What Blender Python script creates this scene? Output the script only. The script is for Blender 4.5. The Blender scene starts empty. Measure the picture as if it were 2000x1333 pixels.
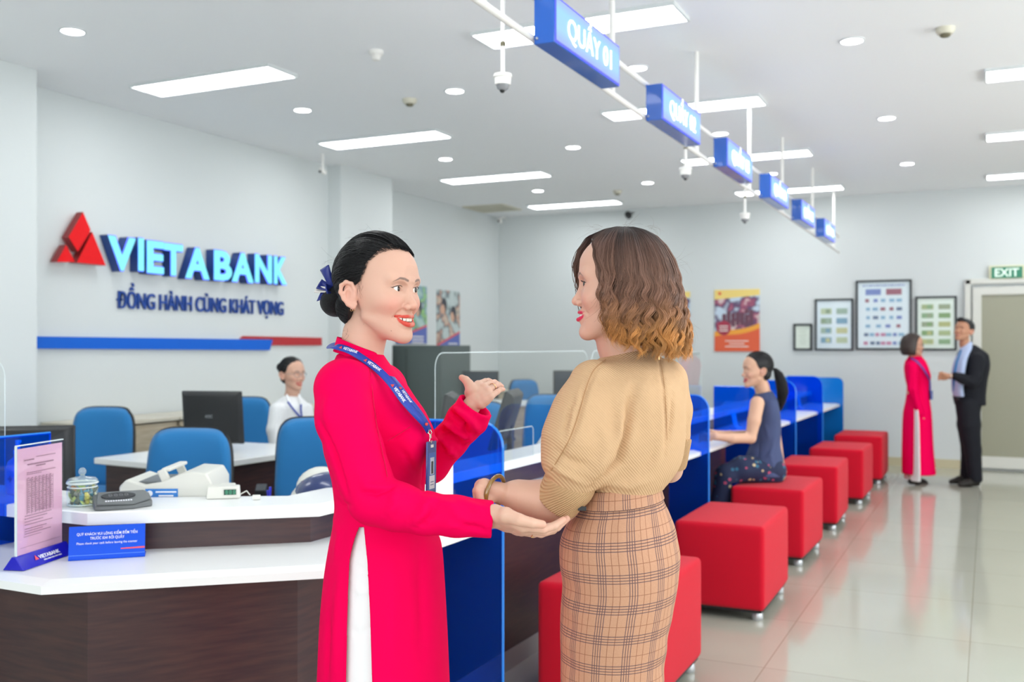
import bpy, bmesh, math, random
import numpy as np
from mathutils import Vector, Matrix, Euler

# ------------------------------------------------------------------ camera, world, exposure
THETA = math.radians(25.6)
CT, ST = math.cos(THETA), math.sin(THETA)
FPX, CAMH, HOR = 1944.0, 1.40, 675.0
scene = bpy.context.scene
COL = scene.collection
cam_data = bpy.data.cameras.new('camera')
cam = bpy.data.objects.new('camera', cam_data)
COL.objects.link(cam)
cam.location = (0, 0, CAMH)
cam.rotation_euler = (math.pi / 2, 0, THETA)
cam_data.sensor_width = 36.0
cam_data.lens = 36.0 * FPX / 2000.0
cam_data.shift_y = (HOR - 666.5) / 2000.0
cam_data.clip_start = 0.05
cam_data.dof.use_dof = True
cam_data.dof.focus_distance = 2.18
cam_data.dof.aperture_fstop = 4.0
scene.camera = cam
scene.view_settings.view_transform = 'Standard'
scene.view_settings.look = 'None'
scene.view_settings.gamma = 1.0
scene.view_settings.exposure = 0.0
scene.view_settings.use_curve_mapping = False
scene.render.film_transparent = False
cy = scene.cycles
cy.max_bounces = 7
cy.diffuse_bounces = 4
cy.glossy_bounces = 3
cy.transmission_bounces = 4
cy.transparent_max_bounces = 14
cy.caustics_reflective = False
cy.caustics_refractive = False
cy.sample_clamp_indirect = 6.0
cy.use_denoising = True
cy.use_adaptive_sampling = True
cy.adaptive_threshold = 0.02

world = bpy.data.worlds.new('daylight')
scene.world = world
world.use_nodes = True
bg = world.node_tree.nodes['Background']
bg.inputs[0].default_value = (0.86, 0.94, 1.0, 1)
bg.inputs[1].default_value = 1.4

PANEL_E, DOWN_E, DAY_E = 11.5, 16.0, 150.0

def area(name, loc, rot, sx, sy, power, color=(1, 1, 1)):
    l = bpy.data.lights.new(name, 'AREA')
    l.shape = 'RECTANGLE'
    l.size, l.size_y = sx, sy
    l.energy = power
    l.color = color
    o = bpy.data.objects.new(name, l)
    COL.objects.link(o)
    o.location = loc
    o.rotation_euler = rot
    return o
# added lamps for daylight at the unseen windows, tilted up to brighten the ceiling
area('daylight_fill_street', (0.2, -2.85, 1.75), (math.radians(112), 0, 0), 8.0, 2.5, DAY_E, (0.97, 0.99, 1.0))
area('daylight_side_window', (4.55, 4.5, 1.75), (math.radians(115), 0, math.radians(90)), 9.0, 2.4, DAY_E * 1.9, (0.97, 0.99, 1.0))

# ------------------------------------------------------------------ placement helpers
def camxy(r, d):
    return (r * CT - d * ST, r * ST + d * CT)

def at(u, v, d):
    """point of the hall seen at pixel u, v at depth d in front of the camera"""
    x, y = camxy((u - 1000.0) / FPX * d, d)
    return Vector((x, y, CAMH + (HOR - v) / FPX * d))

def onz(u, v, z):
    return at(u, v, (CAMH - z) * FPX / (v - HOR))

def onX(u, v, X):
    k = (u - 1000) / FPX
    Y = X * (CT + k * ST) / (k * CT - ST)
    return Vector((X, Y, CAMH + (HOR - v) * (-ST * X + CT * Y) / FPX))

def onY(u, v, Y):
    k = (u - 1000) / FPX
    X = Y * (k * CT - ST) / (CT + k * ST)
    return Vector((X, Y, CAMH + (HOR - v) * (-ST * X + CT * Y) / FPX))

# ------------------------------------------------------------------ mesh builder
class MB:
    def __init__(s):
        s.v, s.f = [], []

    def add(s, vs, fs):
        n = len(s.v)
        s.v += [tuple(p) for p in vs]
        s.f += [tuple(i + n for i in f) for f in fs]
        return s

    def box(s, c, size, rz=0.0, M=None):
        hx, hy, hz = size[0] / 2, size[1] / 2, size[2] / 2
        R = M if M is not None else Matrix.Rotation(rz, 3, 'Z')
        vs = []
        for z in (-hz, hz):
            for x, y in ((-hx, -hy), (hx, -hy), (hx, hy), (-hx, hy)):
                vs.append(Vector(c) + R @ Vector((x, y, z)))
        return s.add(vs, [(3, 2, 1, 0), (4, 5, 6, 7), (0, 1, 5, 4), (1, 2, 6, 5), (2, 3, 7, 6), (3, 0, 4, 7)])

    def prism(s, poly, z0, z1, fn=None):
        """extrude a polygon; fn maps (a, b, h) to a point (default the xy plane, h up)"""
        fn = fn or (lambda a, b, h: (a, b, h))
        n = len(poly)
        vs = [fn(a, b, z0) for a, b in poly] + [fn(a, b, z1) for a, b in poly]
        fs = [tuple(range(n - 1, -1, -1)), tuple(range(n, 2 * n))]
        fs += [(i, (i + 1) % n, n + (i + 1) % n, n + i) for i in range(n)]
        return s.add(vs, fs)

    def tube(s, pts, r, n=8, caps=True, flat=1.0, up=None):
        pts = [Vector(p) for p in pts]
        m = len(pts)
        rr = r if isinstance(r, (list, tuple)) else [r] * m
        vs = []
        prev = None
        for i, p in enumerate(pts):
            t = (pts[min(i + 1, m - 1)] - pts[max(i - 1, 0)])
            t = t.normalized() if t.length > 1e-9 else Vector((0, 0, 1))
            if prev is None:
                a = Vector(up) if up is not None else (Vector((0, 0, 1)) if abs(t.z) < .9 else Vector((1, 0, 0)))
            else:
                a = prev
            a = (a - t * a.dot(t)).normalized()
            b = t.cross(a)
            prev = a
            for k in range(n):
                an = 2 * math.pi * k / n
                vs.append(p + (a * math.cos(an) * flat + b * math.sin(an)) * rr[i])
        fs = []
        for i in range(m - 1):
            for k in range(n):
                k2 = (k + 1) % n
                fs.append((i * n + k, i * n + k2, (i + 1) * n + k2, (i + 1) * n + k))
        if caps:
            fs.append(tuple(range(n - 1, -1, -1)))
            fs.append(tuple((m - 1) * n + k for k in range(n)))
        return s.add(vs, fs)

    def lathe(s, prof, n=24, c=(0, 0, 0), M=None):
        vs = []
        R = M if M is not None else Matrix.Identity(3)
        for r, z in prof:
            for k in range(n):
                a = 2 * math.pi * k / n
                vs.append(Vector(c) + R @ Vector((r * math.cos(a), r * math.sin(a), z)))
        fs = []
        m = len(prof)
        for i in range(m - 1):
            for k in range(n):
                k2 = (k + 1) % n
                fs.append((i * n + k, i * n + k2, (i + 1) * n + k2, (i + 1) * n + k))
        if prof[0][0] > 1e-6:
            fs.append(tuple(range(n - 1, -1, -1)))
        if prof[-1][0] > 1e-6:
            fs.append(tuple((m - 1) * n + k for k in range(n)))
        return s.add(vs, fs)

    def ball(s, c, r, n=16, sc=(1, 1, 1), M=None):
        m = max(6, n // 2)
        prof = [(math.sin(math.pi * i / m), -math.cos(math.pi * i / m)) for i in range(m + 1)]
        prof[0] = (0.0, -1.0)
        prof[-1] = (0.0, 1.0)
        vs = []
        R = M if M is not None else Matrix.Identity(3)
        for q, z in prof:
            for k in range(n):
                a = 2 * math.pi * k / n
                vs.append(Vector(c) + R @ Vector((q * math.cos(a) * r * sc[0], q * math.sin(a) * r * sc[1], z * r * sc[2])))
        fs = [(i * n + k, i * n + (k + 1) % n, (i + 1) * n + (k + 1) % n, (i + 1) * n + k) for i in range(m) for k in range(n)]
        return s.add(vs, fs)

    def grid(s, rows, closed=False):
        """rows: list of lists of points with equal length"""
        m, n = len(rows), len(rows[0])
        vs = [p for row in rows for p in row]
        fs = []
        for i in range(m - 1):
            for k in range(n if closed else n - 1):
                k2 = (k + 1) % n
                fs.append((i * n + k, i * n + k2, (i + 1) * n + k2, (i + 1) * n + k))
        return s.add(vs, fs)

    def mesh(s, name='mesh'):
        me = bpy.data.meshes.new(name)
        me.from_pydata(s.v, [], s.f)
        me.update()
        return me

def fixnormals(me):
    bm = bmesh.new()
    bm.from_mesh(me)
    bmesh.ops.remove_doubles(bm, verts=bm.verts, dist=1e-6)
    bmesh.ops.recalc_face_normals(bm, faces=bm.faces)
    bm.to_mesh(me)
    bm.free()

def obj(name, shape, m, parent=None, loc=None, rot=None, bevel=0.0, seg=2, smooth=False, fix=True, subsurf=0, solid=0.0):
    me = shape.mesh(name) if isinstance(shape, MB) else shape
    if fix and isinstance(shape, MB):
        fixnormals(me)
    o = bpy.data.objects.new(name, me)
    COL.objects.link(o)
    if m is not None:
        for q in (m if isinstance(m, (list, tuple)) else [m]):
            me.materials.append(q)
    if parent is not None:
        o.parent = parent
    if loc is not None:
        o.location = loc
    if rot is not None:
        o.rotation_euler = rot
    if solid:
        md = o.modifiers.new('Solidify', 'SOLIDIFY')
        md.thickness = solid
        md.offset = 0
    if bevel > 0:
        md = o.modifiers.new('Bevel', 'BEVEL')
        md.width = bevel
        md.segments = seg
        md.limit_method = 'ANGLE'
        md.angle_limit = math.radians(40)
    if subsurf:
        md = o.modifiers.new('Subdivision', 'SUBSURF')
        md.levels = md.render_levels = subsurf
    if smooth or bevel > 0 or subsurf:
        me.polygons.foreach_set('use_smooth', [True] * len(me.polygons))
        if not subsurf and smooth != 'all':
            try:
                me.set_sharp_from_angle(angle=math.radians(42))
            except Exception:
                pass
    return o

def thing(name, label, cat, loc=(0, 0, 0), rz=0.0, group=None):
    o = bpy.data.objects.new(name, None)
    o.empty_display_size = 0.1
    COL.objects.link(o)
    o.location = loc
    o.rotation_euler = (0, 0, rz)
    return tag(o, label, cat, group)

def tag(o, label, cat, group=None, kind=None):
    o['label'] = label
    o['category'] = cat
    if group:
        o['group'] = group
    if kind:
        o['kind'] = kind
    return o

def struct(name, shape, m, **k):
    o = obj(name, shape, m, **k)
    o['kind'] = 'structure'
    return o

def dup(root, loc=None, rz=None, label=None, group=None):
    def cp(o, parent):
        c = o.copy()
        COL.objects.link(c)
        if parent is not None:
            c.parent = parent
        for ch in list(o.children):
            cp(ch, c)
        return c
    r = cp(root, None)
    if loc is not None:
        r.location = loc
    if rz is not None:
        r.rotation_euler = (0, 0, rz)
    if label:
        r['label'] = label
    if group:
        r['group'] = group
    return r

# ------------------------------------------------------------------ materials
def srgb(h):
    if isinstance(h, str):
        h = h.lstrip('#')
        c = [int(h[i:i + 2], 16) / 255 for i in (0, 2, 4)]
    else:
        c = list(h)
    return tuple(x / 12.92 if x <= .04045 else ((x + .055) / 1.055) ** 2.4 for x in c)

def mat(name, color, rough=0.5, metal=0.0, spec=0.5, emis=0.0, ecol=None, bump=None, var=None, sss=0.0, coat=0.0, sheen=0.0):
    """bump: (scale, strength), var: (scale, amount) colour mottling that belongs to the surface"""
    m = bpy.data.materials.new(name)
    m.use_nodes = True
    nt = m.node_tree
    b = nt.nodes['Principled BSDF']
    c = srgb(color)
    b.inputs['Base Color'].default_value = (*c, 1)
    b.inputs['Roughness'].default_value = rough
    b.inputs['Metallic'].default_value = metal
    b.inputs['Specular IOR Level'].default_value = spec
    if coat:
        b.inputs['Coat Weight'].default_value = coat
    if sheen:
        b.inputs['Sheen Weight'].default_value = sheen
    if emis:
        b.inputs['Emission Color'].default_value = (*srgb(ecol or color), 1)
        b.inputs['Emission Strength'].default_value = emis
    if sss:
        b.inputs['Subsurface Weight'].default_value = sss
        b.inputs['Subsurface Radius'].default_value = (0.012, 0.005, 0.003)
        b.inputs['Subsurface Scale'].default_value = 1.0
    tc = None
    if bump or var:
        tc = nt.nodes.new('ShaderNodeTexCoord')
    if var:
        n = nt.nodes.new('ShaderNodeTexNoise')
        n.inputs['Scale'].default_value = var[0]
        n.inputs['Detail'].default_value = 4
        nt.links.new(tc.outputs['Object'], n.inputs['Vector'])
        mr = nt.nodes.new('ShaderNodeMapRange')
        mr.inputs['To Min'].default_value = 1 - var[1]
        mr.inputs['To Max'].default_value = 1 + var[1]
        nt.links.new(n.outputs['Fac'], mr.inputs['Value'])
        mx = nt.nodes.new('ShaderNodeVectorMath')
        mx.operation = 'SCALE'
        mx.inputs[0].default_value = c
        nt.links.new(mr.outputs[0], mx.inputs['Scale'])
        nt.links.new(mx.outputs[0], b.inputs['Base Color'])
    if bump:
        n = nt.nodes.new('ShaderNodeTexNoise')
        n.inputs['Scale'].default_value = bump[0]
        n.inputs['Detail'].default_value = 3
        nt.links.new(tc.outputs['Object'], n.inputs['Vector'])
        bp = nt.nodes.new('ShaderNodeBump')
        bp.inputs['Strength'].default_value = bump[1]
        bp.inputs['Distance'].default_value = 0.01
        nt.links.new(n.outputs['Fac'], bp.inputs['Height'])
        nt.links.new(bp.outputs[0], b.inputs['Normal'])
    return m

def glass(name, tint=(1, 1, 1), rough=0.02, refl=0.9, body=0.0, bodycol=(1, 1, 1)):
    """thin acrylic / glass sheet: tinted straight-through light plus fresnel gloss, a little milky body"""
    m = bpy.data.materials.new(name)
    m.use_nodes = True
    nt = m.node_tree
    nt.nodes.clear()
    out = nt.nodes.new('ShaderNodeOutputMaterial')
    tr = nt.nodes.new('ShaderNodeBsdfTransparent')
    tr.inputs[0].default_value = (*tint, 1)
    gl = nt.nodes.new('ShaderNodeBsdfGlossy')
    gl.inputs['Roughness'].default_value = rough
    gl.inputs['Color'].default_value = (refl, refl, refl, 1)
    fr = nt.nodes.new('ShaderNodeFresnel')
    fr.inputs[0].default_value = 1.45
    src = tr.outputs[0]
    if body > 0:
        df = nt.nodes.new('ShaderNodeBsdfDiffuse')
        df.inputs[0].default_value = (*bodycol, 1)
        m2 = nt.nodes.new('ShaderNodeMixShader')
        m2.inputs[0].default_value = body
        nt.links.new(tr.outputs[0], m2.inputs[1])
        nt.links.new(df.outputs[0], m2.inputs[2])
        src = m2.outputs[0]
    mx = nt.nodes.new('ShaderNodeMixShader')
    ge = nt.nodes.new('ShaderNodeNewGeometry')
    fm = nt.nodes.new('ShaderNodeMix')
    fm.data_type = 'FLOAT'
    nt.links.new(ge.outputs['Backfacing'], fm.inputs[0])
    nt.links.new(fr.outputs[0], fm.inputs[2])
    fm.inputs[3].default_value = 0.0
    nt.links.new(fm.outputs[0], mx.inputs[0])
    nt.links.new(src, mx.inputs[1])
    nt.links.new(gl.outputs[0], mx.inputs[2])
    nt.links.new(mx.outputs[0], out.inputs[0])
    return m

def nodes(m):
    return m.node_tree, m.node_tree.nodes, m.node_tree.links, m.node_tree.nodes['Principled BSDF']

# ------------------------------------------------------------------ writing
def text_mesh(body, size=1.0, xs=1.0, bold=0.0, ext=0.0, align='CENTER', spacing=1.0):
    cu = bpy.data.curves.new('lettering', 'FONT')
    cu.body = body
    cu.size = size
    cu.align_x = align
    cu.align_y = 'BOTTOM_BASELINE'
    cu.offset = bold
    cu.extrude = ext
    cu.resolution_u = 3
    cu.space_character = spacing
    t = bpy.data.objects.new('lettering', cu)
    COL.objects.link(t)
    dg = bpy.context.evaluated_depsgraph_get()
    me = bpy.data.meshes.new_from_object(t.evaluated_get(dg))
    bpy.data.objects.remove(t)
    bpy.data.curves.remove(cu)
    if xs != 1.0:
        me.transform(Matrix.Diagonal((xs, 1, 1, 1)))
    return me

def frame3(right, up, origin):
    """matrix that takes flat xy artwork to a plane: x -> right, y -> up, z -> facing"""
    r = Vector(right).normalized()
    u = Vector(up).normalized()
    n = r.cross(u).normalized()
    M = Matrix.Identity(4)
    for i in range(3):
        M[i][0], M[i][1], M[i][2], M[i][3] = r[i], u[i], n[i], origin[i]
    return M

def text_on(name, body, size, right, up, origin, m, parent, xs=1.0, bold=0.0, ext=0.0, align='CENTER', spacing=1.0):
    me = text_mesh(body, size, xs, bold, ext, align, spacing)
    me.transform(frame3(right, up, origin))
    return obj(name, me, m, parent)

def fit_text(body, width, height, bold=0.0, ext=0.0, spacing=1.0, align='LEFT'):
    me = text_mesh(body, 1.0, 1.0, bold, ext, align, spacing)
    co = np.empty(len(me.vertices) * 3)
    me.vertices.foreach_get('co', co)
    co = co.reshape(-1, 3)
    capme = text_mesh('H', 1.0)
    ch = max(v.co.y for v in capme.vertices)
    x0, x1 = co[:, 0].min(), co[:, 0].max()
    sx, sy = width / (x1 - x0), height / ch
    me.transform(Matrix.Translation((-x0 * sx, 0, 0)) @ Matrix.Diagonal((sx, sy, 1, 1)))
    return me
# ------------------------------------------------------------------ the room
CEIL = 3.18
wall_m = mat('wall_paint', '#d5dada', rough=.6, bump=(60, .02), var=(.6, .012))
ceil_m = mat('ceiling_paint', '#fafbfd', rough=.75)
base_m = mat('baseboard_tile', '#c9c0a0', rough=.25)
white_m = mat('white_laminate', '#f4f6f6', rough=.28)
wood_m = mat('wenge_laminate', '#4a3130', rough=.35)
blackpl_m = mat('black_plastic', '#17191c', rough=.45)
steel_m = mat('brushed_steel', '#b9bcc0', rough=.35, metal=.9)
whitemetal_m = mat('white_painted_metal', '#eceae6', rough=.4)
blue_m = mat('blue_acrylic_solid', '#1846c8', rough=.15)
clear_m = glass('clear_acrylic', (.985, .995, .99), .01, .9)
blueglass_m = glass('blue_acrylic', (.02, .33, .96), .03, .8, .13, (.0, .16, .95))
edge_m = mat('acrylic_edge', '#d9e6e6', rough=.2)
blueedge_m = mat('blue_acrylic_edge', '#1c7fe0', rough=.2)

def wood_grain(m, dark, light, sc=(2.2, 2.2, 26)):
    nt, N, L, b = nodes(m)
    tc = N.new('ShaderNodeTexCoord')
    mp = N.new('ShaderNodeMapping')
    mp.inputs['Scale'].default_value = sc
    n = N.new('ShaderNodeTexNoise')
    n.inputs['Scale'].default_value = 3
    n.inputs['Detail'].default_value = 6
    r = N.new('ShaderNodeValToRGB')
    r.color_ramp.elements[0].position = .35
    r.color_ramp.elements[0].color = (*srgb(dark), 1)
    r.color_ramp.elements[1].position = .7
    r.color_ramp.elements[1].color = (*srgb(light), 1)
    L.new(tc.outputs['Object'], mp.inputs[0])
    L.new(mp.outputs[0], n.inputs['Vector'])
    L.new(n.outputs['Fac'], r.inputs[0])
    L.new(r.outputs[0], b.inputs['Base Color'])
wood_grain(wood_m, '#38262a', '#4a3230')

floor_m = mat('polished_floor_tile', '#cfcdbd', rough=.1)
def tile_floor(m):
    nt, N, L, b = nodes(m)
    tc = N.new('ShaderNodeTexCoord')
    mp = N.new('ShaderNodeMapping')
    mp.inputs['Location'].default_value = (.08, .43, 0)
    br = N.new('ShaderNodeTexBrick')
    br.offset = 0
    br.inputs['Scale'].default_value = 1.0
    br.inputs['Brick Width'].default_value = .8
    br.inputs['Row Height'].default_value = .8
    br.inputs['Mortar Size'].default_value = .0022
    br.inputs['Mortar Smooth'].default_value = .2
    br.inputs['Color1'].default_value = (*srgb('#b6b6a8'), 1)
    br.inputs['Color2'].default_value = (*srgb('#b0b0a3'), 1)
    br.inputs['Mortar'].default_value = (*srgb('#8f8c7c'), 1)
    L.new(tc.outputs['Object'], mp.inputs[0])
    L.new(mp.outputs[0], br.inputs['Vector'])
    n = N.new('ShaderNodeTexNoise')
    n.inputs['Scale'].default_value = 2.2
    n.inputs['Detail'].default_value = 5
    L.new(tc.outputs['Object'], n.inputs['Vector'])
    mx = N.new('ShaderNodeMix')
    mx.data_type = 'RGBA'
    mx.inputs['Factor'].default_value = .25
    mx.blend_type = 'MULTIPLY'
    mr = N.new('ShaderNodeMapRange')
    mr.inputs['To Min'].default_value = .8
    mr.inputs['To Max'].default_value = 1.1
    L.new(n.outputs['Fac'], mr.inputs[0])
    L.new(br.outputs['Color'], mx.inputs[6])
    L.new(mr.outputs[0], mx.inputs[7])
    L.new(mx.outputs[2], b.inputs['Base Color'])
tile_floor(floor_m)

X0, X1, Y0, Y1 = -6.15, 4.7, -3.0, 12.4
struct('floor', MB().box(((X0 + X1) / 2, (Y0 + Y1) / 2, -.05), (X1 - X0 + .6, Y1 - Y0 + .6, .1)), floor_m)
struct('ceiling', MB().box(((X0 + X1) / 2, (Y0 + Y1) / 2, CEIL + .06), (X1 - X0 + .6, Y1 - Y0 + .6, .12)), ceil_m)
struct('wall_left', MB().box((X0 - .1, (Y0 + Y1) / 2, CEIL / 2), (.2, Y1 - Y0 + .6, CEIL)), wall_m)
struct('wall_far', MB().box(((X0 + X1) / 2, Y1 + .1, CEIL / 2), (X1 - X0 + .6, .2, CEIL)), wall_m)
# shallow stretch of the left wall that carries the bank's name, with its two piers
struct('wall_logo', MB().box((-6.02, 6.3, CEIL / 2), (.24, 3.8, CEIL)), wall_m)
struct('wall_pier', MB().box((-5.85, 1.5, CEIL / 2), (.6, 5.95, CEIL)), wall_m)
struct('wall_pilaster', MB().box((-5.98, 8.57, CEIL / 2), (.46, .94, CEIL)), wall_m)
# right wall and street wall with their window openings
def wall_with_opening(name, axis, pos, a0, a1, o0, o1, z0, z1):
    mb = MB()
    def bx(p0, p1, q0, q1):
        if axis == 'x':
            mb.box((pos, (p0 + p1) / 2, (q0 + q1) / 2), (.2, p1 - p0, q1 - q0))
        else:
            mb.box(((p0 + p1) / 2, pos, (q0 + q1) / 2), (p1 - p0, .2, q1 - q0))
    bx(a0, o0, 0, CEIL); bx(o1, a1, 0, CEIL); bx(o0, o1, 0, z0); bx(o0, o1, z1, CEIL)
    return struct(name, mb, wall_m)
wall_with_opening('wall_right', 'x', X1 + .1, Y0 - .2, Y1 + .2, -.1, 9.1, .5, 3.0)
wall_with_opening('wall_street', 'y', Y0 - .1, X0 - .2, X1 + .2, -3.9, 4.3, .45, 3.05)
alu_m = mat('white_aluminium', '#dfe1e0', rough=.35, metal=.2)
def window(name, axis, pos, a0, a1, z0, z1, n):
    mb = MB()
    g = MB()
    def bx(m_, p, q, sp, sq, t):
        if axis == 'x':
            m_.box((pos, p, q), (t, sp, sq))
        else:
            m_.box((p, pos, q), (sp, t, sq))
    for i in range(n + 1):
        bx(mb, a0 + (a1 - a0) * i / n, (z0 + z1) / 2, .06, z1 - z0, .07)
    for z in (z0, z1, z0 + (z1 - z0) * .72):
        bx(mb, (a0 + a1) / 2, z, a1 - a0, .06, .07)
    bx(g, (a0 + a1) / 2, (z0 + z1) / 2, a1 - a0, z1 - z0, .008)
    w = struct(name, mb, alu_m)
    obj('pane', g, clear_m, w)
window('window_1', 'x', X1 + .1, -.1, 9.1, .5, 3.0, 6)
window('window_2', 'y', Y0 - .1, -3.9, 4.3, .45, 3.05, 5)
# skirting
struct('baseboard_far', MB().box(((X0 - .25) / 2, Y1 - .007, .048), (-.27 - X0, .014, .096)), base_m)
struct('baseboard_far_right', MB().box(((.92 + X1) / 2, Y1 - .007, .048), (X1 - .92, .014, .096)), base_m)
struct('baseboard_left', MB().box((X0 + .007, 10.75, .048), (.014, 3.25, .096)), base_m)

# ceiling panels (lit LED troffers) on their grid
panel_e = mat('lit_diffuser', '#ffffff', emis=PANEL_E, ecol='#fbfeff')
down_e = mat('lit_downlight', '#ffffff', emis=DOWN_E, ecol='#fbfeff')
frame_m = mat('light_trim', '#d7dcdc', rough=.4)
def ceiling_panel():
    t = thing('ceiling_light', 'x', 'ceiling light', (0, 0, CEIL))
    fr = MB()
    fr.box((0, -.145, -.011), (1.19, .012, .022)); fr.box((0, .145, -.011), (1.19, .012, .022))
    fr.box((-.59, 0, -.011), (.012, .3, .022)); fr.box((.59, 0, -.011), (.012, .3, .022))
    fr.box((0, 0, -.004), (1.17, .28, .008))
    obj('frame', fr, frame_m, t)
    obj('diffuser', MB().box((0, 0, -.013), (1.164, .276, .01)), panel_e, t, bevel=.004)
    return t
rown = ['nearest', 'second', 'third', 'farthest']
colx = [(-4.69, 'above the logo wall side'), (-2.06, 'above the long counter'), (.57, 'above the walkway on the right')]
coly = [(5.14, 0), (7.24, 1), (9.38, 2), (11.6, 3)]
pp = ceiling_panel()
first = True
for x, side in colx:
    for y, i in coly + [(2.95, 4)]:
        if i == 4:
            lab = 'lit rectangular ceiling panel %s, nearer than the picture shows' % side
        else:
            lab = 'lit rectangular ceiling panel %s, %s of its row' % (side, rown[i] if not (side.endswith('right') and i == 0) else 'nearest')
        o = pp if first else dup(pp)
        first = False
        o.location = (x, y, CEIL)
        o['label'] = lab
        o['group'] = 'rectangular ceiling panels'
for x, y, w_ in [(3.2, 2.95, 'nearest'), (3.2, 7.24, 'middle'), (3.2, 11.6, 'farthest')]:
    o = dup(pp, (x, y, CEIL), label='lit rectangular ceiling panel by the side windows, %s of three' % w_, group='rectangular ceiling panels')

def downlight():
    t = thing('downlight', 'x', 'ceiling light', (0, 0, CEIL))
    obj('trim_ring', MB().lathe([(.062, 0), (.072, 0), (.072, -.006), (.062, -.009), (.06, -.004)], 28), frame_m, t, smooth=True)
    obj('lens', MB().lathe([(.0, -.006), (.062, -.006), (.062, -.001), (.0, -.001)], 28), down_e, t, smooth=True)
    return t
dl = downlight()
first = True
for cxn, (x, cname) in enumerate([(-4.67, 'leftmost row'), (-3.36, 'second row from the left'), (-2.03, 'row beside the hanging counter signs'), (-.72, 'rightmost row')]):
    for y, i in ((4.0, 0), (6.09, 1), (8.28, 2), (10.44, 3)):
        if y == 4.0 and cxn != 0:
            continue
        o = dl if first else dup(dl)
        first = False
        o.location = (x, y, CEIL)
        o['label'] = 'round white downlight in the %s, %s of its row' % (cname, ['nearest', 'second', 'third', 'farthest'][i] if cxn == 0 else ['', 'nearest', 'middle', 'farthest'][i])
        o['group'] = 'round downlights'

# smoke detectors, sprinkler, small cameras, air grille
det_m = mat('ivory_plastic', '#d8d4c2', rough=.5)
detdk_m = mat('detector_slot', '#6f6a55', rough=.6)
for (x, y), lab in [((-3.776, 6.168), 'ivory smoke detector on the ceiling left of the hanging dome camera'),
                    ((-3.856, 10.858), 'small ivory smoke detector far off above the hair of the woman in beige'),
                    ((-.221, 6.083), 'ivory smoke detector on the ceiling at the upper right')]:
    t = thing('smoke_detector', lab, 'smoke detector', (x, y, CEIL), 0, 'smoke detectors')
    obj('housing', MB().lathe([(.0, 0), (.052, 0), (.05, -.02), (.038, -.034), (.0, -.036)], 24), det_m, t, smooth=True)
    obj('sensor_head', MB().lathe([(.028, -.03), (.028, -.044), (.02, -.05), (.0, -.05)], 20), detdk_m, t, smooth=True)
t = thing('motion_sensor', 'white round sensor on the ceiling above the pink-dressed woman', 'sensor', (-3.34, 5.07, CEIL))
obj('housing', MB().lathe([(.0, 0), (.045, 0), (.043, -.02), (.03, -.03), (.024, -.055), (.0, -.062)], 24), whitemetal_m, t, smooth=True)
t = thing('air_grille', 'flat square air grille in the far left of the ceiling', 'air vent', (-5.79, 11.5, CEIL))
fr = MB()
for k in range(7):
    fr.box((0, -.24 + .08 * k, -.008), (.56, .03, .008))
fr.box((-.28, 0, -.008), (.03, .56, .014)); fr.box((.28, 0, -.008), (.03, .56, .014))
fr.box((0, -.28, -.008), (.56, .03, .014)); fr.box((0, .28, -.008), (.56, .03, .014))
obj('grille', fr, det_m, t)
obj('duct', MB().box((0, 0, -.001), (.54, .54, .003)), detdk_m, t)
for p, lab, s, col in [(onX(630, 334, -5.6), 'tiny bullet camera in the ceiling corner by the pilaster', .8, whitemetal_m),
                       (onY(976, 431, 12.15), 'tiny bullet camera in the far ceiling corner', .9, whitemetal_m),
                       (onY(1227, 420, 12.15), 'black dome camera high on the far wall', 1.5, blackpl_m)]:
    t = thing('security_camera', lab, 'camera', p)
    obj('housing', MB().lathe([(.0, -.04), (.026 * s, -.04), (.03 * s, 0), (.026 * s, .03), (.0, .03)], 20, M=Matrix.Rotation(math.radians(70), 3, 'X')), col, t, smooth=True)
    obj('bracket', MB().tube([(0, 0, .02), (0, .1, .05 if s < 1.4 else .03), (0, .2, .05)] if p.y > 12 else [(0, 0, 0), (0, 0, CEIL - p.z)], .012, 8), col, t, smooth=True)
    obj('lens', MB().ball((0, -.04, -.012), .016 * s, 12), blackpl_m, t, smooth=True)

# ------------------------------------------------------------------ far wall: door, exit sign, pictures
dg_m = mat('door_frame_aluminium', '#d6d6cf', rough=.4)
frost_m = mat('frosted_door_glass', '#9b9a86', rough=.35, spec=.5)
YF = 12.4
d1 = struct('door_1', MB().box((-.215, YF - .03, 1.07), (.06, .06, 2.14)).box((.99, YF - .03, 1.07), (.06, .06, 2.14)).box((.39, YF - .03, 2.12), (1.26, .06, .06)), dg_m, bevel=.004)
leaf = MB()
leaf.box((-.12, YF - .035, 1.04), (.09, .04, 2.02)); leaf.box((.89, YF - .035, 1.04), (.09, .04, 2.02))
leaf.box((.385, YF - .035, 2.01), (.93, .04, .09)); leaf.box((.385, YF - .035, .09), (.93, .04, .13))
obj('door_leaf', leaf, dg_m, d1, bevel=.004)
obj('frosted_pane', MB().box((.385, YF - .03, 1.05), (.94, .012, 1.86)), frost_m, d1)

ex = thing('exit_sign', 'green and white EXIT sign above the door', 'sign', (.18, YF, 2.21))
obj('housing', MB().box((.0, -.03, 0), (.36, .06, .16)), mat('exit_ivory', '#d9d8b8', rough=.4), ex, bevel=.006)
exg = mat('exit_green', '#1f7a5c', rough=.3, emis=.12)
obj('panel', MB().box((0, -.062, 0), (.31, .004, .125)), exg, ex)
me = fit_text('EXIT', .24, .085, bold=.02)
me.transform(frame3((1, 0, 0), (0, 0, 1), (-.12, -.066, -.042)))
obj('lettering', me, mat('exit_letters', '#dcefe2', emis=.4), ex)

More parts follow.
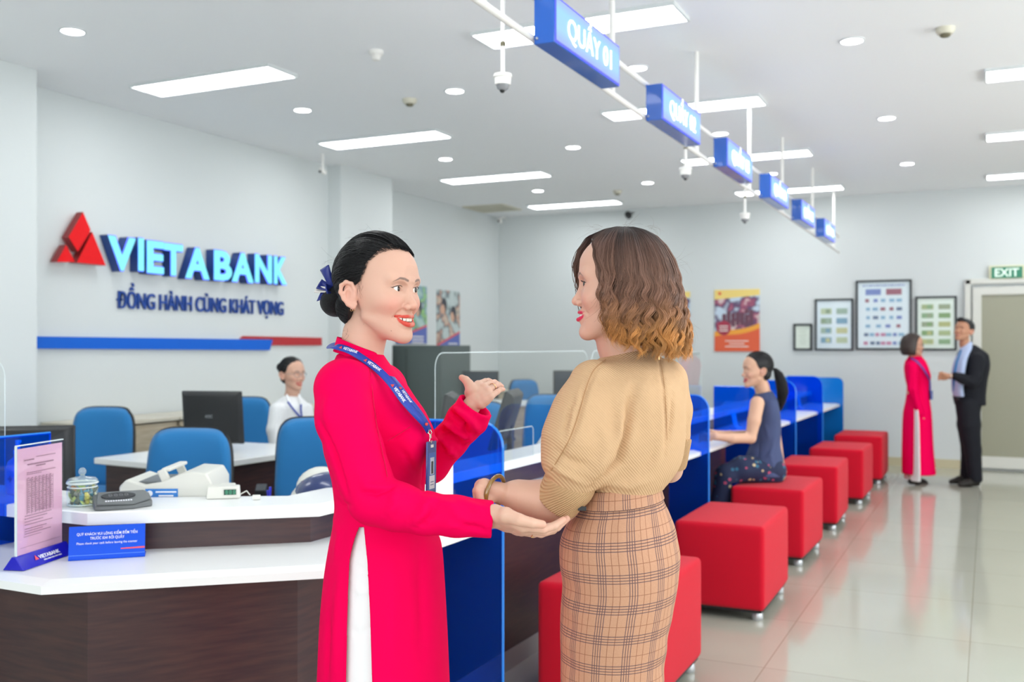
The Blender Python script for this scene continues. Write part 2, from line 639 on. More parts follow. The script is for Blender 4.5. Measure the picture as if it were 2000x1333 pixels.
blkframe = mat('black_picture_frame', '#232a2e', rough=.4)
paper_m = mat('display_paper', '#d6e4ea', rough=.4, coat=.4)
def note_mat(name, cols):
    return [mat('%s_%d' % (name, i), c, rough=.6) for i, c in enumerate(cols)]
def picture(name, label, cat, x0, x1, z0, z1, paper, group, fw=.022, y=YF):
    t = thing(name, label, cat, ((x0 + x1) / 2, y, (z0 + z1) / 2), 0, group)
    w, h = x1 - x0, z1 - z0
    fr = MB()
    fr.box((0, -.015, h / 2 - fw / 2), (w, .03, fw)); fr.box((0, -.015, -h / 2 + fw / 2), (w, .03, fw))
    fr.box((-w / 2 + fw / 2, -.015, 0), (fw, .03, h - 2 * fw)); fr.box((w / 2 - fw / 2, -.015, 0), (fw, .03, h - 2 * fw))
    obj('frame', fr, blkframe, t)
    obj('sheet', MB().box((0, -.009, 0), (w - fw * 2, .01, h - fw * 2)), paper, t)
    return t, w, h
G = 'framed banknote displays on the far wall'
rr = random.Random(4)
t, w, h = picture('framed_certificate', 'small framed certificate, lowest and leftmost of the four frames on the far wall', 'picture', -2.142, -1.919, 1.338, 1.662, mat('certificate_paper', '#dfe9dd', coat=.4), G, .025)
mb = MB()
for k in range(9):
    mb.box((0, -.0155, .09 - k * .022), (.1 - (k % 3) * .02, .002, .004))
obj('print', mb, mat('certificate_ink', '#a9b5a4'), t)
t, w, h = picture('framed_banknotes', 'black framed display of banknotes in two columns, left of the tallest frame', 'picture', -1.889, -1.448, 1.339, 1.956, paper_m, G)
nm = note_mat('banknote_print', ['#b9c8a8', '#8fa38a', '#9fb6a6', '#7fa3b8', '#c4c79a'])
for i, xx in enumerate((-.09, .09)):
    for j in range(4):
        q = obj('banknote', MB().box((xx, -.0155, .16 - .115 * j), (.125, .003, .068)), nm[(i * 2 + j) % 5], t)
        obj('note_portrait', MB().box((xx + .02, -.0175, .16 - .115 * j), (.05, .001, .05)), nm[(i + j + 1) % 5], q)
t, w, h = picture('framed_coins', 'tallest black framed display sheet in the middle of the far wall', 'picture', -1.42, -.805, 1.347, 2.165, paper_m, G)
cm = note_mat('specimen_print', ['#7d8fc4', '#c58aa8', '#8fb6d0', '#a06d7a', '#6d7f9c'])
mb = MB()
for k in range(18):
    mb.box((-.22 + .026 * k, -.0155, .345), (.017, .002, .014 if k % 3 else .02))
obj('heading', mb, cm[0], t)
for j in range(7):
    n = [2, 5, 5, 5, 4, 7, 7][j]
    for i in range(n):
        xx = -.22 + .44 * (i + .5) / n + rr.uniform(-.008, .008)
        obj('specimen', MB().box((xx, -.0155, .27 - .1 * j), ((.17 if j == 0 else .052 + rr.uniform(-.012, .01)), .003, .07 if j == 0 else .038)), cm[rr.randrange(5)], t)
t, w, h = picture('framed_banknotes', 'black framed display of green banknotes beside the man in the dark suit', 'picture', -.766, -.328, 1.342, 1.963, mat('display_paper_green', '#d9e6dc', rough=.4, coat=.4), G)
gm = note_mat('green_banknote', ['#a9b98c', '#8fb08a', '#9aa88c', '#87a878', '#b6bd86'])
for i, xx in enumerate((-.09, .09)):
    for j in range(5):
        q = obj('banknote', MB().box((xx, -.0155, .19 - .1 * j), (.125, .003, .058)), gm[(i * 2 + j) % 5], t)
        obj('note_portrait', MB().box((xx + .02, -.0175, .19 - .1 * j), (.05, .001, .042)), gm[(i + j + 1) % 5], q)

# posters: flat prints with painted-in areas (generic pictures)
def poster_mat(name, kind):
    m = mat(name, '#ffffff', rough=.35)
    nt, N, L, b = nodes(m)
    tc = N.new('ShaderNodeTexCoord')
    sp = N.new('ShaderNodeSeparateXYZ')
    L.new(tc.outputs['Generated'], sp.inputs[0])
    n = N.new('ShaderNodeTexNoise')
    n.inputs['Scale'].default_value = 5 if kind == 'orange' else 6
    n.inputs['Detail'].default_value = 2
    L.new(tc.outputs['Object'], n.inputs['Vector'])
    n2 = N.new('ShaderNodeTexNoise')
    n2.inputs['Scale'].default_value = 9
    L.new(tc.outputs['Object'], n2.inputs['Vector'])
    r = N.new('ShaderNodeValToRGB')
    cr = r.color_ramp
    if kind == 'orange':
        stops = [(.0, '#9fc7de'), (.42, '#c4d3e2'), (.5, '#5b4a6b'), (.56, '#a5536b'), (.62, '#d8c4c4'), (.75, '#49583f')]
    elif kind == 'green':
        stops = [(.0, '#c8ded4'), (.42, '#a9c7c0'), (.5, '#6c8ea8'), (.57, '#9fd07a'), (.66, '#5c6f86'), (.8, '#cfe3dc')]
    else:
        stops = [(.0, '#cfdad8'), (.45, '#bac7c6'), (.52, '#5a6670'), (.58, '#c39a86'), (.66, '#cdbfae'), (.8, '#3a4650')]
    while len(cr.elements) < len(stops):
        cr.elements.new(.5)
    for e, (p, c) in zip(cr.elements, stops):
        e.position = p
        e.color = (*srgb(c), 1)
    L.new(n.outputs['Fac'], r.inputs[0])
    def math_(op, a, bb):
        q = N.new('ShaderNodeMath')
        q.operation = op
        for i, x in enumerate((a, bb)):
            if isinstance(x, (int, float)):
                q.inputs[i].default_value = x
            else:
                L.new(x, q.inputs[i])
        return q.outputs[0]
    def mix(f, a, bb):
        q = N.new('ShaderNodeMix')
        q.data_type = 'RGBA'
        L.new(f, q.inputs['Factor'])
        for s_, x in ((6, a), (7, bb)):
            if isinstance(x, str):
                q.inputs[s_].default_value = (*srgb(x), 1)
            else:
                L.new(x, q.inputs[s_])
        return q.outputs[2]
    hx = sp.outputs[0] if kind == 'orange' else sp.outputs[1]
    hz = sp.outputs[2]
    if kind == 'orange':
        # curved lower band in orange, curved yellow band at the top
        c = math_('MULTIPLY', math_('SUBTRACT', hx, .35), .25)
        c2 = math_('ADD', math_('MULTIPLY', c, math_('ABSOLUTE', math_('SUBTRACT', hx, .35), 0)), .27)
        low = math_('LESS_THAN', hz, math_('ADD', c2, .08))
        low2 = math_('LESS_THAN', hz, c2)
        wob = math_('ADD', math_('MULTIPLY', math_('SUBTRACT', hx, .3), .06), .86)
        top = math_('GREATER_THAN', hz, wob)
        col = mix(low, r.outputs[0], '#f0a43a')
        col = mix(low2, col, '#e2613c')
        col = mix(top, col, '#ecd27c')
    else:
        diag = math_('ADD', math_('MULTIPLY', hx, .22), .08)
        low = math_('LESS_THAN', hz, math_('ADD', diag, .035))
        low2 = math_('LESS_THAN', hz, diag)
        col = mix(low, r.outputs[0], '#d9545a')
        col = mix(low2, col, '#5a6bb4')
    L.new(col, b.inputs['Base Color'])
    return m
pm_o = poster_mat('poster_print_orange', 'orange')
pm_g = poster_mat('poster_print_green', 'green')
pm_p = poster_mat('poster_print_grey', 'grey')
whitept = mat('poster_white_ink', '#f2efe8')
def poster_far(label, x0, x1, z0, z1):
    t = thing('poster', label, 'poster', ((x0 + x1) / 2, YF, (z0 + z1) / 2), 0, 'orange posters on the far wall')
    w, h = x1 - x0, z1 - z0
    obj('print', MB().box((0, -.008, 0), (w, .016, h)), pm_o, t)
    obj('badge', MB().lathe([(0, 0), (.09, 0), (.09, .004), (0, .004)], 24, c=(-w * .29, -.017, -h * .12), M=Matrix.Rotation(math.pi / 2, 3, 'X')), mat('poster_badge', '#a8324a'), t)
    obj('sun_mark', MB().lathe([(0, 0), (.02, 0), (.02, .003), (0, .003)], 16, c=(-w * .38, -.017, h * .44), M=Matrix.Rotation(math.pi / 2, 3, 'X')), mat('poster_mark', '#e0603a'), t)
    mb = MB()
    for k in range(3):
        mb.box((0, -.0175, -h * .33 - k * .035), (w * (.52 if k != 1 else .34), .002, .010))
    for k in range(3):
        mb.box((-w * .29, -.0235, -h * .09 - k * .03), (.11, .002, .011))
    obj('print_lines', mb, whitept, t)
    people = MB()
    rp = random.Random(int(abs(x0) * 10))
    for k in range(7):
        people.ball((-w * .28 + w * .1 * k, -.018, h * .12 + rp.uniform(-.04, .05)), .028, 10, (1, .08, 1.2))
        people.box((-w * .28 + w * .1 * k, -.0175, h * .02 + rp.uniform(-.02, .01)), (.05, .002, .15))
    obj('printed_figures', people, mat('poster_figures', '#6a4454'), t)
poster_far('orange and yellow poster with a crowd, right of the head of the woman in beige', -3.111, -2.55, 1.324, 2.096)
poster_far('orange poster half hidden behind the curls of the woman in beige', -3.95, -3.427, 1.322, 2.084)
def poster_left(label, y0, y1, z0, z1, m):
    t = thing('poster', label, 'poster', (X0, (y0 + y1) / 2, (z0 + z1) / 2), 0, 'posters on the left wall')
    w, h = y1 - y0, z1 - z0
    obj('print', MB().box((.008, 0, 0), (.016, w, h)), m, t)
    mb = MB()
    for k in range(3):
        mb.box((.0175, w * .18, -h * .38 - k * .035), (.002, w * .4, .014))
    obj('print_lines', mb, whitept, t)
    rp = random.Random(3)
    fig, skin = MB(), MB()
    for k, yy in enumerate((-.22, .2)):
        fig.ball((.0175, w * yy, h * (.24 - .12 * k)), .1, 14, (.03, .75, 1))
        skin.ball((.0185, w * yy - .02, h * (.2 - .12 * k)), .075, 14, (.03, .75, 1))
    obj('printed_hair', fig, mat('poster_hair', '#3c3f48'), t)
    obj('printed_faces', skin, mat('poster_skin', '#d3a890'), t)
poster_left('green and blue poster on the left wall beside the smiling face', 9.75, 10.42, 1.42, 2.11, pm_g)
poster_left('grey poster of two people on the left wall, right of the green one', 10.68, 11.25, 1.33, 2.09, pm_p)

# ------------------------------------------------------------------ logo wall
XL = -5.9
red_m = mat('logo_red', '#e6000f', rough=.25, spec=.25, coat=.15)
redside_m = mat('logo_red_side', '#8d1a1c', rough=.35)
cyan_e = mat('letter_face_lit', '#2a5a70', emis=1.1, ecol='#86f0ff')
lside_m = mat('letter_side_blue', '#14408c', rough=.35, emis=.0)
halo_m = mat('letter_rim_lit', '#5a6bff', emis=1.5, ecol='#5a6cff')
def wallpt(u, v, off=0.0):
    p = onX(u, v, XL + off)
    return (p.y, p.z)
lg = thing('triangle_logo', 'red triangular logo of three facets on the white wall', 'logo', (XL, 5.13, 2.15))
def facet(pts):
    pts = [(a - 5.13, b - 2.15) for a, b in pts]
    mb = MB().prism(pts, .03, .095, lambda a, b, h: (h, a, b))
    o = obj('facet', mb, [red_m, redside_m], lg)
    for p in o.data.polygons:
        if abs(p.normal.x) < .5:
            p.material_index = 1
    return o
facet([wallpt(163, 414, .1), wallpt(178, 449, .1), wallpt(176, 455, .1), wallpt(153, 492, .1), wallpt(135, 463, .1)])
facet([wallpt(181, 453, .1), wallpt(208, 519, .1), wallpt(151, 513, .1)])
facet([wallpt(130, 478, .1), wallpt(148, 512, .1), wallpt(112, 512, .1)])
ls = thing('bank_name_sign', 'glowing cyan VIETABANK channel letters on the white wall', 'sign', (XL, 6.4, 2.0))
def channel_letter(ch, u0, u1, vb, vt):
    a0, z0 = wallpt(u0, vb, .1)
    a1, _ = wallpt(u1, vb, .1)
    _, z1 = wallpt((u0 + u1) / 2, vt, .1)
    w, h = a1 - a0, .225
    me = fit_text(ch, w, h, bold=.012, ext=0)
    # body: extruded dark blue letter, face plate lit
    def solid(bold, e, off, m, nm, par):
        m2 = fit_text(ch, w, h, bold=bold, ext=e)
        m2.transform(frame3((0, 1, 0), (0, 0, 1), (off, a0 - 6.4, z0 - 2.0)))
        return obj(nm, m2, m, par)
    b = solid(.052, .042, .045, lside_m, 'letter', ls)
    solid(.046, .003, .089, halo_m, 'letter_rim', b)
    solid(.03, .004, .0925, cyan_e, 'letter_face', b)
for ch, u0, u1, vb, vt in [('V', 213, 266, 523, 459), ('I', 272, 282, 526, 465), ('E', 289, 321, 530, 468), ('T', 322, 358, 534, 473),
                           ('A', 364, 410, 540, 480), ('B', 420, 454, 544, 486), ('A', 455, 496, 547, 492), ('N', 500, 532, 549, 497), ('K', 537, 561, 552, 502)]:
    channel_letter(ch, u0, u1, vb, vt)
sl = thing('slogan_sign', 'navy lettering of the slogan below the glowing name', 'sign', (XL, 6.4, 1.7))
nav_m = mat('slogan_navy', '#17459a', rough=.35)
a0, z0 = wallpt(232, 603, .03)
a1, z1 = wallpt(556, 619, .03)
me = fit_text('ĐỒNG HÀNH CÙNG KHÁT VỌNG', a1 - a0, .120, bold=.008, ext=.009)
me.transform(frame3((0, 1, 0), (0, 0, 1), (.014, a0 - 6.4, 1.68 - 1.7)))
obj('lettering', me, nav_m, sl)
# blue and red bars
bb = MB().prism([(4.62, 1.379), (4.62, 1.462), (7.22, 1.452), (7.18, 1.356)], 0, .03, lambda a, b, h: (XL + h, a, b))
bb.v = [(x, y, z) for x, y, z in bb.v]
tag(obj('blue_stripe', bb, mat('stripe_blue', '#0a62cf', rough=.45, spec=.3)), 'long blue bar along the logo wall below the lettering', 'wall stripe')
bb = MB().prism([(6.8, 1.4555), (6.84, 1.482), (7.97, 1.475), (7.97, 1.40), (7.203, 1.40), (7.224, 1.4555)], 0, .022, lambda a, b, h: (XL + h, a, b))
tag(obj('red_stripe', bb, mat('stripe_red', '#b3242c', rough=.3)), 'short red bar on the wall at the end of the blue bar', 'wall stripe')

# ------------------------------------------------------------------ hanging rail with counter signs
RX = -1.6
rail = thing('sign_rail', 'white double rail hung from the ceiling over the counter', 'rail', (RX, 7.4, 2.65))
for z0_, z1_ in ((2.592, 2.50), (2.752, 2.69)):
    obj('rail_tube', MB().tube([(0, .9 - 7.4, z0_ + .03 - 2.65), (0, 12.3 - 7.4, z1_ - 2.65)], .014, 10), whitemetal_m, rail, smooth=True)
for y in (1.6, 3.1, 4.43, 5.93, 7.41, 8.7, 10.33, 11.86):
    zb = 2.592 - (y - 3.0) * .0099
    obj('hanger', MB().tube([(0, y - 7.4, CEIL - 2.65), (0, y - 7.4, zb - 2.65)], .014, 10), whitemetal_m, rail, smooth=True)
signblue = mat('sign_box_blue', '#1258b8', rough=.25, coat=.3)
signface = mat('sign_face_lit', '#2a4a9a', emis=.95, ecol='#8fc0ff')
signrim = mat('sign_rim_lit', '#20207a', emis=1.0, ecol='#5f66ff')
signtxt = mat('sign_letters_lit', '#ffffff', emis=1.6, ecol='#f4ffff')
def face_grad(m):
    nt, N, L, b = nodes(m)
    tc = N.new('ShaderNodeTexCoord')
    sp = N.new('ShaderNodeSeparateXYZ')
    r = N.new('ShaderNodeValToRGB')
    r.color_ramp.elements[0].color = (*srgb('#a0aaff'), 1)
    r.color_ramp.elements[0].position = 0.0
    e = r.color_ramp.elements.new(.3)
    e.color = (*srgb('#a4cfff'), 1)
    e = r.color_ramp.elements.new(.75)
    e.color = (*srgb('#9ed2ff'), 1)
    r.color_ramp.elements[-1].color = (*srgb('#a6b2ff'), 1)
    L.new(tc.outputs['Generated'], sp.inputs[0])
    L.new(sp.outputs[2], r.inputs[0])
    L.new(r.outputs[0], b.inputs['Emission Color'])
face_grad(signface)
for k, y in enumerate((3.50, 4.89, 6.28, 7.68, 9.06, 10.43)):
    zc = 2.655 - (y - 3.5) * .0085
    name = 'QUẦY 0%d' % (k + 1)
    t = thing('counter_sign', 'hanging blue lit counter sign, %s' % ['nearest and largest, cut by the top edge', 'second from the camera, reading QUẦY 02', 'third from the camera', 'fourth from the camera', 'fifth from the camera', 'smallest and farthest of the row'][k], 'sign', (RX + .0575, y, zc), 0, 'hanging counter number signs')
    obj('sign_box', MB().box((0, .375, 0), (.085, .74, .185)), signblue, t, bevel=.003)
    obj('lit_rim', MB().box((.0435, .375, 0), (.004, .73, .176)), signrim, t)
    obj('lit_face', MB().box((.0455, .375, 0), (.004, .712, .16)), signface, t)
    me = fit_text(name, .50, .082, bold=.0, ext=.001)
    me.transform(frame3((0, 1, 0), (0, 0, 1), (.0498, .125, -.045)))
    obj('lettering', me, signtxt, t)
    obj('fixing_screw', MB().ball((-.03, .004, -.07), .006, 8), steel_m, t, smooth=True)

# dome cameras on rods
for (p, top, lab) in [(at(982, 160, 3.9), CEIL, 'white dome camera on a ceiling rod in front of the first lit panel'),
                      (onX(1339, 338, -1.6), 2.575, 'white dome camera on a rod below the QUẦY 02 sign'),
                      (onX(1455, 425, -1.6), 2.555, 'tiny white dome camera on a thin rod below the farther signs')]:
    t = thing('dome_camera', lab, 'camera', p, 0, 'dome cameras on rods')
    obj('rod', MB().tube([(0, 0, .02), (.0, 0, top - p.z)], .009, 8), whitemetal_m, t, smooth=True)
    obj('housing', MB().lathe([(0, .03), (.036, .03), (.037, .018), (.033, .016), (.031, -.012), (.0, -.012)], 24), whitemetal_m, t, smooth=True)
    obj('dome', MB().lathe([(.026, -.012), (.023, -.026), (.012, -.035), (.0, -.037)], 20), mat('dome_grey', '#8d8f93', rough=.2), t, smooth=True)
    obj('lens_window', MB().ball((.0, -.004, -.034), .011, 12), blackpl_m, t, smooth=True)
    obj('joint', MB().lathe([(.0, .14), (.012, .14), (.012, .155), (.0, .155)], 12), detdk_m, t)
# ------------------------------------------------------------------ the counter
def offs(poly, d):
    """offset an open polyline to its left by d"""
    out = []
    n = len(poly)
    for i in range(n):
        p = Vector(poly[i]).to_2d() if len(poly[i]) == 3 else Vector(poly[i])
        t0 = (Vector(poly[i]) - Vector(poly[i - 1])).normalized() if i > 0 else None
        t1 = (Vector(poly[i + 1]) - Vector(poly[i])).normalized() if i < n - 1 else None
        t0 = t0 or t1
        t1 = t1 or t0
        n0, n1 = Vector((-t0.y, t0.x)), Vector((-t1.y, t1.x))
        m = (n0 + n1).normalized()
        out.append(tuple(p + m * d / max(.3, m.dot(n0))))
    return out
LED = [(-4.6, 1.90), (-2.334, 1.895), (-1.672, 2.455), (-1.505, 11.62)]
SLB = [(-4.6, 2.225), (-2.526, 2.219), (-1.974, 2.663), (-1.808, 11.62)]
def strip(a, b):
    return list(a) + list(reversed(b))
led_t = thing('service_counter', 'white-topped dark wood bank counter with a cut-off corner in front', 'counter', (-2.0, 2.4, 0))
def rel(poly, o=(-2.0, 2.4)):
    return [(a - o[0], b - o[1]) for a, b in poly]
# customer ledge: bevelled rim
def bevelled(outer, inner_pts, ztop, th, bw, bd):
    o0 = outer
    o1 = offs(outer, bw)
    mb = MB()
    n = len(o0)
    rows = [[(a, b, ztop - th) for a, b in inner_pts], [(a, b, ztop - th) for a, b in o0], [(a, b, ztop - bd) for a, b in o0],
            [(a, b, ztop) for a, b in o1], [(a, b, ztop) for a, b in inner_pts]]
    mb.grid(rows)
    k = len(rows)
    mb.f.append(tuple(i * n for i in range(k)))
    mb.f.append(tuple(i * n + n - 1 for i in reversed(range(k))))
    mb.f += [((k - 1) * n + j, (k - 1) * n + j + 1, j + 1, j) for j in range(n - 1)]
    return mb
ledI = offs(LED, .62)
obj('ledge', bevelled(rel(LED), rel(ledI), .75, .032, .045, .009), white_m, led_t)
SLBI = offs(SLB, .21)
SLBI[0], SLBI[1] = (-4.6, 2.52), (-2.62, 2.52)
bandO = [(-4.6, 2.262), (-2.543, 2.256), (-2.02, 2.676), (-1.85, 11.6)]
obj('riser', MB().prism(rel(strip(bandO, offs(bandO, .02))), .75, .84), wood_m, led_t)
obj('upper_shelf', bevelled(rel(SLB), rel(SLBI), .88, .04, .006, .003), white_m, led_t)
bodyO = [(-2.72, 1.975), (-2.244, 1.972), (-1.885, 2.29 + .28), (-1.73, 11.58)]
bodyO = [(-2.66, 1.975), (-2.244, 1.972), (-1.89, 2.44), (-1.735, 11.58)]
obj('front_panel', MB().prism(rel(strip(bodyO, offs(bodyO, .02))), .085, .718), wood_m, led_t)
obj('plinth', MB().prism(rel(strip(offs(bodyO, -.004), offs(bodyO, .02))), 0, .087), mat('plinth_metal', '#a9a6a6', rough=.35, metal=.5), led_t)
navy_m = mat('navy_panel', '#0b1440', rough=.3)
obj('side_panel', MB().box((-3.66 + 2.0, 1.99 - 2.4, .36), (1.94, .02, .714)), navy_m, led_t)
obj('corner_strip', MB().box((-2.675 + 2.0, 1.972 - 2.4, .36), (.026, .03, .714)), steel_m, led_t)
# teller work surface behind the shelf
desk_in = offs(LED, .58)
desk_bk = offs(LED, 1.2)
WRK = MB().prism(rel([(-4.6, 2.47), (-2.62, 2.47), (-2.2, 2.86), (-2.04, 11.5), (-2.68, 11.5), (-2.84, 3.12), (-4.6, 3.12)]), .69, .72)
obj('work_surface', WRK, white_m, led_t)
for (x, y, sx, sy) in [(-2.82, 11.4, .03, .02), (-4.55, 2.8, .03, .6), (-2.86, 4.1, .5, .03), (-2.5, 6.8, .6, .03), (-2.42, 9.5, .6, .03)]:
    obj('desk_support', MB().box((x + 2.0, y - 2.4, .345), (sx, sy, .69)), wood_m, led_t)

# translucent blue dividers between the stations
def divider(label, y, x1, depth=.34, below=True, ztop=1.08, xtop=None):
    t = thing('station_divider', label, 'divider', (x1, y, 0), 0, 'blue acrylic station dividers')
    r = .09
    prof = []
    zlow = .04 if below else .752
    prof += [(-.25, zlow), (0, zlow)]
    for i in range(7):
        a = math.pi / 2 * i / 6
        prof.append((-r + r * math.cos(a), ztop - r + r * math.sin(a)))
    prof += [(-depth, ztop), (-depth, .752), (-.25, .752)]
    # one sheet slotted over the ledge
    obj('sheet', MB().prism(prof, -.006, .006, lambda a, b, h: (a, h, b)), blueglass_m, t)
    e = MB().tube([(a + .001, 0, b) for a, b in prof[1:9 + 1]], .0062, 4)
    obj('polished_edge', e, blueedge_m, t)
    return t
for i, (y, lab) in enumerate([(3.28, 'blue acrylic divider beside the pink sleeve, nearest of the long counter'),
                         (4.67, 'blue acrylic divider hidden behind the skirt of the woman in beige'),
                         (6.06, 'blue acrylic divider just right of the beige blouse'),
                         (7.44, 'blue acrylic divider beyond the seated customer'),
                         (8.83, 'blue acrylic divider right of the customer\'s ponytail'),
                         (10.2, 'blue acrylic divider one before the end of the counter')]):
    divider(lab, y, -1.655 + (y - 2.46) * .0182 + .03, ztop=1.115 if i == 0 else 1.09)
t = thing('station_divider', 'brightest blue acrylic end panel closing the far end of the counter', 'divider', (-1.47, 11.66, 0), 0, 'blue acrylic station dividers')
prof = [(-.66, .02), (0, .02)] + [(-.07 + .07 * math.cos(math.pi / 2 * i / 6), 1.04 - .07 + .07 * math.sin(math.pi / 2 * i / 6)) for i in range(7)] + [(-.66, 1.04)]
obj('sheet', MB().prism(prof, -.008, .008, lambda a, b, h: (a, h, b)), mat('blue_end_panel', '#0f7ddc', rough=.15), t)
t = thing('station_divider', 'blue acrylic divider at the left edge in front of the sanitizer bottle', 'divider', (-2.9, 1.93, 0), 0, 'blue acrylic station dividers')
prof = [(0, .752), (.32, .752), (.32, .752)] + [(.32, .89), (.46, .89), (.46, 1.1), (0, 1.1)]
obj('sheet', MB().prism(prof, -.005, .005, lambda a, b, h: (h, a, b)), blueglass_m, t)
obj('polished_edge', MB().tube([(0, 0, 1.1), (0, .46, 1.1), (0, .46, .89)], .005, 4), blueedge_m, t)
t = thing('blue_kick_panel', 'dark blue panel below the ledge at the lower left corner', 'divider', (-2.78, 1.93, 0))
obj('sheet', MB().box((0, 0, .36), (.012, .1, .715)), navy_m, t)

# clear sneeze screens along the upper shelf
def screen(label, p0, p1, z0, z1, r=.06, g='clear acrylic screens on the counter', both=True, feet=True):
    p0, p1 = Vector((p0[0], p0[1])), Vector((p1[0], p1[1]))
    L_ = (p1 - p0).length
    a = math.atan2(p1.y - p0.y, p1.x - p0.x)
    t = thing('sneeze_screen', label, 'screen', (p0.x, p0.y, z0), a, g)
    H_ = z1 - z0
    prof = [(0, 0), (L_, 0)]
    if both:
        prof += [(L_ - r + r * math.cos(math.pi / 2 * i / 6), H_ - r + r * math.sin(math.pi / 2 * i / 6)) for i in range(7)]
    else:
        prof += [(L_, H_)]
    prof += [(r + r * math.cos(math.pi / 2 + math.pi / 2 * i / 6), H_ - r + r * math.sin(math.pi / 2 + math.pi / 2 * i / 6)) for i in range(7)]
    obj('pane', MB().prism(prof, -.0025, .0025, lambda u, w, h: (u, h, w)), clear_m, t)
    obj('polished_edge', MB().tube([(u, 0, w) for u, w in prof[1:]] + [(0, 0, 0)], .0015, 4), edge_m, t)
    if feet:
        for q in (.12, L_ - .12):
            obj('foot', MB().box((q, 0, .012), (.05, .05, .024)), clear_m, t, bevel=.003)
    return t
def sx(y, o=-1.99):
    return o + (y - 2.66) * .0184
screen('large clear screen standing on the shelf behind the open palm', (sx(3.42), 3.42), (sx(5.0), 5.0), .881, 1.37)
screen('clear screen on the shelf behind the woman in beige', (sx(5.06), 5.06), (sx(6.0), 6.0), .881, 1.37)
screen('clear screen on the shelf left of the seated customer', (sx(6.12), 6.12), (sx(7.2), 7.2), .881, 1.35)
screen('clear screen cut off by the left edge of the picture', (-3.9, 2.34), (-3.06, 2.34), .881, 1.35)
screen('low clear screen with rounded corners before the tilted monitor', (-1.95, 3.93), (-1.935, 4.27), .881, 1.02, .02, feet=False)

# ------------------------------------------------------------------ stools
stool_m = mat('red_fabric', '#cc0f2a', rough=.9, spec=.15, sheen=.1, bump=(900, .25))
def fabric_bump(m, scale=700):
    pass
def stool():
    t = thing('ottoman', 'x', 'stool')
    # upholstered block with a softly domed top
    rows = []
    nx, ny = 16, 24
    W_, D_, zb, zt, R = .462, .72, .055, .485, .03
    bm = bmesh.new()
    bmesh.ops.create_cube(bm, size=1)
    for v in bm.verts:
        v.co = Vector((v.co.x * W_, v.co.y * D_, zb + (v.co.z + .5) * (zt - zb)))
    bmesh.ops.bevel(bm, geom=bm.edges[:], offset=.028, segments=4, profile=.6, affect='EDGES')
    bmesh.ops.subdivide_edges(bm, edges=[e for e in bm.edges if e.calc_length() > .1], cuts=9, use_grid_fill=True)
    for v in bm.verts:
        fx, fy = 1 - (2 * v.co.x / W_) ** 2, 1 - (2 * v.co.y / D_) ** 2
        k = max(0, (v.co.z - zb) / (zt - zb))
        if k > .8:
            v.co.z += .012 * max(0, fx) * max(0, fy)
        fz = math.sin(math.pi * min(1, max(0, k)))
        v.co.x += math.copysign(.006 * fz * max(0, fy), v.co.x) if abs(v.co.x) > W_ * .49 else 0
        v.co.y += math.copysign(.006 * fz * max(0, fx), v.co.y) if abs(v.co.y) > D_ * .49 else 0
    me = bpy.data.meshes.new('upholstery')
    bm.to_mesh(me)
    bm.free()
    obj('upholstery', me, stool_m, t, smooth=True)
    obj('base_board', MB().box((0, 0, .05), (W_ - .03, D_ - .03, .014)), blackpl_m, t)
    pipe = MB()
    for sx_ in (-1, 1):
        for sy_ in (-1, 1):
            q = MB().lathe([(0, 0), (.026, 0), (.029, .006), (.029, .03), (.022, .043), (0, .043)], 16, c=(sx_ * (W_ / 2 - .045), sy_ * (D_ / 2 - .06), 0))
            obj('foot', q, mat('stool_foot', '#c9ccd0', rough=.3, metal=.6) if 'stool_foot' not in bpy.data.materials else bpy.data.materials['stool_foot'], t, smooth=True)
    return t
st = stool()
for k, (x, y, lab) in enumerate([(-1.35, 3.88, 'red fabric cube stool behind the plaid skirt, nearest of the row'),
                                 (-1.255, 5.42, 'large red cube stool standing clear right of the plaid skirt'),
                                 (-1.275, 6.80, 'red cube stool the customer in navy sits on'),
                                 (-1.26, 8.15, 'red cube stool just behind the seated customer'),
                                 (-1.215, 9.52, 'red cube stool second from the far end'),
                                 (-1.195, 10.93, 'red cube stool farthest away at the counter\'s end')]):
    o = st if k == 0 else dup(st)
    o.location = (x, y, 0)
    o.rotation_euler.z = [0, .01, -.02, .015, -.01, .0][k]
    o['label'] = lab
    o['group'] = 'red stools along the counter'

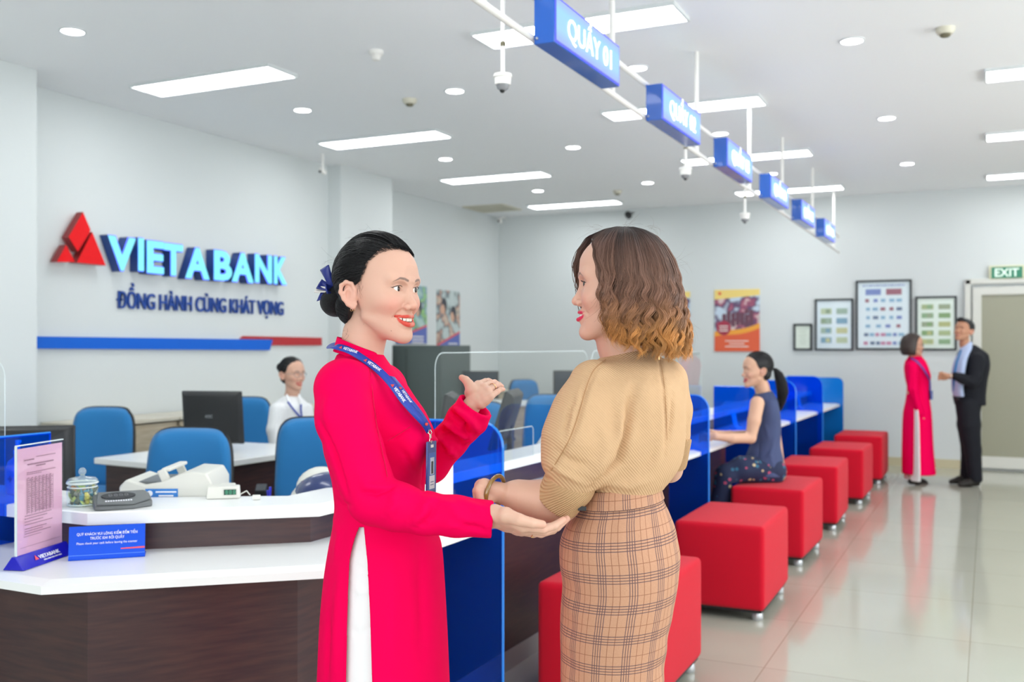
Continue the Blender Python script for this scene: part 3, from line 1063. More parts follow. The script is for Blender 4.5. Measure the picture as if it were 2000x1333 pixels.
# ------------------------------------------------------------------ office chairs
chair_m = mat('blue_upholstery', '#1f79b8', rough=.8, sheen=.15, bump=(700, .2))
def chair():
    t = thing('office_chair', 'x', 'chair')
    def pad(w, h, th, rx, curve, top_taper):
        rows = []
        n, m = 21, 19
        mb = MB()
        f, bk = [], []
        for i in range(m):
            v = -1 + 2 * i / (m - 1)
            rf, rb = [], []
            for j in range(n):
                u = -1 + 2 * j / (n - 1)
                # superellipse outline
                uu = u * math.sqrt(max(0, 1 - .5 * v * v * v * v)) if False else u
                rr_ = (abs(u) ** 5 + abs(v) ** 5) ** .2
                mx_ = max(abs(u), abs(v), 1e-6)
                s_ = mx_ / rr_ if rr_ > 0 else 1
                x = u * s_ * w / 2 * (1 - top_taper * (v + 1) / 2)
                z = v * s_ * h / 2
                e = max(0, 1 - max(abs(u), abs(v)) ** 6)
                y0 = curve * (u * u) - .02 * (v * v)
                rf.append((x, y0 - th / 2 * e ** .5, z))
                rb.append((x, y0 + th / 2 * e ** .5, z))
            f.append(rf)
            bk.append(rb)
        mb.grid(f)
        mb.grid(bk)
        return mb
    # seat
    s = pad(.48, .46, .085, 0, 0, 0)
    s.v = [(x, z, .47 - y) for x, y, z in s.v]
    obj('seat', s, chair_m, t, smooth='all')
    b = pad(.45, .51, .07, 0, -.03, .12)
    b.v = [(x, y + .25 + (z + .26) * .18, z + .745) for x, y, z in b.v]
    b.v = [(x, y, z) for x, y, z in b.v]
    bo = obj('backrest', b, chair_m, t, smooth='all')
    sh = pad(.462, .522, .034, 0, -.03, .12)
    sh.v = [(x, y + .275 + (z + .26) * .18, z + .745) for x, y, z in sh.v]
    obj('backrest_shell', sh, blackpl_m, t, smooth='all')
    obj('back_bracket', MB().box((0, .27, .53), (.07, .03, .26)).box((0, .16, .41), (.07, .24, .02)), blackpl_m, t, bevel=.004)
    for sgn in (-1, 1):
        obj('armrest', MB().tube([(sgn * .22, .08, .41), (sgn * .28, .08, .43), (sgn * .285, .08, .6), (sgn * .28, .02, .645)], .014, 8).box((sgn * .28, 0, .655), (.055, .24, .026)), blackpl_m, t, bevel=.004)
    obj('gas_lift', MB().lathe([(0, .08), (.03, .08), (.03, .24), (.018, .24), (.018, .42), (.09, .425), (.09, .43), (0, .43)], 20), blackpl_m, t, smooth=True)
    base = MB()
    for k in range(5):
        a = 2 * math.pi * k / 5 + .3
        base.tube([(0, 0, .1), (math.cos(a) * .27, math.sin(a) * .27, .07)], [.028, .016], 8)
    obj('star_base', base, blackpl_m, t, smooth=True)
    for k in range(5):
        a = 2 * math.pi * k / 5 + .3
        obj('caster', MB().lathe([(0, -.02), (.024, -.02), (.028, -.008), (.028, .008), (.024, .02), (0, .02)], 14, c=(math.cos(a) * .27, math.sin(a) * .27, .028), M=Matrix.Rotation(math.pi / 2, 3, 'X') ), blackpl_m, t, smooth=True)
    return t
ch = chair()
# rz: 0 means the chair faces -Y with its back towards +Y
def put_chair(k, x, y, rz, lab, dz=0):
    o = ch if k == 0 else dup(ch)
    o.location = (x, y, dz)
    o.rotation_euler.z = rz
    o['label'] = lab
    o['group'] = 'blue office chairs behind the counter'
    return o
R_ = math.radians
p = at(205, 800, 6.15)
put_chair(0, p.x - .11, p.y - .1, R_(20), 'blue office chair at the left in front of the beige cabinet')
put_chair(1, -3.36, 3.38, R_(22), 'blue office chair nearest the counter, below the black monitor')
put_chair(2, -3.17, 4.25, R_(38), 'blue office chair half hidden behind the pink dress')
put_chair(3, -5.01, 5.75, R_(30), 'blue office chair between the monitor and the woman in white')
put_chair(4, -3.12, 5.95, R_(25), 'blue office chair behind the tilted monitor, beside the open palm')
put_chair(5, -4.62, 10.35, R_(60), 'small far blue office chair seen through the clear screen')
put_chair(6, -3.12, 7.1, R_(15), 'blue office chair left of the beige sleeve')
put_chair(7, -3.0, 9.05, R_(40), 'far blue office chair behind the seated customer\'s head')
put_chair(8, -2.95, 8.05, R_(35), 'blue office chair right of the beige shoulder behind the clear screen')

# ------------------------------------------------------------------ monitors
def monitor(name, label, loc, rz, w=.41, h=.33, tilt=0, zf=.06, group=None, col=None, logo=True):
    t = thing(name, label, 'monitor', loc, rz, group)
    c = col or blackpl_m
    bm_ = MB()
    M = Matrix.Rotation(tilt, 3, 'X')
    cz = zf + h / 2
    def T(p):
        q = M @ Vector((p[0], p[1], p[2]))
        return (q.x, q.y, q.z + cz)
    mb = MB().box((0, 0, 0), (w, .022, h))
    mb.v = [T(p) for p in mb.v]
    obj('bezel', mb, c, t, bevel=.006)
    mb = MB()
    rows = []
    for s_, y in ((.98, .011), (.93, .03), (.86, .042), (.5, .055)):
        rows.append([(sx_ * w / 2 * s_, y, sz * h / 2 * s_) for sx_, sz in ((-1, -1), (1, -1), (1, 1), (-1, 1))])
    mb.grid(rows, closed=True)
    mb.f.append((12, 13, 14, 15))
    mb.v = [T(p) for p in mb.v]
    obj('back_cover', mb, c, t, bevel=.003)
    mb = MB().box((0, -.0115, .008), (w - .04, .002, h - .05))
    mb.v = [T(p) for p in mb.v]
    obj('screen', mb, mat('dark_screen', '#28323c', rough=.12) if 'dark_screen' not in bpy.data.materials else bpy.data.materials['dark_screen'], t)
    obj('neck', MB().box((0, .035, (cz - .03) / 2 + .005), (.09, .03, cz - .02)), c, t, bevel=.005)
    obj('foot', MB().lathe([(0, 0), (.11, 0), (.11, .008), (.03, .02), (0, .02)], 24, c=(0, .03, 0)), c, t, smooth=True)
    return t
monitor('monitor', 'black monitor seen from the back on the rear desk', (-4.37, 4.80, .751), R_(-165), .40, .33, R_(-6), .035)
m_ = bpy.data.objects['monitor']
me = fit_text('AOC', .05, .018, bold=.02)
me.transform(frame3((-1, 0, 0), (0, 0, 1), (.025, .0575, .20)))
obj('lettering', me, mat('monitor_logo', '#8b8f94', rough=.3), m_)
monitor('monitor', 'large black monitor at the left edge behind the blue divider', (-3.70, 2.86, .721), R_(-142), .50, .31, 0, .03)
monitor('monitor', 'black monitor seen edge-on, tilted, standing behind the shelf', (-2.42, 4.95, .721), R_(-73), .44, .33, R_(-17), .11)
monitor('monitor', 'added monitor standing in for a reflection in the clear screen beside the pink shoulder', (-2.48, 4.40, .721), R_(-66), .36, .27, R_(-8), .17)  # solid monitor added where the glass only holds a bluish reflection
monitor('monitor', 'dark monitor right of centre behind the beige shoulder', (-4.0, 9.9, .781), R_(20), .46, .33, R_(0), .02)
monitor('monitor', 'small far monitor above the open palm', (-4.98, 9.6, .801), R_(20), .4, .3, 0, .02)
monitor('monitor', 'grey monitor behind the head of the seated customer', (-2.42, 8.0, .72), R_(-80), .42, .33, R_(-14), .1, col=mat('grey_plastic', '#6b6f70', rough=.5))
monitor('monitor', 'grey monitor right of the beige shoulder', (-2.5, 6.3, .72), R_(-80), .42, .33, R_(-12), .1, col=bpy.data.materials['grey_plastic'])

# ------------------------------------------------------------------ rear desk and low cabinets
dk = thing('rear_desk', 'white-topped dark desk with a cut corner behind the chairs', 'desk', (-4.2, 4.8, 0))
top = [(-4.66, 4.14), (-4.12, 4.09), (-3.86, 4.26), (-3.80, 5.25), (-4.66, 5.25)]
dr = lambda P: [(a + 4.2, b - 4.8) for a, b in P]
obj('desk_top', MB().prism(dr(top), .715, .75), white_m, dk, bevel=.004)
bd = [(-4.62, 4.19), (-4.14, 4.14), (-3.91, 4.29), (-3.85, 5.21), (-3.88, 5.21), (-3.94, 4.31), (-4.15, 4.17), (-4.62, 4.22)]
obj('modesty_panel', MB().prism(dr(bd), .0, .715), wood_m, dk)
obj('side_panel', MB().box((-4.62 + 4.2, 4.75 - 4.8, .3575), (.03, .95, .715)), wood_m, dk)
obj('plan', MB().box((.12, -.1, .7525), (.21, .297, .003)), mat('white_paper', '#f6f6f4', rough=.6), dk) if False else None
beige_m = mat('beige_laminate', '#c3b69d', rough=.5)
wood_grain(beige_m, '#b8aa90', '#cbbfa8', (2, 2, 12))
def cabinet(label, x0, x1, y0, y1, zt, n, face='x', group=None):
    t = thing('low_cabinet', label, 'cabinet', ((x0 + x1) / 2, (y0 + y1) / 2, 0), 0, group)
    w, d = x1 - x0, y1 - y0
    obj('carcass', MB().box((0, 0, zt / 2 - .02), (w - .03, d - .01, zt - .04)), beige_m, t)
    obj('top_board', MB().box((0, 0, zt - .014), (w + .01, d + .01, .028)), mat('cabinet_top', '#d9d2c0', rough=.4) if 'cabinet_top' not in bpy.data.materials else bpy.data.materials['cabinet_top'], t, bevel=.003)
    for k in range(n):
        yy = -d / 2 + d * (k + .5) / n
        dd = obj('door', MB().box((w / 2 - .004, yy, zt / 2 - .02), (.02, d / n - .008, zt - .1)), beige_m, t, bevel=.003)
        s_ = 1 if k % 2 == 0 else -1
        hy = yy + s_ * (d / n / 2 - .045)
        obj('handle', MB().tube([(w / 2 + .005, hy, zt * .62 - .06), (w / 2 + .03, hy, zt * .62 - .04), (w / 2 + .03, hy, zt * .62 + .04), (w / 2 + .005, hy, zt * .62 + .06)], .006, 8), steel_m, dd, smooth=True)
    return t
for k in range(3):
    cabinet(['low beige cabinet under the bars, partly behind the left blue chair', 'low beige cabinet with curved handles under the blue bar', 'low beige cabinet behind the woman in white'][k], -5.88, -5.45, 4.78 + k * .86, 5.62 + k * .86, .87, 2, group='low beige cabinets along the logo wall')
t = cabinet('low beige cabinet along the left wall seen through the clear screen', -6.1, -5.65, 10.2, 11.9, .82, 4)
fc = thing('filing_cabinet', 'dark grey steel cabinet behind the lanyard woman\'s shoulder', 'cabinet', (-5.69, 9.55, 0))
grey_m = mat('dark_grey_steel', '#56615f', rough=.45)
obj('body', MB().box((0, 0, .7), (.9, .62, 1.4)), grey_m, fc, bevel=.006)
for k in range(2):
    dd = obj('door', MB().box((-.225 + .45 * k, -.318, .72), (.435, .016, 1.3)), grey_m, fc, bevel=.003)
    obj('handle', MB().box((-.03 + .06 * k, -.332, .75), (.015, .015, .12)), steel_m, dd)
# far desks behind the tellers
def simple_desk(label, x, y, w, d, z, rz=0, m=beige_m, topm=white_m):
    t = thing('office_desk', label, 'desk', (x, y, 0), rz, 'beige desks at the back of the office')
    obj('desk_top', MB().box((0, 0, z - .015), (w, d, .03)), topm, t, bevel=.003)
    obj('modesty_panel', MB().box((0, -d / 2 + .04, (z - .03) / 2), (w - .06, .02, z - .03)), m, t)
    for s_ in (-1, 1):
        obj('side_panel', MB().box((s_ * (w / 2 - .03), 0, (z - .03) / 2), (.025, d - .08, z - .03)), m, t)
    return t
simple_desk('beige desk behind the open palm', -4.72, 9.6, 1.0, .6, .8)
simple_desk('beige desk at the back, left of the beige shoulder', -3.60, 9.9, 1.2, .6, .78)

# ------------------------------------------------------------------ things on the counter
ink_m = mat('print_ink', '#9a7688', rough=.6)
wink_m = mat('white_lettering', '#f3f6ff', rough=.5)
logored = mat('small_logo_red', '#f0525c', rough=.5)
deepblue = mat('stand_blue', '#1414b4', rough=.25)
# pink notice in its clear stand
s0, s1 = onz(31, 1113, .752), onz(122, 1082, .752)
a = math.atan2(s1.y - s0.y, s1.x - s0.x)
Ls = (s1.xy - s0.xy).length
ns = thing('notice_stand', 'pink price sheet in a clear stand with a blue triangular base', 'sign', (s0.x, s0.y, .751), a)
obj('base', MB().prism([(-.034, 0), (.034, 0), (.006, .038), (-.006, .038)], -.012, Ls + .012, lambda p, q, h: (h, p, q)), deepblue, ns, bevel=.002)
obj('pink_sheet', MB().box((Ls / 2, 0, .175), (Ls - .006, .001, .345)), mat('pink_paper', '#e9b6d2', rough=.35, coat=.6), ns)
obj('clear_sleeve', MB().box((Ls / 2, -.0025, .178), (Ls, .002, .355)).box((Ls / 2, .0025, .178), (Ls, .002, .355)), clear_m, ns)
obj('sleeve_edge', MB().box((Ls / 2, 0, .357), (Ls, .007, .003)).box((0, 0, .178), (.003, .007, .355)), edge_m, ns)
pr = MB()
rt = random.Random(7)
def line(x0, x1, z, h=.0012):
    pr.box(((x0 + x1) / 2, -.004, z), (abs(x1 - x0), .0006, h))
W_ = Ls
def words(x0, x1, z, h=.0028, g=.6):
    x = x0
    while x < x1:
        w = rt.uniform(.004, .009)
        pr.box((x + w / 2, -.004, z), (w, .0006, h))
        x += w + .002
words(.15 * W_, .33 * W_, .312, .004)
words(.4 * W_, .78 * W_, .318, .002)
words(.22 * W_, .76 * W_, .298, .0038)
words(.4 * W_, .6 * W_, .291, .0038)
words(.2 * W_, .8 * W_, .274, .002)
words(.2 * W_, .5 * W_, .269, .002)
for i in range(16):
    z = .258 - i * .0066
    line(.2 * W_, .76 * W_, z - .003, .0005)
    for j in range(7):
        x = (.22 + .078 * j) * W_
        words(x, x + .035 * W_, z, .0022)
for x in (.2, .3, .38, .46, .54, .62, .7, .76):
    pr.box((x * W_, -.004, .205), (.0006, .0006, .105))
for i, z in enumerate((.148, .14, .131, .122, .11, .103, .096)):
    words(.16 * W_, (.72 - .1 * (i % 3)) * W_, z, .002)
line(.14 * W_, .5 * W_, .088)
line(.06 * W_, .92 * W_, .058, .0007)
obj('printed_text', pr, ink_m, ns)
me = fit_text('VIETABANK', .1, .011, bold=.02, ext=.0004)
nrm = Vector((0, -.038, .028)).normalized()
upv = Vector((0, .028, .038)).normalized()
me.transform(frame3((1, 0, 0), upv, Vector((.075, -.0235, .0165)) + nrm * .001))
obj('lettering', me, wink_m, ns)
me = fit_text('ĐỒNG HÀNH CÙNG KHÁT VỌNG', .085, .004, bold=.01, ext=.0003)
me.transform(frame3((1, 0, 0), upv, Vector((.09, -.0285, .009)) + nrm * .001))
obj('small_lettering', me, wink_m, ns)
obj('logo_mark', MB().prism([(0, 0), (.017, 0), (.0085, .015)], 0, .001, lambda p, q, h: tuple(Vector((.055, -.0235, .0165)) + Vector((1, 0, 0)) * p + upv * q + nrm * (h + .0006))), logored, ns)

# blue desk sign
s0, s1 = onz(133, 1096, .752), onz(283, 1087, .752)
a = math.atan2(s1.y - s0.y, s1.x - s0.x)
Ls = (s1.xy - s0.xy).length
bs = thing('desk_sign', 'blue acrylic sign asking customers to check their cash', 'sign', (s0.x, s0.y, .751), a)
tl = R_(-14)
def tilt_pt(x, z, off=0):
    return Vector((x, -math.sin(tl) * z - off * math.cos(tl), z * math.cos(tl) + .001 - off * math.sin(tl) * -1 * 0))
sb_m = mat('desk_sign_blue', '#0c4fd6', rough=.35, spec=.2)
upv = Vector((0, -math.sin(tl), math.cos(tl)))
nrm = Vector((0, -math.cos(tl), -math.sin(tl)))
obj('plate', MB().prism([(0, 0), (Ls, 0), (Ls, .1), (0, .1)], 0, .004, lambda p, q, h: tuple(Vector((p, 0, .001)) + upv * q - nrm * h)), sb_m, bs)
obj('foot', MB().box((Ls / 2, .035, .002), (Ls, .07, .004)), sb_m, bs)
obj('crease', MB().prism([(0, .012), (Ls, .012), (Ls, .014), (0, .014)], 0, .001, lambda p, q, h: tuple(Vector((p, 0, .001)) + upv * q + nrm * h)), mat('crease_blue', '#3d7cf0', rough=.2), bs)
for txt, w, h, zz in (('QUÝ KHÁCH VUI LÒNG KIỂM ĐẾM TIỀN', .172, .0078, .072), ('TRƯỚC KHI RỜI QUẦY', .097, .0078, .059), ('Please check your cash before leaving the counter', .172, .0065, .045)):
    me = fit_text(txt, w, h, bold=.006 if txt.isupper() else .0, ext=.0003, spacing=1.06)
    me.transform(frame3((1, 0, 0), upv, Vector((Ls / 2 - w / 2, 0, .001)) + upv * zz + nrm * .001))
    obj('lettering', me, wink_m, bs)
obj('red_rule', MB().prism([(Ls * .68, .026), (Ls - .001, .026), (Ls - .001, .031), (Ls * .68, .029)], 0, .001, lambda p, q, h: tuple(Vector((p, 0, .001)) + upv * q + nrm * h)), logored, bs)

# candy jar
pj = onz(151, 988, .882)
jr = thing('candy_jar', 'round glass jar with a knobbed lid full of wrapped candies', 'jar', (pj.x, pj.y + .02, .881))
jar_gl = glass('jar_glass', (.93, .97, .96), .03, 1.0, .09, (.85, .93, .92))
obj('glass_body', MB().lathe([(0, 0), (.04, 0), (.047, .008), (.048, .045), (.044, .058), (.038, .064), (.038, .07)], 32), jar_gl, jr, smooth='all')
lid_gl = glass('lid_glass', (.9, .95, .95), .05, 1.0, .22, (.85, .92, .92))
obj('glass_lid', MB().lathe([(.044, .068), (.048, .071), (.048, .079), (.040, .088), (.02, .092), (.008, .094), (.007, .1), (0, .1)], 32), lid_gl, jr, smooth='all')
obj('lid_knob', MB().ball((0, 0, .109), .0125, 20), lid_gl, jr, smooth='all')
obj('base_rim', MB().tube([(.044 * math.cos(x / 24 * 2 * math.pi), .044 * math.sin(x / 24 * 2 * math.pi), .004) for x in range(25)], .0026, 8, False), mat('glass_base', '#cfdcd8', rough=.1), jr, smooth=True)
obj('neck_rim', MB().tube([(.0445 * math.cos(x / 24 * 2 * math.pi), .0445 * math.sin(x / 24 * 2 * math.pi), .060) for x in range(25)], .0024, 8, False), mat('glass_neck', '#dfe8e6', rough=.1), jr, smooth=True)
obj('lid_rim', MB().tube([(.047 * math.cos(x / 24 * 2 * math.pi), .047 * math.sin(x / 24 * 2 * math.pi), .073) for x in range(25)], .0028, 8, False), mat('glass_rim', '#dfe8e6', rough=.1), jr, smooth=True)
cmats = [mat('wrapper_%s' % n, c, rough=.3) for n, c in (('yellow', '#ecdf6a'), ('lime', '#cfe07a'), ('teal', '#1f8fae'), ('orange', '#e59a4a'), ('dark', '#4a5a3a'), ('cream', '#f0ecc0'))]
rc = random.Random(11)
cand = []
def candy_mesh():
    mb = MB()
    n = 6
    for s_ in (-1, 1):
        mb.grid([[(x * .011, y * .0075, s_ * .004 * (1 - (x * x) ** 2) * (1 - y * y)) for x in (-1.5, -.95, -.5, 0, .5, .95, 1.5)] for y in (-1, -.5, 0, .5, 1)])
    return mb
for i in range(34):
    lv = i // 9
    ang = rc.uniform(0, 6.28)
    rad = .0275 * (1 if i % 9 < 7 else .4)
    c = Vector((math.cos(ang + i * 2.4) * rad, math.sin(ang + i * 2.4) * rad, .011 + lv * .0125))
    o = obj('candy', candy_mesh(), cmats[(i * 7 + lv) % 6], None, loc=Vector(jr.location) + c, rot=(rc.uniform(-1.2, 1.2), rc.uniform(-1.2, 1.2), rc.uniform(0, 6.28)), smooth='all')
    cn_ = ['yellow', 'lime green', 'teal blue', 'orange', 'dark olive', 'cream'][(i * 7 + lv) % 6]
    tag(o, '%s wrapped candy lying in the glass jar' % cn_, 'candy', '%s candies in the jar' % cn_)

# dark counting display
p0 = onz(185, 999, .882)
p1 = onz(286, 992, .882)
a = math.atan2(p1.y - p0.y, p1.x - p0.x)
cd = thing('payment_keypad', 'dark grey flat display unit with an oval screen beside the candy jar', 'display', (p0.x, p0.y, .881), a)
kd_m = mat('graphite_plastic', '#63686a', rough=.4)
sl_ = lambda x, y, h: (x, y, .010 + .26 * y + h)
obj('housing', MB().prism([(0, .012), (.02, .0), (.115, .0), (.175, .035), (.172, .1), (.16, .115), (.015, .115), (0, .1)], 0, .001, lambda x, y, h: (x, y, 0) if h == 0 else sl_(x, y, 0)), kd_m, cd, bevel=.003)
obj('deck', MB().prism([(.006, .014), (.115, .004), (.168, .038), (.165, .098), (.155, .11), (.015, .11)], 0, .006, lambda x, y, h: sl_(x, y, h)), kd_m, cd, bevel=.003)
el = [(.075 + .052 * math.cos(i / 28 * 2 * math.pi), .068 + .026 * math.sin(i / 28 * 2 * math.pi)) for i in range(28)]
obj('oval_screen', MB().prism(el, .0062, .0085, lambda x, y, h: sl_(x, y, h)), mat('oval_screen', '#2a2d33', rough=.1), cd)
dg = MB()
def seg7(mb, x, y, w, hgt, t_, fn):
    for (ax, ay, bx_, by_) in ((0, 0, 1, 0), (0, .5, 1, .5), (0, 1, 1, 1), (0, 0, 0, .5), (1, 0, 1, .5), (0, .5, 0, 1), (1, .5, 1, 1)):
        x0_, y0_, x1_, y1_ = x + ax * w, y + ay * hgt, x + bx_ * w, y + by_ * hgt
        if ay == by_:
            poly = [(x0_ + t_, y0_ - t_ / 2), (x1_ - t_, y0_ - t_ / 2), (x1_ - t_, y0_ + t_ / 2), (x0_ + t_, y0_ + t_ / 2)]
        else:
            poly = [(x0_ - t_ / 2, y0_ + t_), (x0_ + t_ / 2, y0_ + t_), (x0_ + t_ / 2, y1_ - t_), (x0_ - t_ / 2, y1_ - t_)]
        mb.prism(poly, 0, .0008, fn)
for k in range(4):
    seg7(dg, .047 + .016 * k, .06, .009, .018, .002, lambda x, y, h: sl_(x, y, h + .0087))
obj('digits', dg, mat('lcd_digit', '#77787c', rough=.3), cd)
kb = MB()
for k in range(11):
    kb.prism([(.033 + .0075 * k, .028), (.038 + .0075 * k, .028), (.038 + .0075 * k, .033), (.033 + .0075 * k, .033)], .006, .0078, lambda x, y, h: sl_(x, y, h))
obj('keys', kb, wink_m, cd)

# banknote counter and the small green display
ivory_m = mat('ivory_machine', '#dcdcd4', rough=.4)
bc = thing('banknote_counter', 'ivory banknote counting machine with a blue label', 'machine', (-2.60, 2.68, .755), R_(28))
obj('base', MB().box((0, 0, -.018), (.24, .2, .034)), kd_m, bc)
side = [(-.15, 0), (.14, 0), (.15, .05), (.15, .17), (.13, .205), (.06, .21), (-.02, .175), (-.08, .165), (-.14, .185), (-.165, .16), (-.165, .12), (-.13, .09)]
obj('housing', MB().prism(side, -.125, .125, lambda p_, q_, h: (p_, h, q_)), ivory_m, bc, bevel=.006)
obj('note_tray', MB().box((-.07, 0, .168), (.1, .2, .012)), kd_m, bc)
obj('feed_arm', MB().box((-.02, -.1, .195), (.03, .014, .045), M=Matrix.Rotation(R_(-25), 3, 'Y')).box((-.02, .1, .195), (.03, .014, .045), M=Matrix.Rotation(R_(-25), 3, 'Y')).box((-.012, 0, .215), (.03, .21, .012)), ivory_m, bc, bevel=.004)
obj('blue_label', MB().box((-.02, -.1262, .125), (.11, .0015, .055)), mat('label_blue', '#2f7fd0', rough=.4), bc)
pr = MB()
for k in range(3):
    pr.box((-.005, -.1275, .142 - .013 * k), (.07 - .02 * (k % 2), .001, .005))
obj('label_print', pr, wink_m, bc)
obj('label_badge', MB().lathe([(0, 0), (.01, 0), (.01, .001), (0, .001)], 18, c=(-.06, -.1272, .137), M=Matrix.Rotation(math.pi / 2, 3, 'X')), wink_m, bc)
obj('side_block', MB().box((.17, -.04, .075), (.05, .16, .15)), ivory_m, bc, bevel=.006)

p = onz(437, 978, .88)
gd = thing('customer_display', 'small white box with a green digital readout', 'display', (p.x - .02, p.y + .02, .881), R_(38))
obj('housing', MB().prism([(-.055, 0), (.055, 0), (.052, .04), (-.052, .042)], 0, .05, lambda x, z, h: (x, h, z)), ivory_m, gd, bevel=.003)
obj('readout', MB().box((.022, -.0012, .022), (.04, .003, .018)), mat('readout_green', '#1d4a3c', rough=.2), gd)
dg = MB()
for k in range(3):
    seg7(dg, .008 + .0125 * k, .0165, .0065, .011, .0014, lambda x, y, h: (x, -.003 - h, y))
obj('digits', dg, mat('digit_green', '#4fb98a', emis=.3), gd)
obj('cable', MB().tube([(.055, .03, .01), (.075, .035, .02), (.085, .04, .006), (.085, .07, .001)], .002, 6), ivory_m, gd, smooth=True)

p = onz(497, 978, .88)
o = tag(obj('eraser', MB().box((0, 0, .008), (.026, .012, .016)), ivory_m, loc=(p.x, p.y + .01, .881), rot=(0, 0, .6), bevel=.002), 'tiny white block on the shelf right of the green readout', 'desk item')
for k, (u, lab) in enumerate(((521, 'white pen standing upright behind the shelf'), (527, 'blue pen leaning behind the shelf'))):
    q = at(u, 970, 3.5)
    t = thing('pen', lab, 'pen', (q.x, q.y, .722), 0, 'pens behind the shelf')
    obj('barrel', MB().tube([(0, 0, 0), (.012 * (1 - 2 * k), .004, .175 - .012 * k)], .004, 8), wink_m if k == 0 else deepblue, t, smooth=True)
    obj('cap', MB().tube([(.012 * (1 - 2 * k) * .8, .0035, (.175 - .012 * k) * .8), (.012 * (1 - 2 * k) * 1.02, .004, .18 - .012 * k)], .0048, 8), deepblue, t, smooth=True)

# sanitizer behind the blue divider
t = thing('sanitizer_bottle', 'pump bottle with a plus sign behind the blue divider at the left edge', 'bottle', (-3.07, 2.40, .881))
sm = mat('sanitizer_blue', '#6fb7ea', rough=.2)
obj('bottle', MB().lathe([(0, 0), (.036, 0), (.04, .008), (.04, .09), (.034, .112), (.016, .128), (.014, .138), (0, .138)], 24), sm, t, smooth=True)
obj('pump', MB().lathe([(0, .138), (.016, .138), (.016, .152), (.006, .154), (.006, .175), (.01, .178), (.01, .186), (0, .186)], 16).tube([(0, 0, .182), (.02, -.02, .182), (.03, -.03, .172)], .005, 8), wink_m, t, smooth=True)
obj('plus_mark', MB().box((.01, -.0405, .055), (.022, .002, .007)).box((.01, -.0405, .055), (.007, .002, .022)), deepblue, t)

# helmet-like white and navy device behind the pink dress
p = at(628, 955, 3.75)
t = thing('counting_machine', 'white and navy rounded machine behind the pink dress at waist height', 'machine', (p.x, p.y, .72), R_(20))
nv = mat('machine_navy', '#26376a', rough=.25, coat=.3)
obj('housing', MB().ball((0, 0, .09), .12, 28, (1, 1.1, .75)), ivory_m, t, smooth='all')
obj('navy_cover', MB().ball((0.02, -.008, .115), .118, 28, (1, 1.1, .78)), nv, t, smooth='all')
obj('top_band', MB().ball((-.01, .02, .14), .1, 24, (.9, 1, .8)), ivory_m, t, smooth='all')
me = fit_text('VIETABANK', .09, .014, bold=.02, ext=.001)
me.transform(frame3((1, 0, 0), (0, .3, 1), (-.05, -.137, .115)))
obj('lettering', me, wink_m, t)

# leaflets in a clear holder under the pink sleeve
p = onz(862, 985, .752)
LFX, LFY = -1.765, 3.0
t = thing('leaflet_holder', 'clear holder of orange and white leaflets beside the nearest blue divider', 'leaflets', (LFX, LFY, .751), R_(64))
obj('holder', MB().box((0, -.03, .06), (.2, .002, .12)).box((0, .03, .14), (.2, .002, .28)).box((-.1, 0, .07), (.002, .06, .14)).box((.1, 0, .07), (.002, .06, .14)), clear_m, t)
for k, (c, lab) in enumerate((('#eceff0', 'w'), ('#e0923c', 'o'), ('#f4f2ea', 'c'), ('#7a9cc4', 'b'), ('#efefee', 'g'))):
    o = obj('leaflet', MB().box((0, 0, .135), (.19 - .01 * (k % 2), .003, .27 - .014 * (k % 3))), mat('leaflet_%s' % lab, c, rough=.3), loc=(LFX + (-.02 + .01 * k) * -math.sin(R_(64)), LFY + (-.02 + .01 * k) * math.cos(R_(64)), .754), rot=(0, 0, R_(64)))
    tag(o, ['white', 'orange', 'cream', 'pale blue', 'light grey'][k] + ' leaflet standing in the clear holder under the pink sleeve', 'leaflet', 'leaflets in the holder')

# small office clutter seen over the long shelf: one note counter and stamp box per station
def small_machine(label, x, y, z, rz=0):
    t = thing('receipt_machine', label, 'machine', (x, y, z), rz, 'ivory machines behind the long shelf')
    obj('housing', MB().prism([(-.1, 0), (.1, 0), (.1, .09), (.06, .13), (-.06, .14), (-.11, .1)], -.09, .09, lambda p_, q_, h: (p_, h, q_)), ivory_m, t, bevel=.008)
    obj('slot', MB().box((.03, -.0915, .06), (.1, .003, .05)), blackpl_m, t)
    return t
small_machine('ivory machine with a dark slot behind the shelf, left of the beige sleeve', -2.3, 5.45, .72 + .06, R_(80))
bpy.data.objects['receipt_machine'].location.z = .721
small_machine('ivory machine beyond the seated customer\'s hands', -2.28, 7.5, .721, R_(70))
small_machine('pale machine near the far end of the counter', -2.2, 9.6, .721, R_(70))
pl = thing('potted_plant', 'small green plant behind the shelf next to the beige sleeve', 'plant', (-2.32, 5.85, .721))
obj('pot', MB().lathe([(0, 0), (.05, 0), (.06, .09), (.055, .09), (.05, .08), (0, .08)], 20), wink_m, pl, smooth=True)
leaf_m = mat('leaf_green', '#6f8f4a', rough=.5)
lv = MB()
rp = random.Random(5)
for k in range(26):
    a = rp.uniform(0, 6.28)
    l = rp.uniform(.1, .2)
    up = rp.uniform(.5, 1.3)
    dx, dy = math.cos(a), math.sin(a)
    pts = [Vector((dx * l * q, dy * l * q, .08 + l * up * q - .25 * l * q * q * up)) for q in (0, .33, .66, 1)]
    sd = Vector((-dy, dx, 0)) * .011
    lv.grid([[pts[i] - sd * w_, pts[i] + Vector((0, 0, .002)), pts[i] + sd * w_] for i, w_ in enumerate((.4, 1, .8, .05))])
obj('foliage', lv, leaf_m, pl, smooth=True)

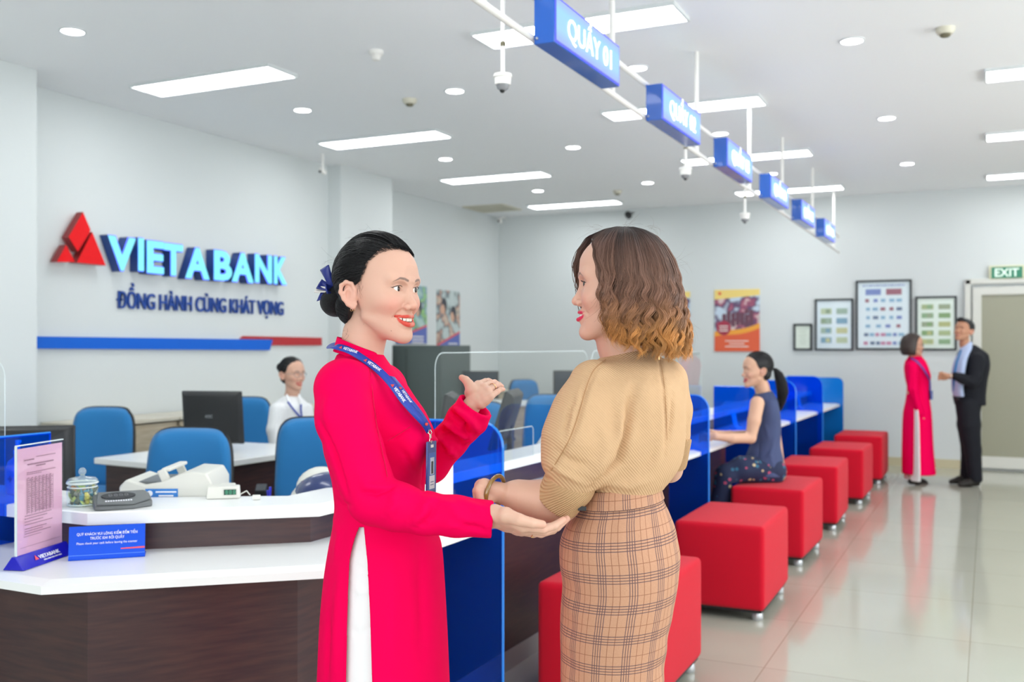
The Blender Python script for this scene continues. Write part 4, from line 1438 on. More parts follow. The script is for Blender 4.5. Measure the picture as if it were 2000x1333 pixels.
t = thing('paper_tray', 'stacked document tray behind the shelf near the far stations', 'tray', (-2.3, 8.9, .721))
obj('tray', MB().box((0, 0, .01), (.26, .34, .006)).box((0, 0, .07), (.26, .34, .006)).box((-.128, 0, .05), (.005, .34, .1)).box((.128, 0, .05), (.005, .34, .1)), blackpl_m, t)
obj('paper_stack', MB().box((0, 0, .03), (.21, .297, .03)), wink_m, t)
# small white cards and cups on the ledge between the blue dividers
for k, (x, y, lab) in enumerate([(-1.78, 7.75, 'white slip holder on the ledge past the customer\'s arm'), (-1.75, 9.1, 'white slip holder on the ledge near the far end'), (-1.74, 10.45, 'white slip holder on the ledge by the last divider')]):
    t = thing('slip_holder', lab, 'holder', (x, y, .751), R_(80), 'white slip holders on the ledge')
    obj('base', MB().box((0, 0, .008), (.1, .06, .016)), wink_m, t, bevel=.003)
    obj('card', MB().box((0, .01, .075), (.085, .004, .13), M=Matrix.Rotation(R_(-12), 3, 'X')), wink_m, t)
# ------------------------------------------------------------------ smooth solid modelling for figures
def npmesh(name, V, Q, T=None, colors=None, uv=None):
    me = bpy.data.meshes.new(name)
    V = np.asarray(V, np.float32)
    Q = np.asarray(Q, np.int32)
    nq = len(Q)
    k = Q.shape[1]
    me.vertices.add(len(V))
    me.vertices.foreach_set('co', V.ravel())
    me.loops.add(nq * k)
    me.loops.foreach_set('vertex_index', Q.ravel())
    me.polygons.add(nq)
    me.polygons.foreach_set('loop_start', np.arange(0, nq * k, k, dtype=np.int32))
    me.polygons.foreach_set('use_smooth', np.ones(nq, dtype=bool))
    me.update(calc_edges=True)
    if colors is not None:
        at_ = me.color_attributes.new('Col', 'FLOAT_COLOR', 'POINT')
        c = np.ones((len(V), 4), np.float32)
        c[:, :3] = colors
        at_.data.foreach_set('color', c.ravel())
    if uv is not None:
        l = me.uv_layers.new(name='UVMap')
        l.data.foreach_set('uv', np.asarray(uv, np.float32)[Q.ravel()].ravel())
    return me

def smin(a, b, k):
    if k <= 0:
        return np.minimum(a, b)
    h = np.maximum(k - np.abs(a - b), 0) / k
    return np.minimum(a, b) - h * h * k * .25

def smax(a, b, k):
    return -smin(-a, -b, k)

class Field:
    def __init__(s, lo, hi, h):
        s.lo = np.array(lo, float)
        s.h = h
        n = np.ceil((np.array(hi, float) - s.lo) / h).astype(int) + 1
        s.n = n
        s.ax = [(s.lo[i] + h * np.arange(n[i])).astype(np.float32) for i in range(3)]
        s.F = np.full(n, .2, np.float32)

    def region(s, lo, hi, pad):
        sl = []
        for i in range(3):
            a = int(np.floor((lo[i] - pad - s.lo[i]) / s.h))
            b = int(np.ceil((hi[i] + pad - s.lo[i]) / s.h)) + 1
            a, b = max(a, 0), min(b, s.n[i])
            if a >= b:
                return None
            sl.append(slice(a, b))
        X = s.ax[0][sl[0]][:, None, None]
        Y = s.ax[1][sl[1]][None, :, None]
        Z = s.ax[2][sl[2]][None, None, :]
        return tuple(sl), X, Y, Z

    def apply(s, fn, lo, hi, k=.0, mode='add'):
        r = s.region(lo, hi, k + 3 * s.h + .004)
        if r is None:
            return s
        sl, X, Y, Z = r
        d = fn(X, Y, Z).astype(np.float32)
        if mode == 'add':
            s.F[sl] = smin(s.F[sl], d, k)
        elif mode == 'sub':
            s.F[sl] = smax(s.F[sl], -d, k)
        else:
            s.F[sl] = smax(s.F[sl], d, k)
        return s

    def cone(s, a, b, ra, rb, k=.01, mode='add', flat=None):
        a, b = np.array(a, float), np.array(b, float)
        def fn(X, Y, Z):
            ba = b - a
            L = max(float(ba @ ba), 1e-12)
            x, y, z = X - a[0], Y - a[1], Z - a[2]
            t = np.clip((x * ba[0] + y * ba[1] + z * ba[2]) / L, 0, 1)
            px_, py_, pz_ = x - ba[0] * t, y - ba[1] * t, z - ba[2] * t
            if flat is not None:
                n, f = flat
                dn = px_ * n[0] + py_ * n[1] + pz_ * n[2]
                q = np.sqrt(np.maximum(px_ ** 2 + py_ ** 2 + pz_ ** 2 - dn ** 2, 0) + (dn / f) ** 2)
                return (q - (ra + (rb - ra) * t)) * min(1, f + .15)
            return np.sqrt(px_ ** 2 + py_ ** 2 + pz_ ** 2) - (ra + (rb - ra) * t)
        R = max(ra, rb)
        return s.apply(fn, np.minimum(a, b) - R, np.maximum(a, b) + R, k, mode)

    def chain(s, pts, rad, k=.01, mode='add', flat=None):
        for i in range(len(pts) - 1):
            s.cone(pts[i], pts[i + 1], rad[i], rad[i + 1], k if i == 0 or mode == 'sub' else max(k, .004), mode, flat)
        return s

    def ell(s, c, r, k=.01, mode='add', R=None):
        c, r = np.array(c, float), np.array(r, float)
        M = np.array(R.to_3x3()).T if R is not None else None
        def fn(X, Y, Z):
            x, y, z = X - c[0], Y - c[1], Z - c[2]
            if M is not None:
                x, y, z = (M[0, 0] * x + M[0, 1] * y + M[0, 2] * z, M[1, 0] * x + M[1, 1] * y + M[1, 2] * z, M[2, 0] * x + M[2, 1] * y + M[2, 2] * z)
            k0 = np.sqrt((x / r[0]) ** 2 + (y / r[1]) ** 2 + (z / r[2]) ** 2)
            k1 = np.sqrt((x / r[0] ** 2) ** 2 + (y / r[1] ** 2) ** 2 + (z / r[2] ** 2) ** 2)
            return k0 * (k0 - 1) / np.maximum(k1, 1e-6)
        m = r.max() if R is not None else r
        return s.apply(fn, c - m, c + m, k, mode)

    def loft(s, rows, k=.01, mode='add', power=2.0, twist=0.0, shear=0.0):
        """rows: (z, cx, cy, a, b) from any order; cubic interpolation in z"""
        rows = sorted(rows)
        A = np.array(rows, float)
        zs = np.linspace(A[0, 0], A[-1, 0], 260)
        cols = [cubic(A[:, 0], A[:, j], zs) for j in range(1, 5)]
        z0, z1 = A[0, 0], A[-1, 0]
        ct, st = math.cos(twist), math.sin(twist)
        def fn(X, Y, Z):
            ZZ = Z - shear * X if shear else Z
            cx = np.interp(ZZ, zs, cols[0]); cyy = np.interp(ZZ, zs, cols[1])
            a = np.interp(ZZ, zs, cols[2]); b = np.interp(ZZ, zs, cols[3])
            x, y = X - cx, Y - cyy
            if twist:
                x, y = x * ct + y * st, -x * st + y * ct
            if power == 2.0:
                k0 = np.sqrt((x / a) ** 2 + (y / b) ** 2)
                k1 = np.sqrt((x / a ** 2) ** 2 + (y / b ** 2) ** 2)
                d = k0 * (k0 - 1) / np.maximum(k1, 1e-6)
            else:
                k0 = (np.abs(x / a) ** power + np.abs(y / b) ** power) ** (1 / power)
                d = (k0 - 1) * np.minimum(a, b)
            return np.maximum(d, np.maximum(ZZ - z1, z0 - ZZ))
        mx = max((A[:, 1] + A[:, 3]).max(), (A[:, 1] + A[:, 4]).max()) if twist else (A[:, 1] + A[:, 3]).max()
        mn = min((A[:, 1] - A[:, 3]).min(), (A[:, 1] - A[:, 4]).min()) if twist else (A[:, 1] - A[:, 3]).min()
        my = (A[:, 2] + np.maximum(A[:, 4], A[:, 3] if twist else 0)).max()
        ny = (A[:, 2] - np.maximum(A[:, 4], A[:, 3] if twist else 0)).min()
        e = abs(shear) * max(abs(mx), abs(mn))
        return s.apply(fn, (mn, ny, z0 - e), (mx, my, z1 + e), k, mode)

    def plane(s, p, n, lo, hi, k=.0):
        """keep only the side the normal points away from, inside the box"""
        n = np.array(n, float)
        n /= np.linalg.norm(n)
        p = np.array(p, float)
        r = s.region(lo, hi, 0)
        sl, X, Y, Z = r
        d = ((X - p[0]) * n[0] + (Y - p[1]) * n[1] + (Z - p[2]) * n[2]).astype(np.float32)
        s.F[sl] = smax(s.F[sl], d, k)
        return s

    def mesh(s, smooth=2):
        F = s.F
        ins = F < 0
        c = [(0, 0, 0), (1, 0, 0), (0, 1, 0), (1, 1, 0), (0, 0, 1), (1, 0, 1), (0, 1, 1), (1, 1, 1)]
        n = F.shape
        cnt = np.zeros((n[0] - 1, n[1] - 1, n[2] - 1), np.uint8)
        for a, b, d in c:
            cnt += ins[a:n[0] - 1 + a, b:n[1] - 1 + b, d:n[2] - 1 + d]
        act = (cnt > 0) & (cnt < 8)
        I = np.argwhere(act)
        if len(I) == 0:
            return np.zeros((0, 3)), np.zeros((0, 4), int)
        vals = np.stack([F[I[:, 0] + a, I[:, 1] + b, I[:, 2] + d] for a, b, d in c], 1)
        P = np.zeros((len(I), 3))
        N = np.zeros(len(I))
        ca = np.array(c, float)
        for i in range(8):
            for j in range(i + 1, 8):
                if np.abs(ca[i] - ca[j]).sum() != 1:
                    continue
                m = (vals[:, i] < 0) != (vals[:, j] < 0)
                t = vals[m, i] / (vals[m, i] - vals[m, j])
                P[m] += ca[i] + (ca[j] - ca[i]) * t[:, None]
                N[m] += 1
        P = P / N[:, None] + I
        V = s.lo + P * s.h
        idx = np.full(act.shape, -1, np.int64)
        idx[act] = np.arange(len(I))
        quads = []
        for ax in range(3):
            o = [0, 1, 2]
            o.remove(ax)
            u, w = o
            A_ = [slice(None)] * 3
            B_ = [slice(None)] * 3
            A_[ax] = slice(0, n[ax] - 1)
            B_[ax] = slice(1, n[ax])
            for q in (u, w):
                A_[q] = slice(1, n[q] - 1)
                B_[q] = slice(1, n[q] - 1)
            sa, sb = ins[tuple(A_)], ins[tuple(B_)]
            E = np.argwhere(sa != sb)
            flip = sa[tuple(E.T)]
            E[:, u] += 1
            E[:, w] += 1
            def cell(du, dw):
                G = E.copy()
                G[:, u] -= du
                G[:, w] -= dw
                return idx[G[:, 0], G[:, 1], G[:, 2]]
            q = np.stack([cell(1, 1), cell(0, 1), cell(0, 0), cell(1, 0)], 1)
            if ax == 1:
                flip = ~flip
            q[~flip] = q[~flip][:, ::-1]
            quads.append(q)
        Q = np.concatenate(quads)
        Q = Q[(Q >= 0).all(1)]
        for _ in range(smooth):
            V = relax(V, Q, .5)
        return V, Q

def relax(V, Q, f):
    S = np.zeros_like(V)
    C = np.zeros(len(V))
    for i in range(4):
        a, b = Q[:, i], Q[:, (i + 1) % 4]
        for k in range(3):
            S[:, k] += np.bincount(a, V[b, k], len(V)) + np.bincount(b, V[a, k], len(V))
        C += np.bincount(a, minlength=len(V)) + np.bincount(b, minlength=len(V))
    return V + (S / np.maximum(C, 1)[:, None] - V) * f

def vnormals(V, Q):
    N = np.cross(V[Q[:, 2]] - V[Q[:, 0]], V[Q[:, 3]] - V[Q[:, 1]])
    R = np.zeros_like(V)
    for i in range(4):
        for k in range(3):
            R[:, k] += np.bincount(Q[:, i], N[:, k], len(V))
    return R / np.maximum(np.linalg.norm(R, axis=1), 1e-12)[:, None]

def polydist(V, pts):
    """distance from every vertex to a polyline, and the position along it 0..1"""
    pts = np.array([tuple(p) for p in pts], float)
    best = np.full(len(V), 9.)
    tt = np.zeros(len(V))
    m = len(pts) - 1
    for i in range(m):
        a, ba = pts[i], pts[i + 1] - pts[i]
        t = np.clip(((V - a) @ ba) / max(ba @ ba, 1e-12), 0, 1)
        d = np.linalg.norm(V - a - t[:, None] * ba, axis=1)
        w = d < best
        best[w] = d[w]
        tt[w] = (i + t[w]) / m
    return best, tt

def folds(V, Q, lines):
    """push cloth out or in along drawn fold lines: (points, amplitude, width)"""
    N = vnormals(V, Q)
    for pts, amp, wid in lines:
        lo = np.min([tuple(p) for p in pts], 0) - wid * 3
        hi = np.max([tuple(p) for p in pts], 0) + wid * 3
        sel = np.where(((V > lo) & (V < hi)).all(1))[0]
        if not len(sel):
            continue
        d, t = polydist(V[sel], pts)
        f = amp * np.exp(-(d / wid) ** 2) * np.sin(np.pi * np.clip(t, .04, .96)) ** .5
        V[sel] += N[sel] * f[:, None]
    return V

def folds_uv(B, V, Q, lines, gain=1.0):
    """folds drawn as seen: each line is laid onto the nearest visible cloth, then pushed in or out"""
    D = V[:, 1] + B.d0
    U = 1000 + (V[:, 0] + B.r0) / D * FPX
    W = HOR + (CAMH - V[:, 2]) / D * FPX
    out = []
    for pts, amp, wid in lines:
        P = np.array([p[:2] for p in pts], float)
        L = []
        for i in range(len(P) - 1):
            n = max(2, int(np.hypot(*(P[i + 1] - P[i])) / 5))
            for k in range(n):
                L.append(P[i] + (P[i + 1] - P[i]) * k / n)
        L.append(P[-1])
        R = []
        for u, w in L:
            d2 = (U - u) ** 2 + (W - w) ** 2
            s = np.where(d2 < 16)[0]
            if len(s) == 0:
                s = np.where(d2 < 100)[0]
            if len(s):
                R.append(V[s[np.argmin(D[s])]])
        if len(R) > 1:
            out.append((R, amp * gain, wid))
    return folds(V, Q, out)

def cubic(x, y, xs):
    """monotone-ish cubic through the rows"""
    x, y = np.asarray(x, float), np.asarray(y, float)
    if len(x) < 3:
        return np.interp(xs, x, y)
    h = np.diff(x)
    dl = np.diff(y) / h
    m = np.zeros(len(x))
    m[0], m[-1] = dl[0], dl[-1]
    for i in range(1, len(x) - 1):
        if dl[i - 1] * dl[i] <= 0:
            m[i] = 0
        else:
            w1, w2 = 2 * h[i] + h[i - 1], h[i] + 2 * h[i - 1]
            m[i] = (w1 + w2) / (w1 / dl[i - 1] + w2 / dl[i])
    i = np.clip(np.searchsorted(x, xs) - 1, 0, len(x) - 2)
    t = (xs - x[i]) / h[i]
    return ((1 + 2 * t) * (1 - t) ** 2 * y[i] + t * (1 - t) ** 2 * h[i] * m[i] + t * t * (3 - 2 * t) * y[i + 1] + t * t * (t - 1) * h[i] * m[i + 1])

def colmat(name, rough=.5, sss=0.0, spec=.4, bump=None, coat=0.0, scale=1.0):
    m = mat(name, '#ffffff', rough=rough, sss=sss, spec=spec, bump=bump, coat=coat)
    nt, N, L, b = nodes(m)
    a = N.new('ShaderNodeVertexColor')
    a.layer_name = 'Col'
    L.new(a.outputs['Color'], b.inputs['Base Color'])
    return m

class Body:
    """a person's own frame: x to the right of the view, y away, z up, origin on the floor"""
    def __init__(s, name, label, u0, d0):
        s.r0, s.d0 = (u0 - 1000) / FPX * d0, d0
        x, y = camxy(s.r0, d0)
        s.root = thing('person', label, 'person', (x, y, 0), THETA)

    def q(s, u, v, d):
        return np.array(((u - 1000) / FPX * d - s.r0, d - s.d0, CAMH + (HOR - v) / FPX * d))

    def ch(s, pts):
        return [s.q(*p) for p in pts]

def merge(parts):
    Vs, Qs, Cs, n = [], [], [], 0
    for V, Q, C in parts:
        Vs.append(V)
        Qs.append(Q + n)
        Cs.append(np.broadcast_to(C, (len(V), 3)))
        n += len(V)
    return np.concatenate(Vs), np.concatenate(Qs), np.concatenate(Cs)

def tubes(P, R, n=3, C=None):
    """many strands at once. P: (strands, points, 3), R: (strands, points), C: (strands, points, 3)"""
    S, M, _ = P.shape
    T = np.gradient(P, axis=1)
    T /= np.maximum(np.linalg.norm(T, axis=2, keepdims=True), 1e-9)
    up = np.zeros_like(T)
    up[..., 0] = .31
    up[..., 1] = .87
    up[..., 2] = .38
    A_ = np.cross(T, up)
    A_ /= np.maximum(np.linalg.norm(A_, axis=2, keepdims=True), 1e-9)
    B_ = np.cross(T, A_)
    rings = []
    for k in range(n):
        a = 2 * math.pi * k / n
        rings.append(P + (A_ * math.cos(a) + B_ * math.sin(a)) * R[..., None])
    V = np.stack(rings, 2).reshape(-1, 3)
    base = (np.arange(S)[:, None] * M + np.arange(M - 1)[None, :]).reshape(-1) * n
    Q = []
    for k in range(n):
        k2 = (k + 1) % n
        Q.append(np.stack([base + k, base + k2, base + n + k2, base + n + k], 1))
    Q = np.concatenate(Q)
    CC = None
    if C is not None:
        CC = np.repeat(C.reshape(-1, 3), n, axis=0)
    return V, Q, CC

def seam(B, V, pts, r, m, parent, name='seam', lift=.0004):
    """a sewn line laid onto the visible cloth"""
    D = V[:, 1] + B.d0
    U = 1000 + (V[:, 0] + B.r0) / D * FPX
    W = HOR + (CAMH - V[:, 2]) / D * FPX
    P = np.array([p[:2] for p in pts], float)
    t = np.arange(len(P))
    ts = np.linspace(0, len(P) - 1, (len(P) - 1) * 6 + 1)
    L = np.stack([cubic(t, P[:, 0], ts), cubic(t, P[:, 1], ts)], 1)
    R = []
    for u, w in L:
        d2 = (U - u) ** 2 + (W - w) ** 2
        s = np.where(d2 < 9)[0]
        if len(s):
            q_ = V[s[np.argmin(D[s])]]
            d = q_[1] + B.d0 - .0008
            R.append(B.q(u, w, d))
    if len(R) < 3:
        return None
    R = np.array(R)
    for _ in range(3):
        R[1:-1] = (R[:-2] + R[2:] + 2 * R[1:-1]) / 4
    return obj(name, MB().tube([tuple(p) for p in R], r, 5), m, parent, smooth=True)
# ------------------------------------------------------------------ heads, faces, hands
SKIN = np.array(srgb('#d7ab96'))
LIP = np.array(srgb('#cf3b3c'))
def g3(V, c, r):
    return np.exp(-(((V - np.array(c)) / np.array(r)) ** 2).sum(1))

def head_geo(h=.0016, neck=None, smile=1.0, lipcol='#d2403f', skin='#d7ab96', detail=True, brow='#64534f', jaw=1.0, blush=1.0, lipgap=True, gap=1.0, browz=0.0, ears=True, long_nose=0.0, lipr=1.0):
    """face in its own frame: forward is -y, eyes at z = 0"""
    f = Field((-.095, -.06, -.235 if neck is not None else -.14), (.095, .19, .14), h)
    f.ell((0, .078, .032), (.072, .09, .08), 0)
    f.ell((0, .036, .03), (.0605, .057, .062), .03)
    f.ell((0, .032, -.028), (.0585, .046, .052), .025)
    f.ell((0, .03, -.07), (.042 * jaw, .041, .04), .022)
    for s in (-1, 1):
        f.cone((s * .047 * jaw, .06, -.058), (s * .012, .004, -.0985), .0135, .0135, .02)
        f.ell((s * .036, .008, -.031 + .002 * smile), (.0215, .0185 + .002 * smile, .021), .014)
        f.ell((s * .052, .05, -.012), (.0145, .035, .03), .02)
        f.cone((s * .010, -.0125, .0175), (s * .044, -.0015, .0195), .0085, .008, .014)
    f.ell((0, -.0035, -.1015), (.0165, .0135, .0140), .012)
    if neck is not None:
        for a, b, ra, rb in neck:
            f.cone(a, b, ra, rb, .02)
    # sockets
    for s in (-1, 1):
        f.ell((s * .030, -.0165, .0015), (.017, .0095, .0105), .012, 'sub')
    # nose
    f.cone((0, -.0085, .004), (0, -.0235 - long_nose, -.031), .0072, .0088, .010)
    f.ell((0, -.0262 - long_nose, -.0362), (.0102, .0098, .0088), .006)
    for s in (-1, 1):
        f.ell((s * .0125, -.0170, -.0398), (.0074, .0098, .0072), .004)
    if detail:
        for s in (-1, 1):
            f.ell((s * .0066, -.0215, -.0468), (.0032, .0052, .0028), .002, 'sub')
    # mouth mound
    w = .0235 + .0045 * smile
    def py(x, o=0.0):
        return -.0206 + .0212 * (x / w) ** 2 + o
    g_ = gap
    def path(zs, rs, o=0.0, xs=(1, .78, .5, .24)):
        P = [(-w * x, py(-w * x, o), z) for x, z in zip(xs, zs)] + [(0, py(0, o) + .0004, zs[-1])] + [(w * x, py(w * x, o), z) for x, z in zip(xs[::-1], zs[:4][::-1])]
        R_2 = [x_ * lipr for x_ in (list(rs[:4]) + [rs[4]] + list(rs[:4])[::-1])]
        return P, R_2
    cz = -.0612 + .0030 * smile
    up, ru = path((cz, -.0600 + .0008 * smile, -.0594, -.0588, -.0598), (.0008, .0017, .0021, .0023, .0020))
    up[4] = (0, py(0) + .0004, -.0598)
    lz = .0062 * (1 - g_)
    lo, rl = path((cz - .0006, -.0686 + lz * .7, -.0745 + lz, -.0768 + lz, -.0772 + lz), (.0008, .0024, .0035, .0042, .0043), -.0004)
    lo[4] = (0, py(0) - .0002, -.0772 + lz)
    mnd, mr0 = path([z + .001 for z in (cz, -.0600, -.0594, -.0588, -.0598)], (.002, .0045, .0066, .0074, .0074), .0100)
    f.chain(mnd, mr0, .006)
    mnd, mr0 = path([z + .001 for z in (cz, -.0678, -.0745, -.0775, -.0780)], (.002, .0045, .0068, .0078, .0080), .0108)
    f.chain(mnd, mr0, .006)
    if lipgap:
        for o in (-.001, .004, .009):
            mz = [cz - .0002, -.0640 + lz * .3, -.0664 + lz * .45, -.0674 + lz * .5, -.0676 + lz * .5]
            mp_, mr_ = path(mz, (.0002, .0028 * (.5 + .5 * g_), .0041 * g_, .0048 * g_, .0049 * g_), o)
            mp_[4] = (0, py(0, o), mz[4])
            f.chain(mp_, mr_, .0006, 'sub')
    f.chain(up, ru, .003)
    f.chain(lo, rl, .003)
    if smile > .5:
        for s in (-1, 1):   # fold from the nostril to the corner of the smile
            f.chain([(s * .0165, -.0160, -.044), (s * .026, -.0080, -.052), (s * .0325, .002, -.061)], [.0006, .0012, .0005], .008, 'sub')
    # lids and eye openings
    for s in (-1, 1):
        f.ell((s * .0305, .0034, 0), (.0160, .0146, .0140), .004)
        R = Matrix.Rotation(-s * math.radians(7), 3, 'Y')
        f.ell((s * .0306, -.0140, -.0004), (.0156, .0104, .0060 - .0010 * smile), .0012, 'sub', R)
        if detail:   # crease above the lid
            f.chain([(s * .0185, -.0135, .0052), (s * .0305, -.0135, .0088), (s * .044, -.0065, .0050)], [.0005, .0007, .0004], .003, 'sub')
    # ears
    for s in ((-1, 1) if ears else ()):
        E0 = np.array((s * .0685, .082, -.012))
        def ep(dy, dz, out):
            return E0 + np.array((s * (.003 + out * .9 + .36 * (dy + .012)), dy * .88, dz * .9 - .001))
        f.ell(E0 + np.array((s * .0065, .001, .001)), (.0075, .0165, .0275), .006, R=Matrix.Rotation(s * math.radians(-20), 3, 'Z'))
        helix = [ep(-.010, -.002, .002), ep(-.012, .012, .004), ep(-.006, .026, .006), ep(.006, .030, .008), ep(.017, .022, .008), ep(.019, .006, .008), ep(.013, -.010, .006), ep(.004, -.022, .004), ep(-.006, -.029, .001), ep(-.011, -.022, .0)]
        f.chain(helix, [.0032, .0036, .0038, .0042, .0042, .004, .0036, .0044, .0052, .004], .004)
        if detail:
            f.ell(ep(.001, .000, .0135), (.0085, .0088, .0125), .003, 'sub')
            f.ell(ep(.007, .018, .0145), (.0050, .0058, .0060), .003, 'sub')
            f.chain([ep(.008, -.008, .006), ep(.011, .004, .007), ep(.006, .013, .007)], [.0022, .0024, .0020], .003)
            f.ell(ep(-.0105, -.004, .003), (.0028, .0035, .0055), .003)
    V, Q = f.mesh(1)
    # colour that belongs to the skin, lips and brows
    C = np.tile(np.array(srgb(skin)), (len(V), 1))
    bl = np.array(srgb('#e58d80'))
    for s in (-1, 1):
        w_ = (.42 * blush * g3(V, (s * .042, -.002, -.036), (.022, .03, .02)))[:, None]
        C = C * (1 - w_) + bl * w_
        w_ = (.35 * g3(V, (s * .078, .085, -.012), (.02, .03, .035)))[:, None]
        C = C * (1 - w_) + np.array(srgb('#e8a090')) * w_
    w_ = (.3 * g3(V, (0, -.035, -.037), (.014, .014, .012)))[:, None]
    C = C * (1 - w_) + np.array(srgb('#e6a08c')) * w_
    lc = np.array(srgb(lipcol))
    for pts, rr in ((up, np.array(ru)), (lo, np.array(rl))):
        d, t = polydist(V, pts)
        r = np.interp(t, np.linspace(0, 1, len(rr)), rr)
        w_ = np.clip((r + np.interp(np.abs(V[:, 0]), [.004, .014], [.0015, .0022]) - d) / .0010, 0, 1)[:, None]
        C = C * (1 - w_) + lc * w_
    if lipgap:
        mp_ = [(x, y + .0075, z) for x, y, z in path((cz, -.0634, -.0660, -.0670, -.0672), (0,) * 5)[0]]
        d, t = polydist(V, mp_)
        ins = (d < .0058) & (V[:, 1] > py(V[:, 0]) + .0022)
        C[ins] = srgb('#5c2422')
    for s in (-1, 1):
        bz = browz
        br = [(s * .0130, -.0215, .0172 + bz), (s * .0225, -.0205, .0205 + bz), (s * .034, -.0155, .0218 + bz), (s * .0475, -.0025, .0140 + bz)]
        d, t = polydist(V * np.array((1, 0, 1)) + np.array((0, -.01, 0)) + (V[:, 1:2] > .012) * .1, [(x, -.01, z) for x, y, z in br])
        wr = np.interp(t, [0, .25, .6, 1], [.0030, .0034, .0030, .0010])
        w_ = (.80 * np.clip((wr - d) / .0014, 0, 1))[:, None]
        C = C * (1 - w_) + np.array(srgb(brow)) * w_
        # lid margin
        ap = [(s * .0225, -.0130, .0040), (s * .031, -.0140, .0054), (s * .038, -.0112, .0044), (s * .0445, -.0055, .0018)]
        d, t = polydist(V, ap)
        w_ = (.6 * np.clip((.0017 - d) / .0008, 0, 1))[:, None]
        C = C * (1 - w_) + np.array(srgb('#3a2826')) * w_
    return V, Q, C

eyewhite = mat('eye_white', '#f1ece8', rough=.15, coat=.6)
iris_m = mat('iris_brown', '#1e110c', rough=.08, spec=.5, coat=.4)
tooth_m = mat('teeth', '#f2ece0', rough=.25, coat=.4)
lash_m = mat('lashes', '#1a1414', rough=.6)
glint = None
def face_parts(b, M, smile=1.0, gaze=(0, -1, 0), teeth=True, lash=True):
    """eyeballs, irises, lashes and teeth as children of the person's body"""
    for s in (-1, 1):
        e = Vector((s * .0305, .0026, -.0003))
        eb = MB().ball((0, 0, 0), .0134, 24)
        eb.v = [tuple(M @ (e + Vector(p))) for p in eb.v]
        eo = obj('eye', eb, eyewhite, b, smooth='all')
        g = Vector(gaze).normalized()
        R = g.to_track_quat('Z', 'Y').to_matrix()
        ib = MB().lathe([(.0, .0139), (.0033, .0137), (.0062, .0123), (.0066, .0115)], 24, M=R)
        ib.v = [tuple(M @ (e + Vector(p))) for p in ib.v]
        obj('iris', ib, iris_m, eo, smooth='all', fix=False)
        if lash:
            up = [(s * .0200, -.0122, .0034), (s * .0250, -.0148, .0056), (s * .0315, -.0154, .0062), (s * .0385, -.0128, .0050), (s * .0455, -.0062, .0020), (s * .0485, -.0035, .0024)]
            ls = MB().tube([M @ Vector(p) for p in up], [.0004, .0007, .0009, .0009, .0007, .0003], 5)
            obj('eyelash', ls, lash_m, eo, smooth=True)
    if teeth:
        w = .0235 + .0045 * smile
        for i, (x, tw) in enumerate(((.0043, .0083), (.0120, .0068), (.0186, .0068), (.0240, .0052))):
            for s in (-1, 1):
                y = -.0206 + .0212 * (x / w) ** 2 + .0046
                a = s * math.atan(2 * .0212 * x / w ** 2)
                hh = (.0098, .0088, .0084, .0070)[i]
                t = MB().box((0, 0, 0), (tw, .0035, hh), rz=a)
                t.v = [tuple(M @ (Vector(p) + Vector((s * x, y, -.0700 + hh / 2 + (0, .0008, .0012, .0025)[i])))) for p in t.v]
                obj('tooth', t, tooth_m, b, bevel=.0011)

def hand_geo(wrist, fingers, thumb, palm_k=.009, h=.0013, extra=None, pr=.012, skin=SKIN, nails=True):
    """wrist: [(p, r), ...] joined to the root of every finger; fingers: [points, radii]"""
    pts = [np.array(p) for p, r in wrist] + [np.array(p) for F_ in fingers + [thumb] for p in F_[0]]
    if extra:
        pts += [np.array(p) for c in extra for p in c[0]]
    lo, hi = np.min(pts, 0) - .045, np.max(pts, 0) + .045
    f = Field(lo, hi, h)
    if extra:
        for c in extra:
            f.chain(c[0], c[1], .02)
    n = len(fingers)
    for i, (P, R) in enumerate(fingers):
        t = i / max(n - 1, 1)
        wp = wrist[0][0] * (1 - t) + wrist[-1][0] * t
        wr = wrist[0][1] * (1 - t) + wrist[-1][1] * t
        f.cone(wp, P[0], wr, R[0], palm_k)
        if i:
            f.cone(P[0], fingers[i - 1][0][0], R[0] * .92, fingers[i - 1][1][0] * .92, palm_k)
            mid = (P[0] + wp) / 2
            pm = (fingers[i - 1][0][0] + wrist[0][0] * (1 - t) + wrist[-1][0] * t) / 2
            f.cone(mid, pm, pr, pr, palm_k)
    f.cone(wrist[0][0], thumb[0][0], wrist[0][1] * .9, thumb[1][0], palm_k)
    f.cone(thumb[0][0], fingers[0][0][0], thumb[1][0] * .8, fingers[0][1][0] * .8, palm_k)
    g = f.F.copy()
    out = f
    for P, R in fingers + [thumb]:
        for j in range(len(P) - 1):
            out.cone(P[j], P[j + 1], R[j], R[j + 1], .0028)
    V, Q = out.mesh(1)
    C = np.tile(skin, (len(V), 1))
    red = np.array(srgb('#e39a86'))
    nl = np.array(srgb('#efc4bb'))
    for P, R in fingers + [thumb]:
        for p, r, a in ((P[-1], .012, .40), (P[1], .008, .22)):
            w_ = (a * np.exp(-((V - p) ** 2).sum(1) / r ** 2))[:, None]
            C = C * (1 - w_) + red * w_
    return V, Q, C

skin_m = colmat('skin', rough=.5, sss=.12, spec=.35, bump=(420, .035))
def person_body(B, parts, name='body'):
    V, Q, C = merge(parts)
    return obj(name, npmesh(name, V, Q, colors=C), skin_m, B.root, fix=False)

def xform(V, M):
    A_ = np.array(M)
    return V @ A_[:3, :3].T + A_[:3, 3]
# ------------------------------------------------------------------ the hostess in the pink tunic
def ellrad(D, C, R):
    """distance from C to an ellipsoid of radii R around C along unit directions D"""
    return 1.0 / np.sqrt(((D / np.array(R)) ** 2).sum(-1))

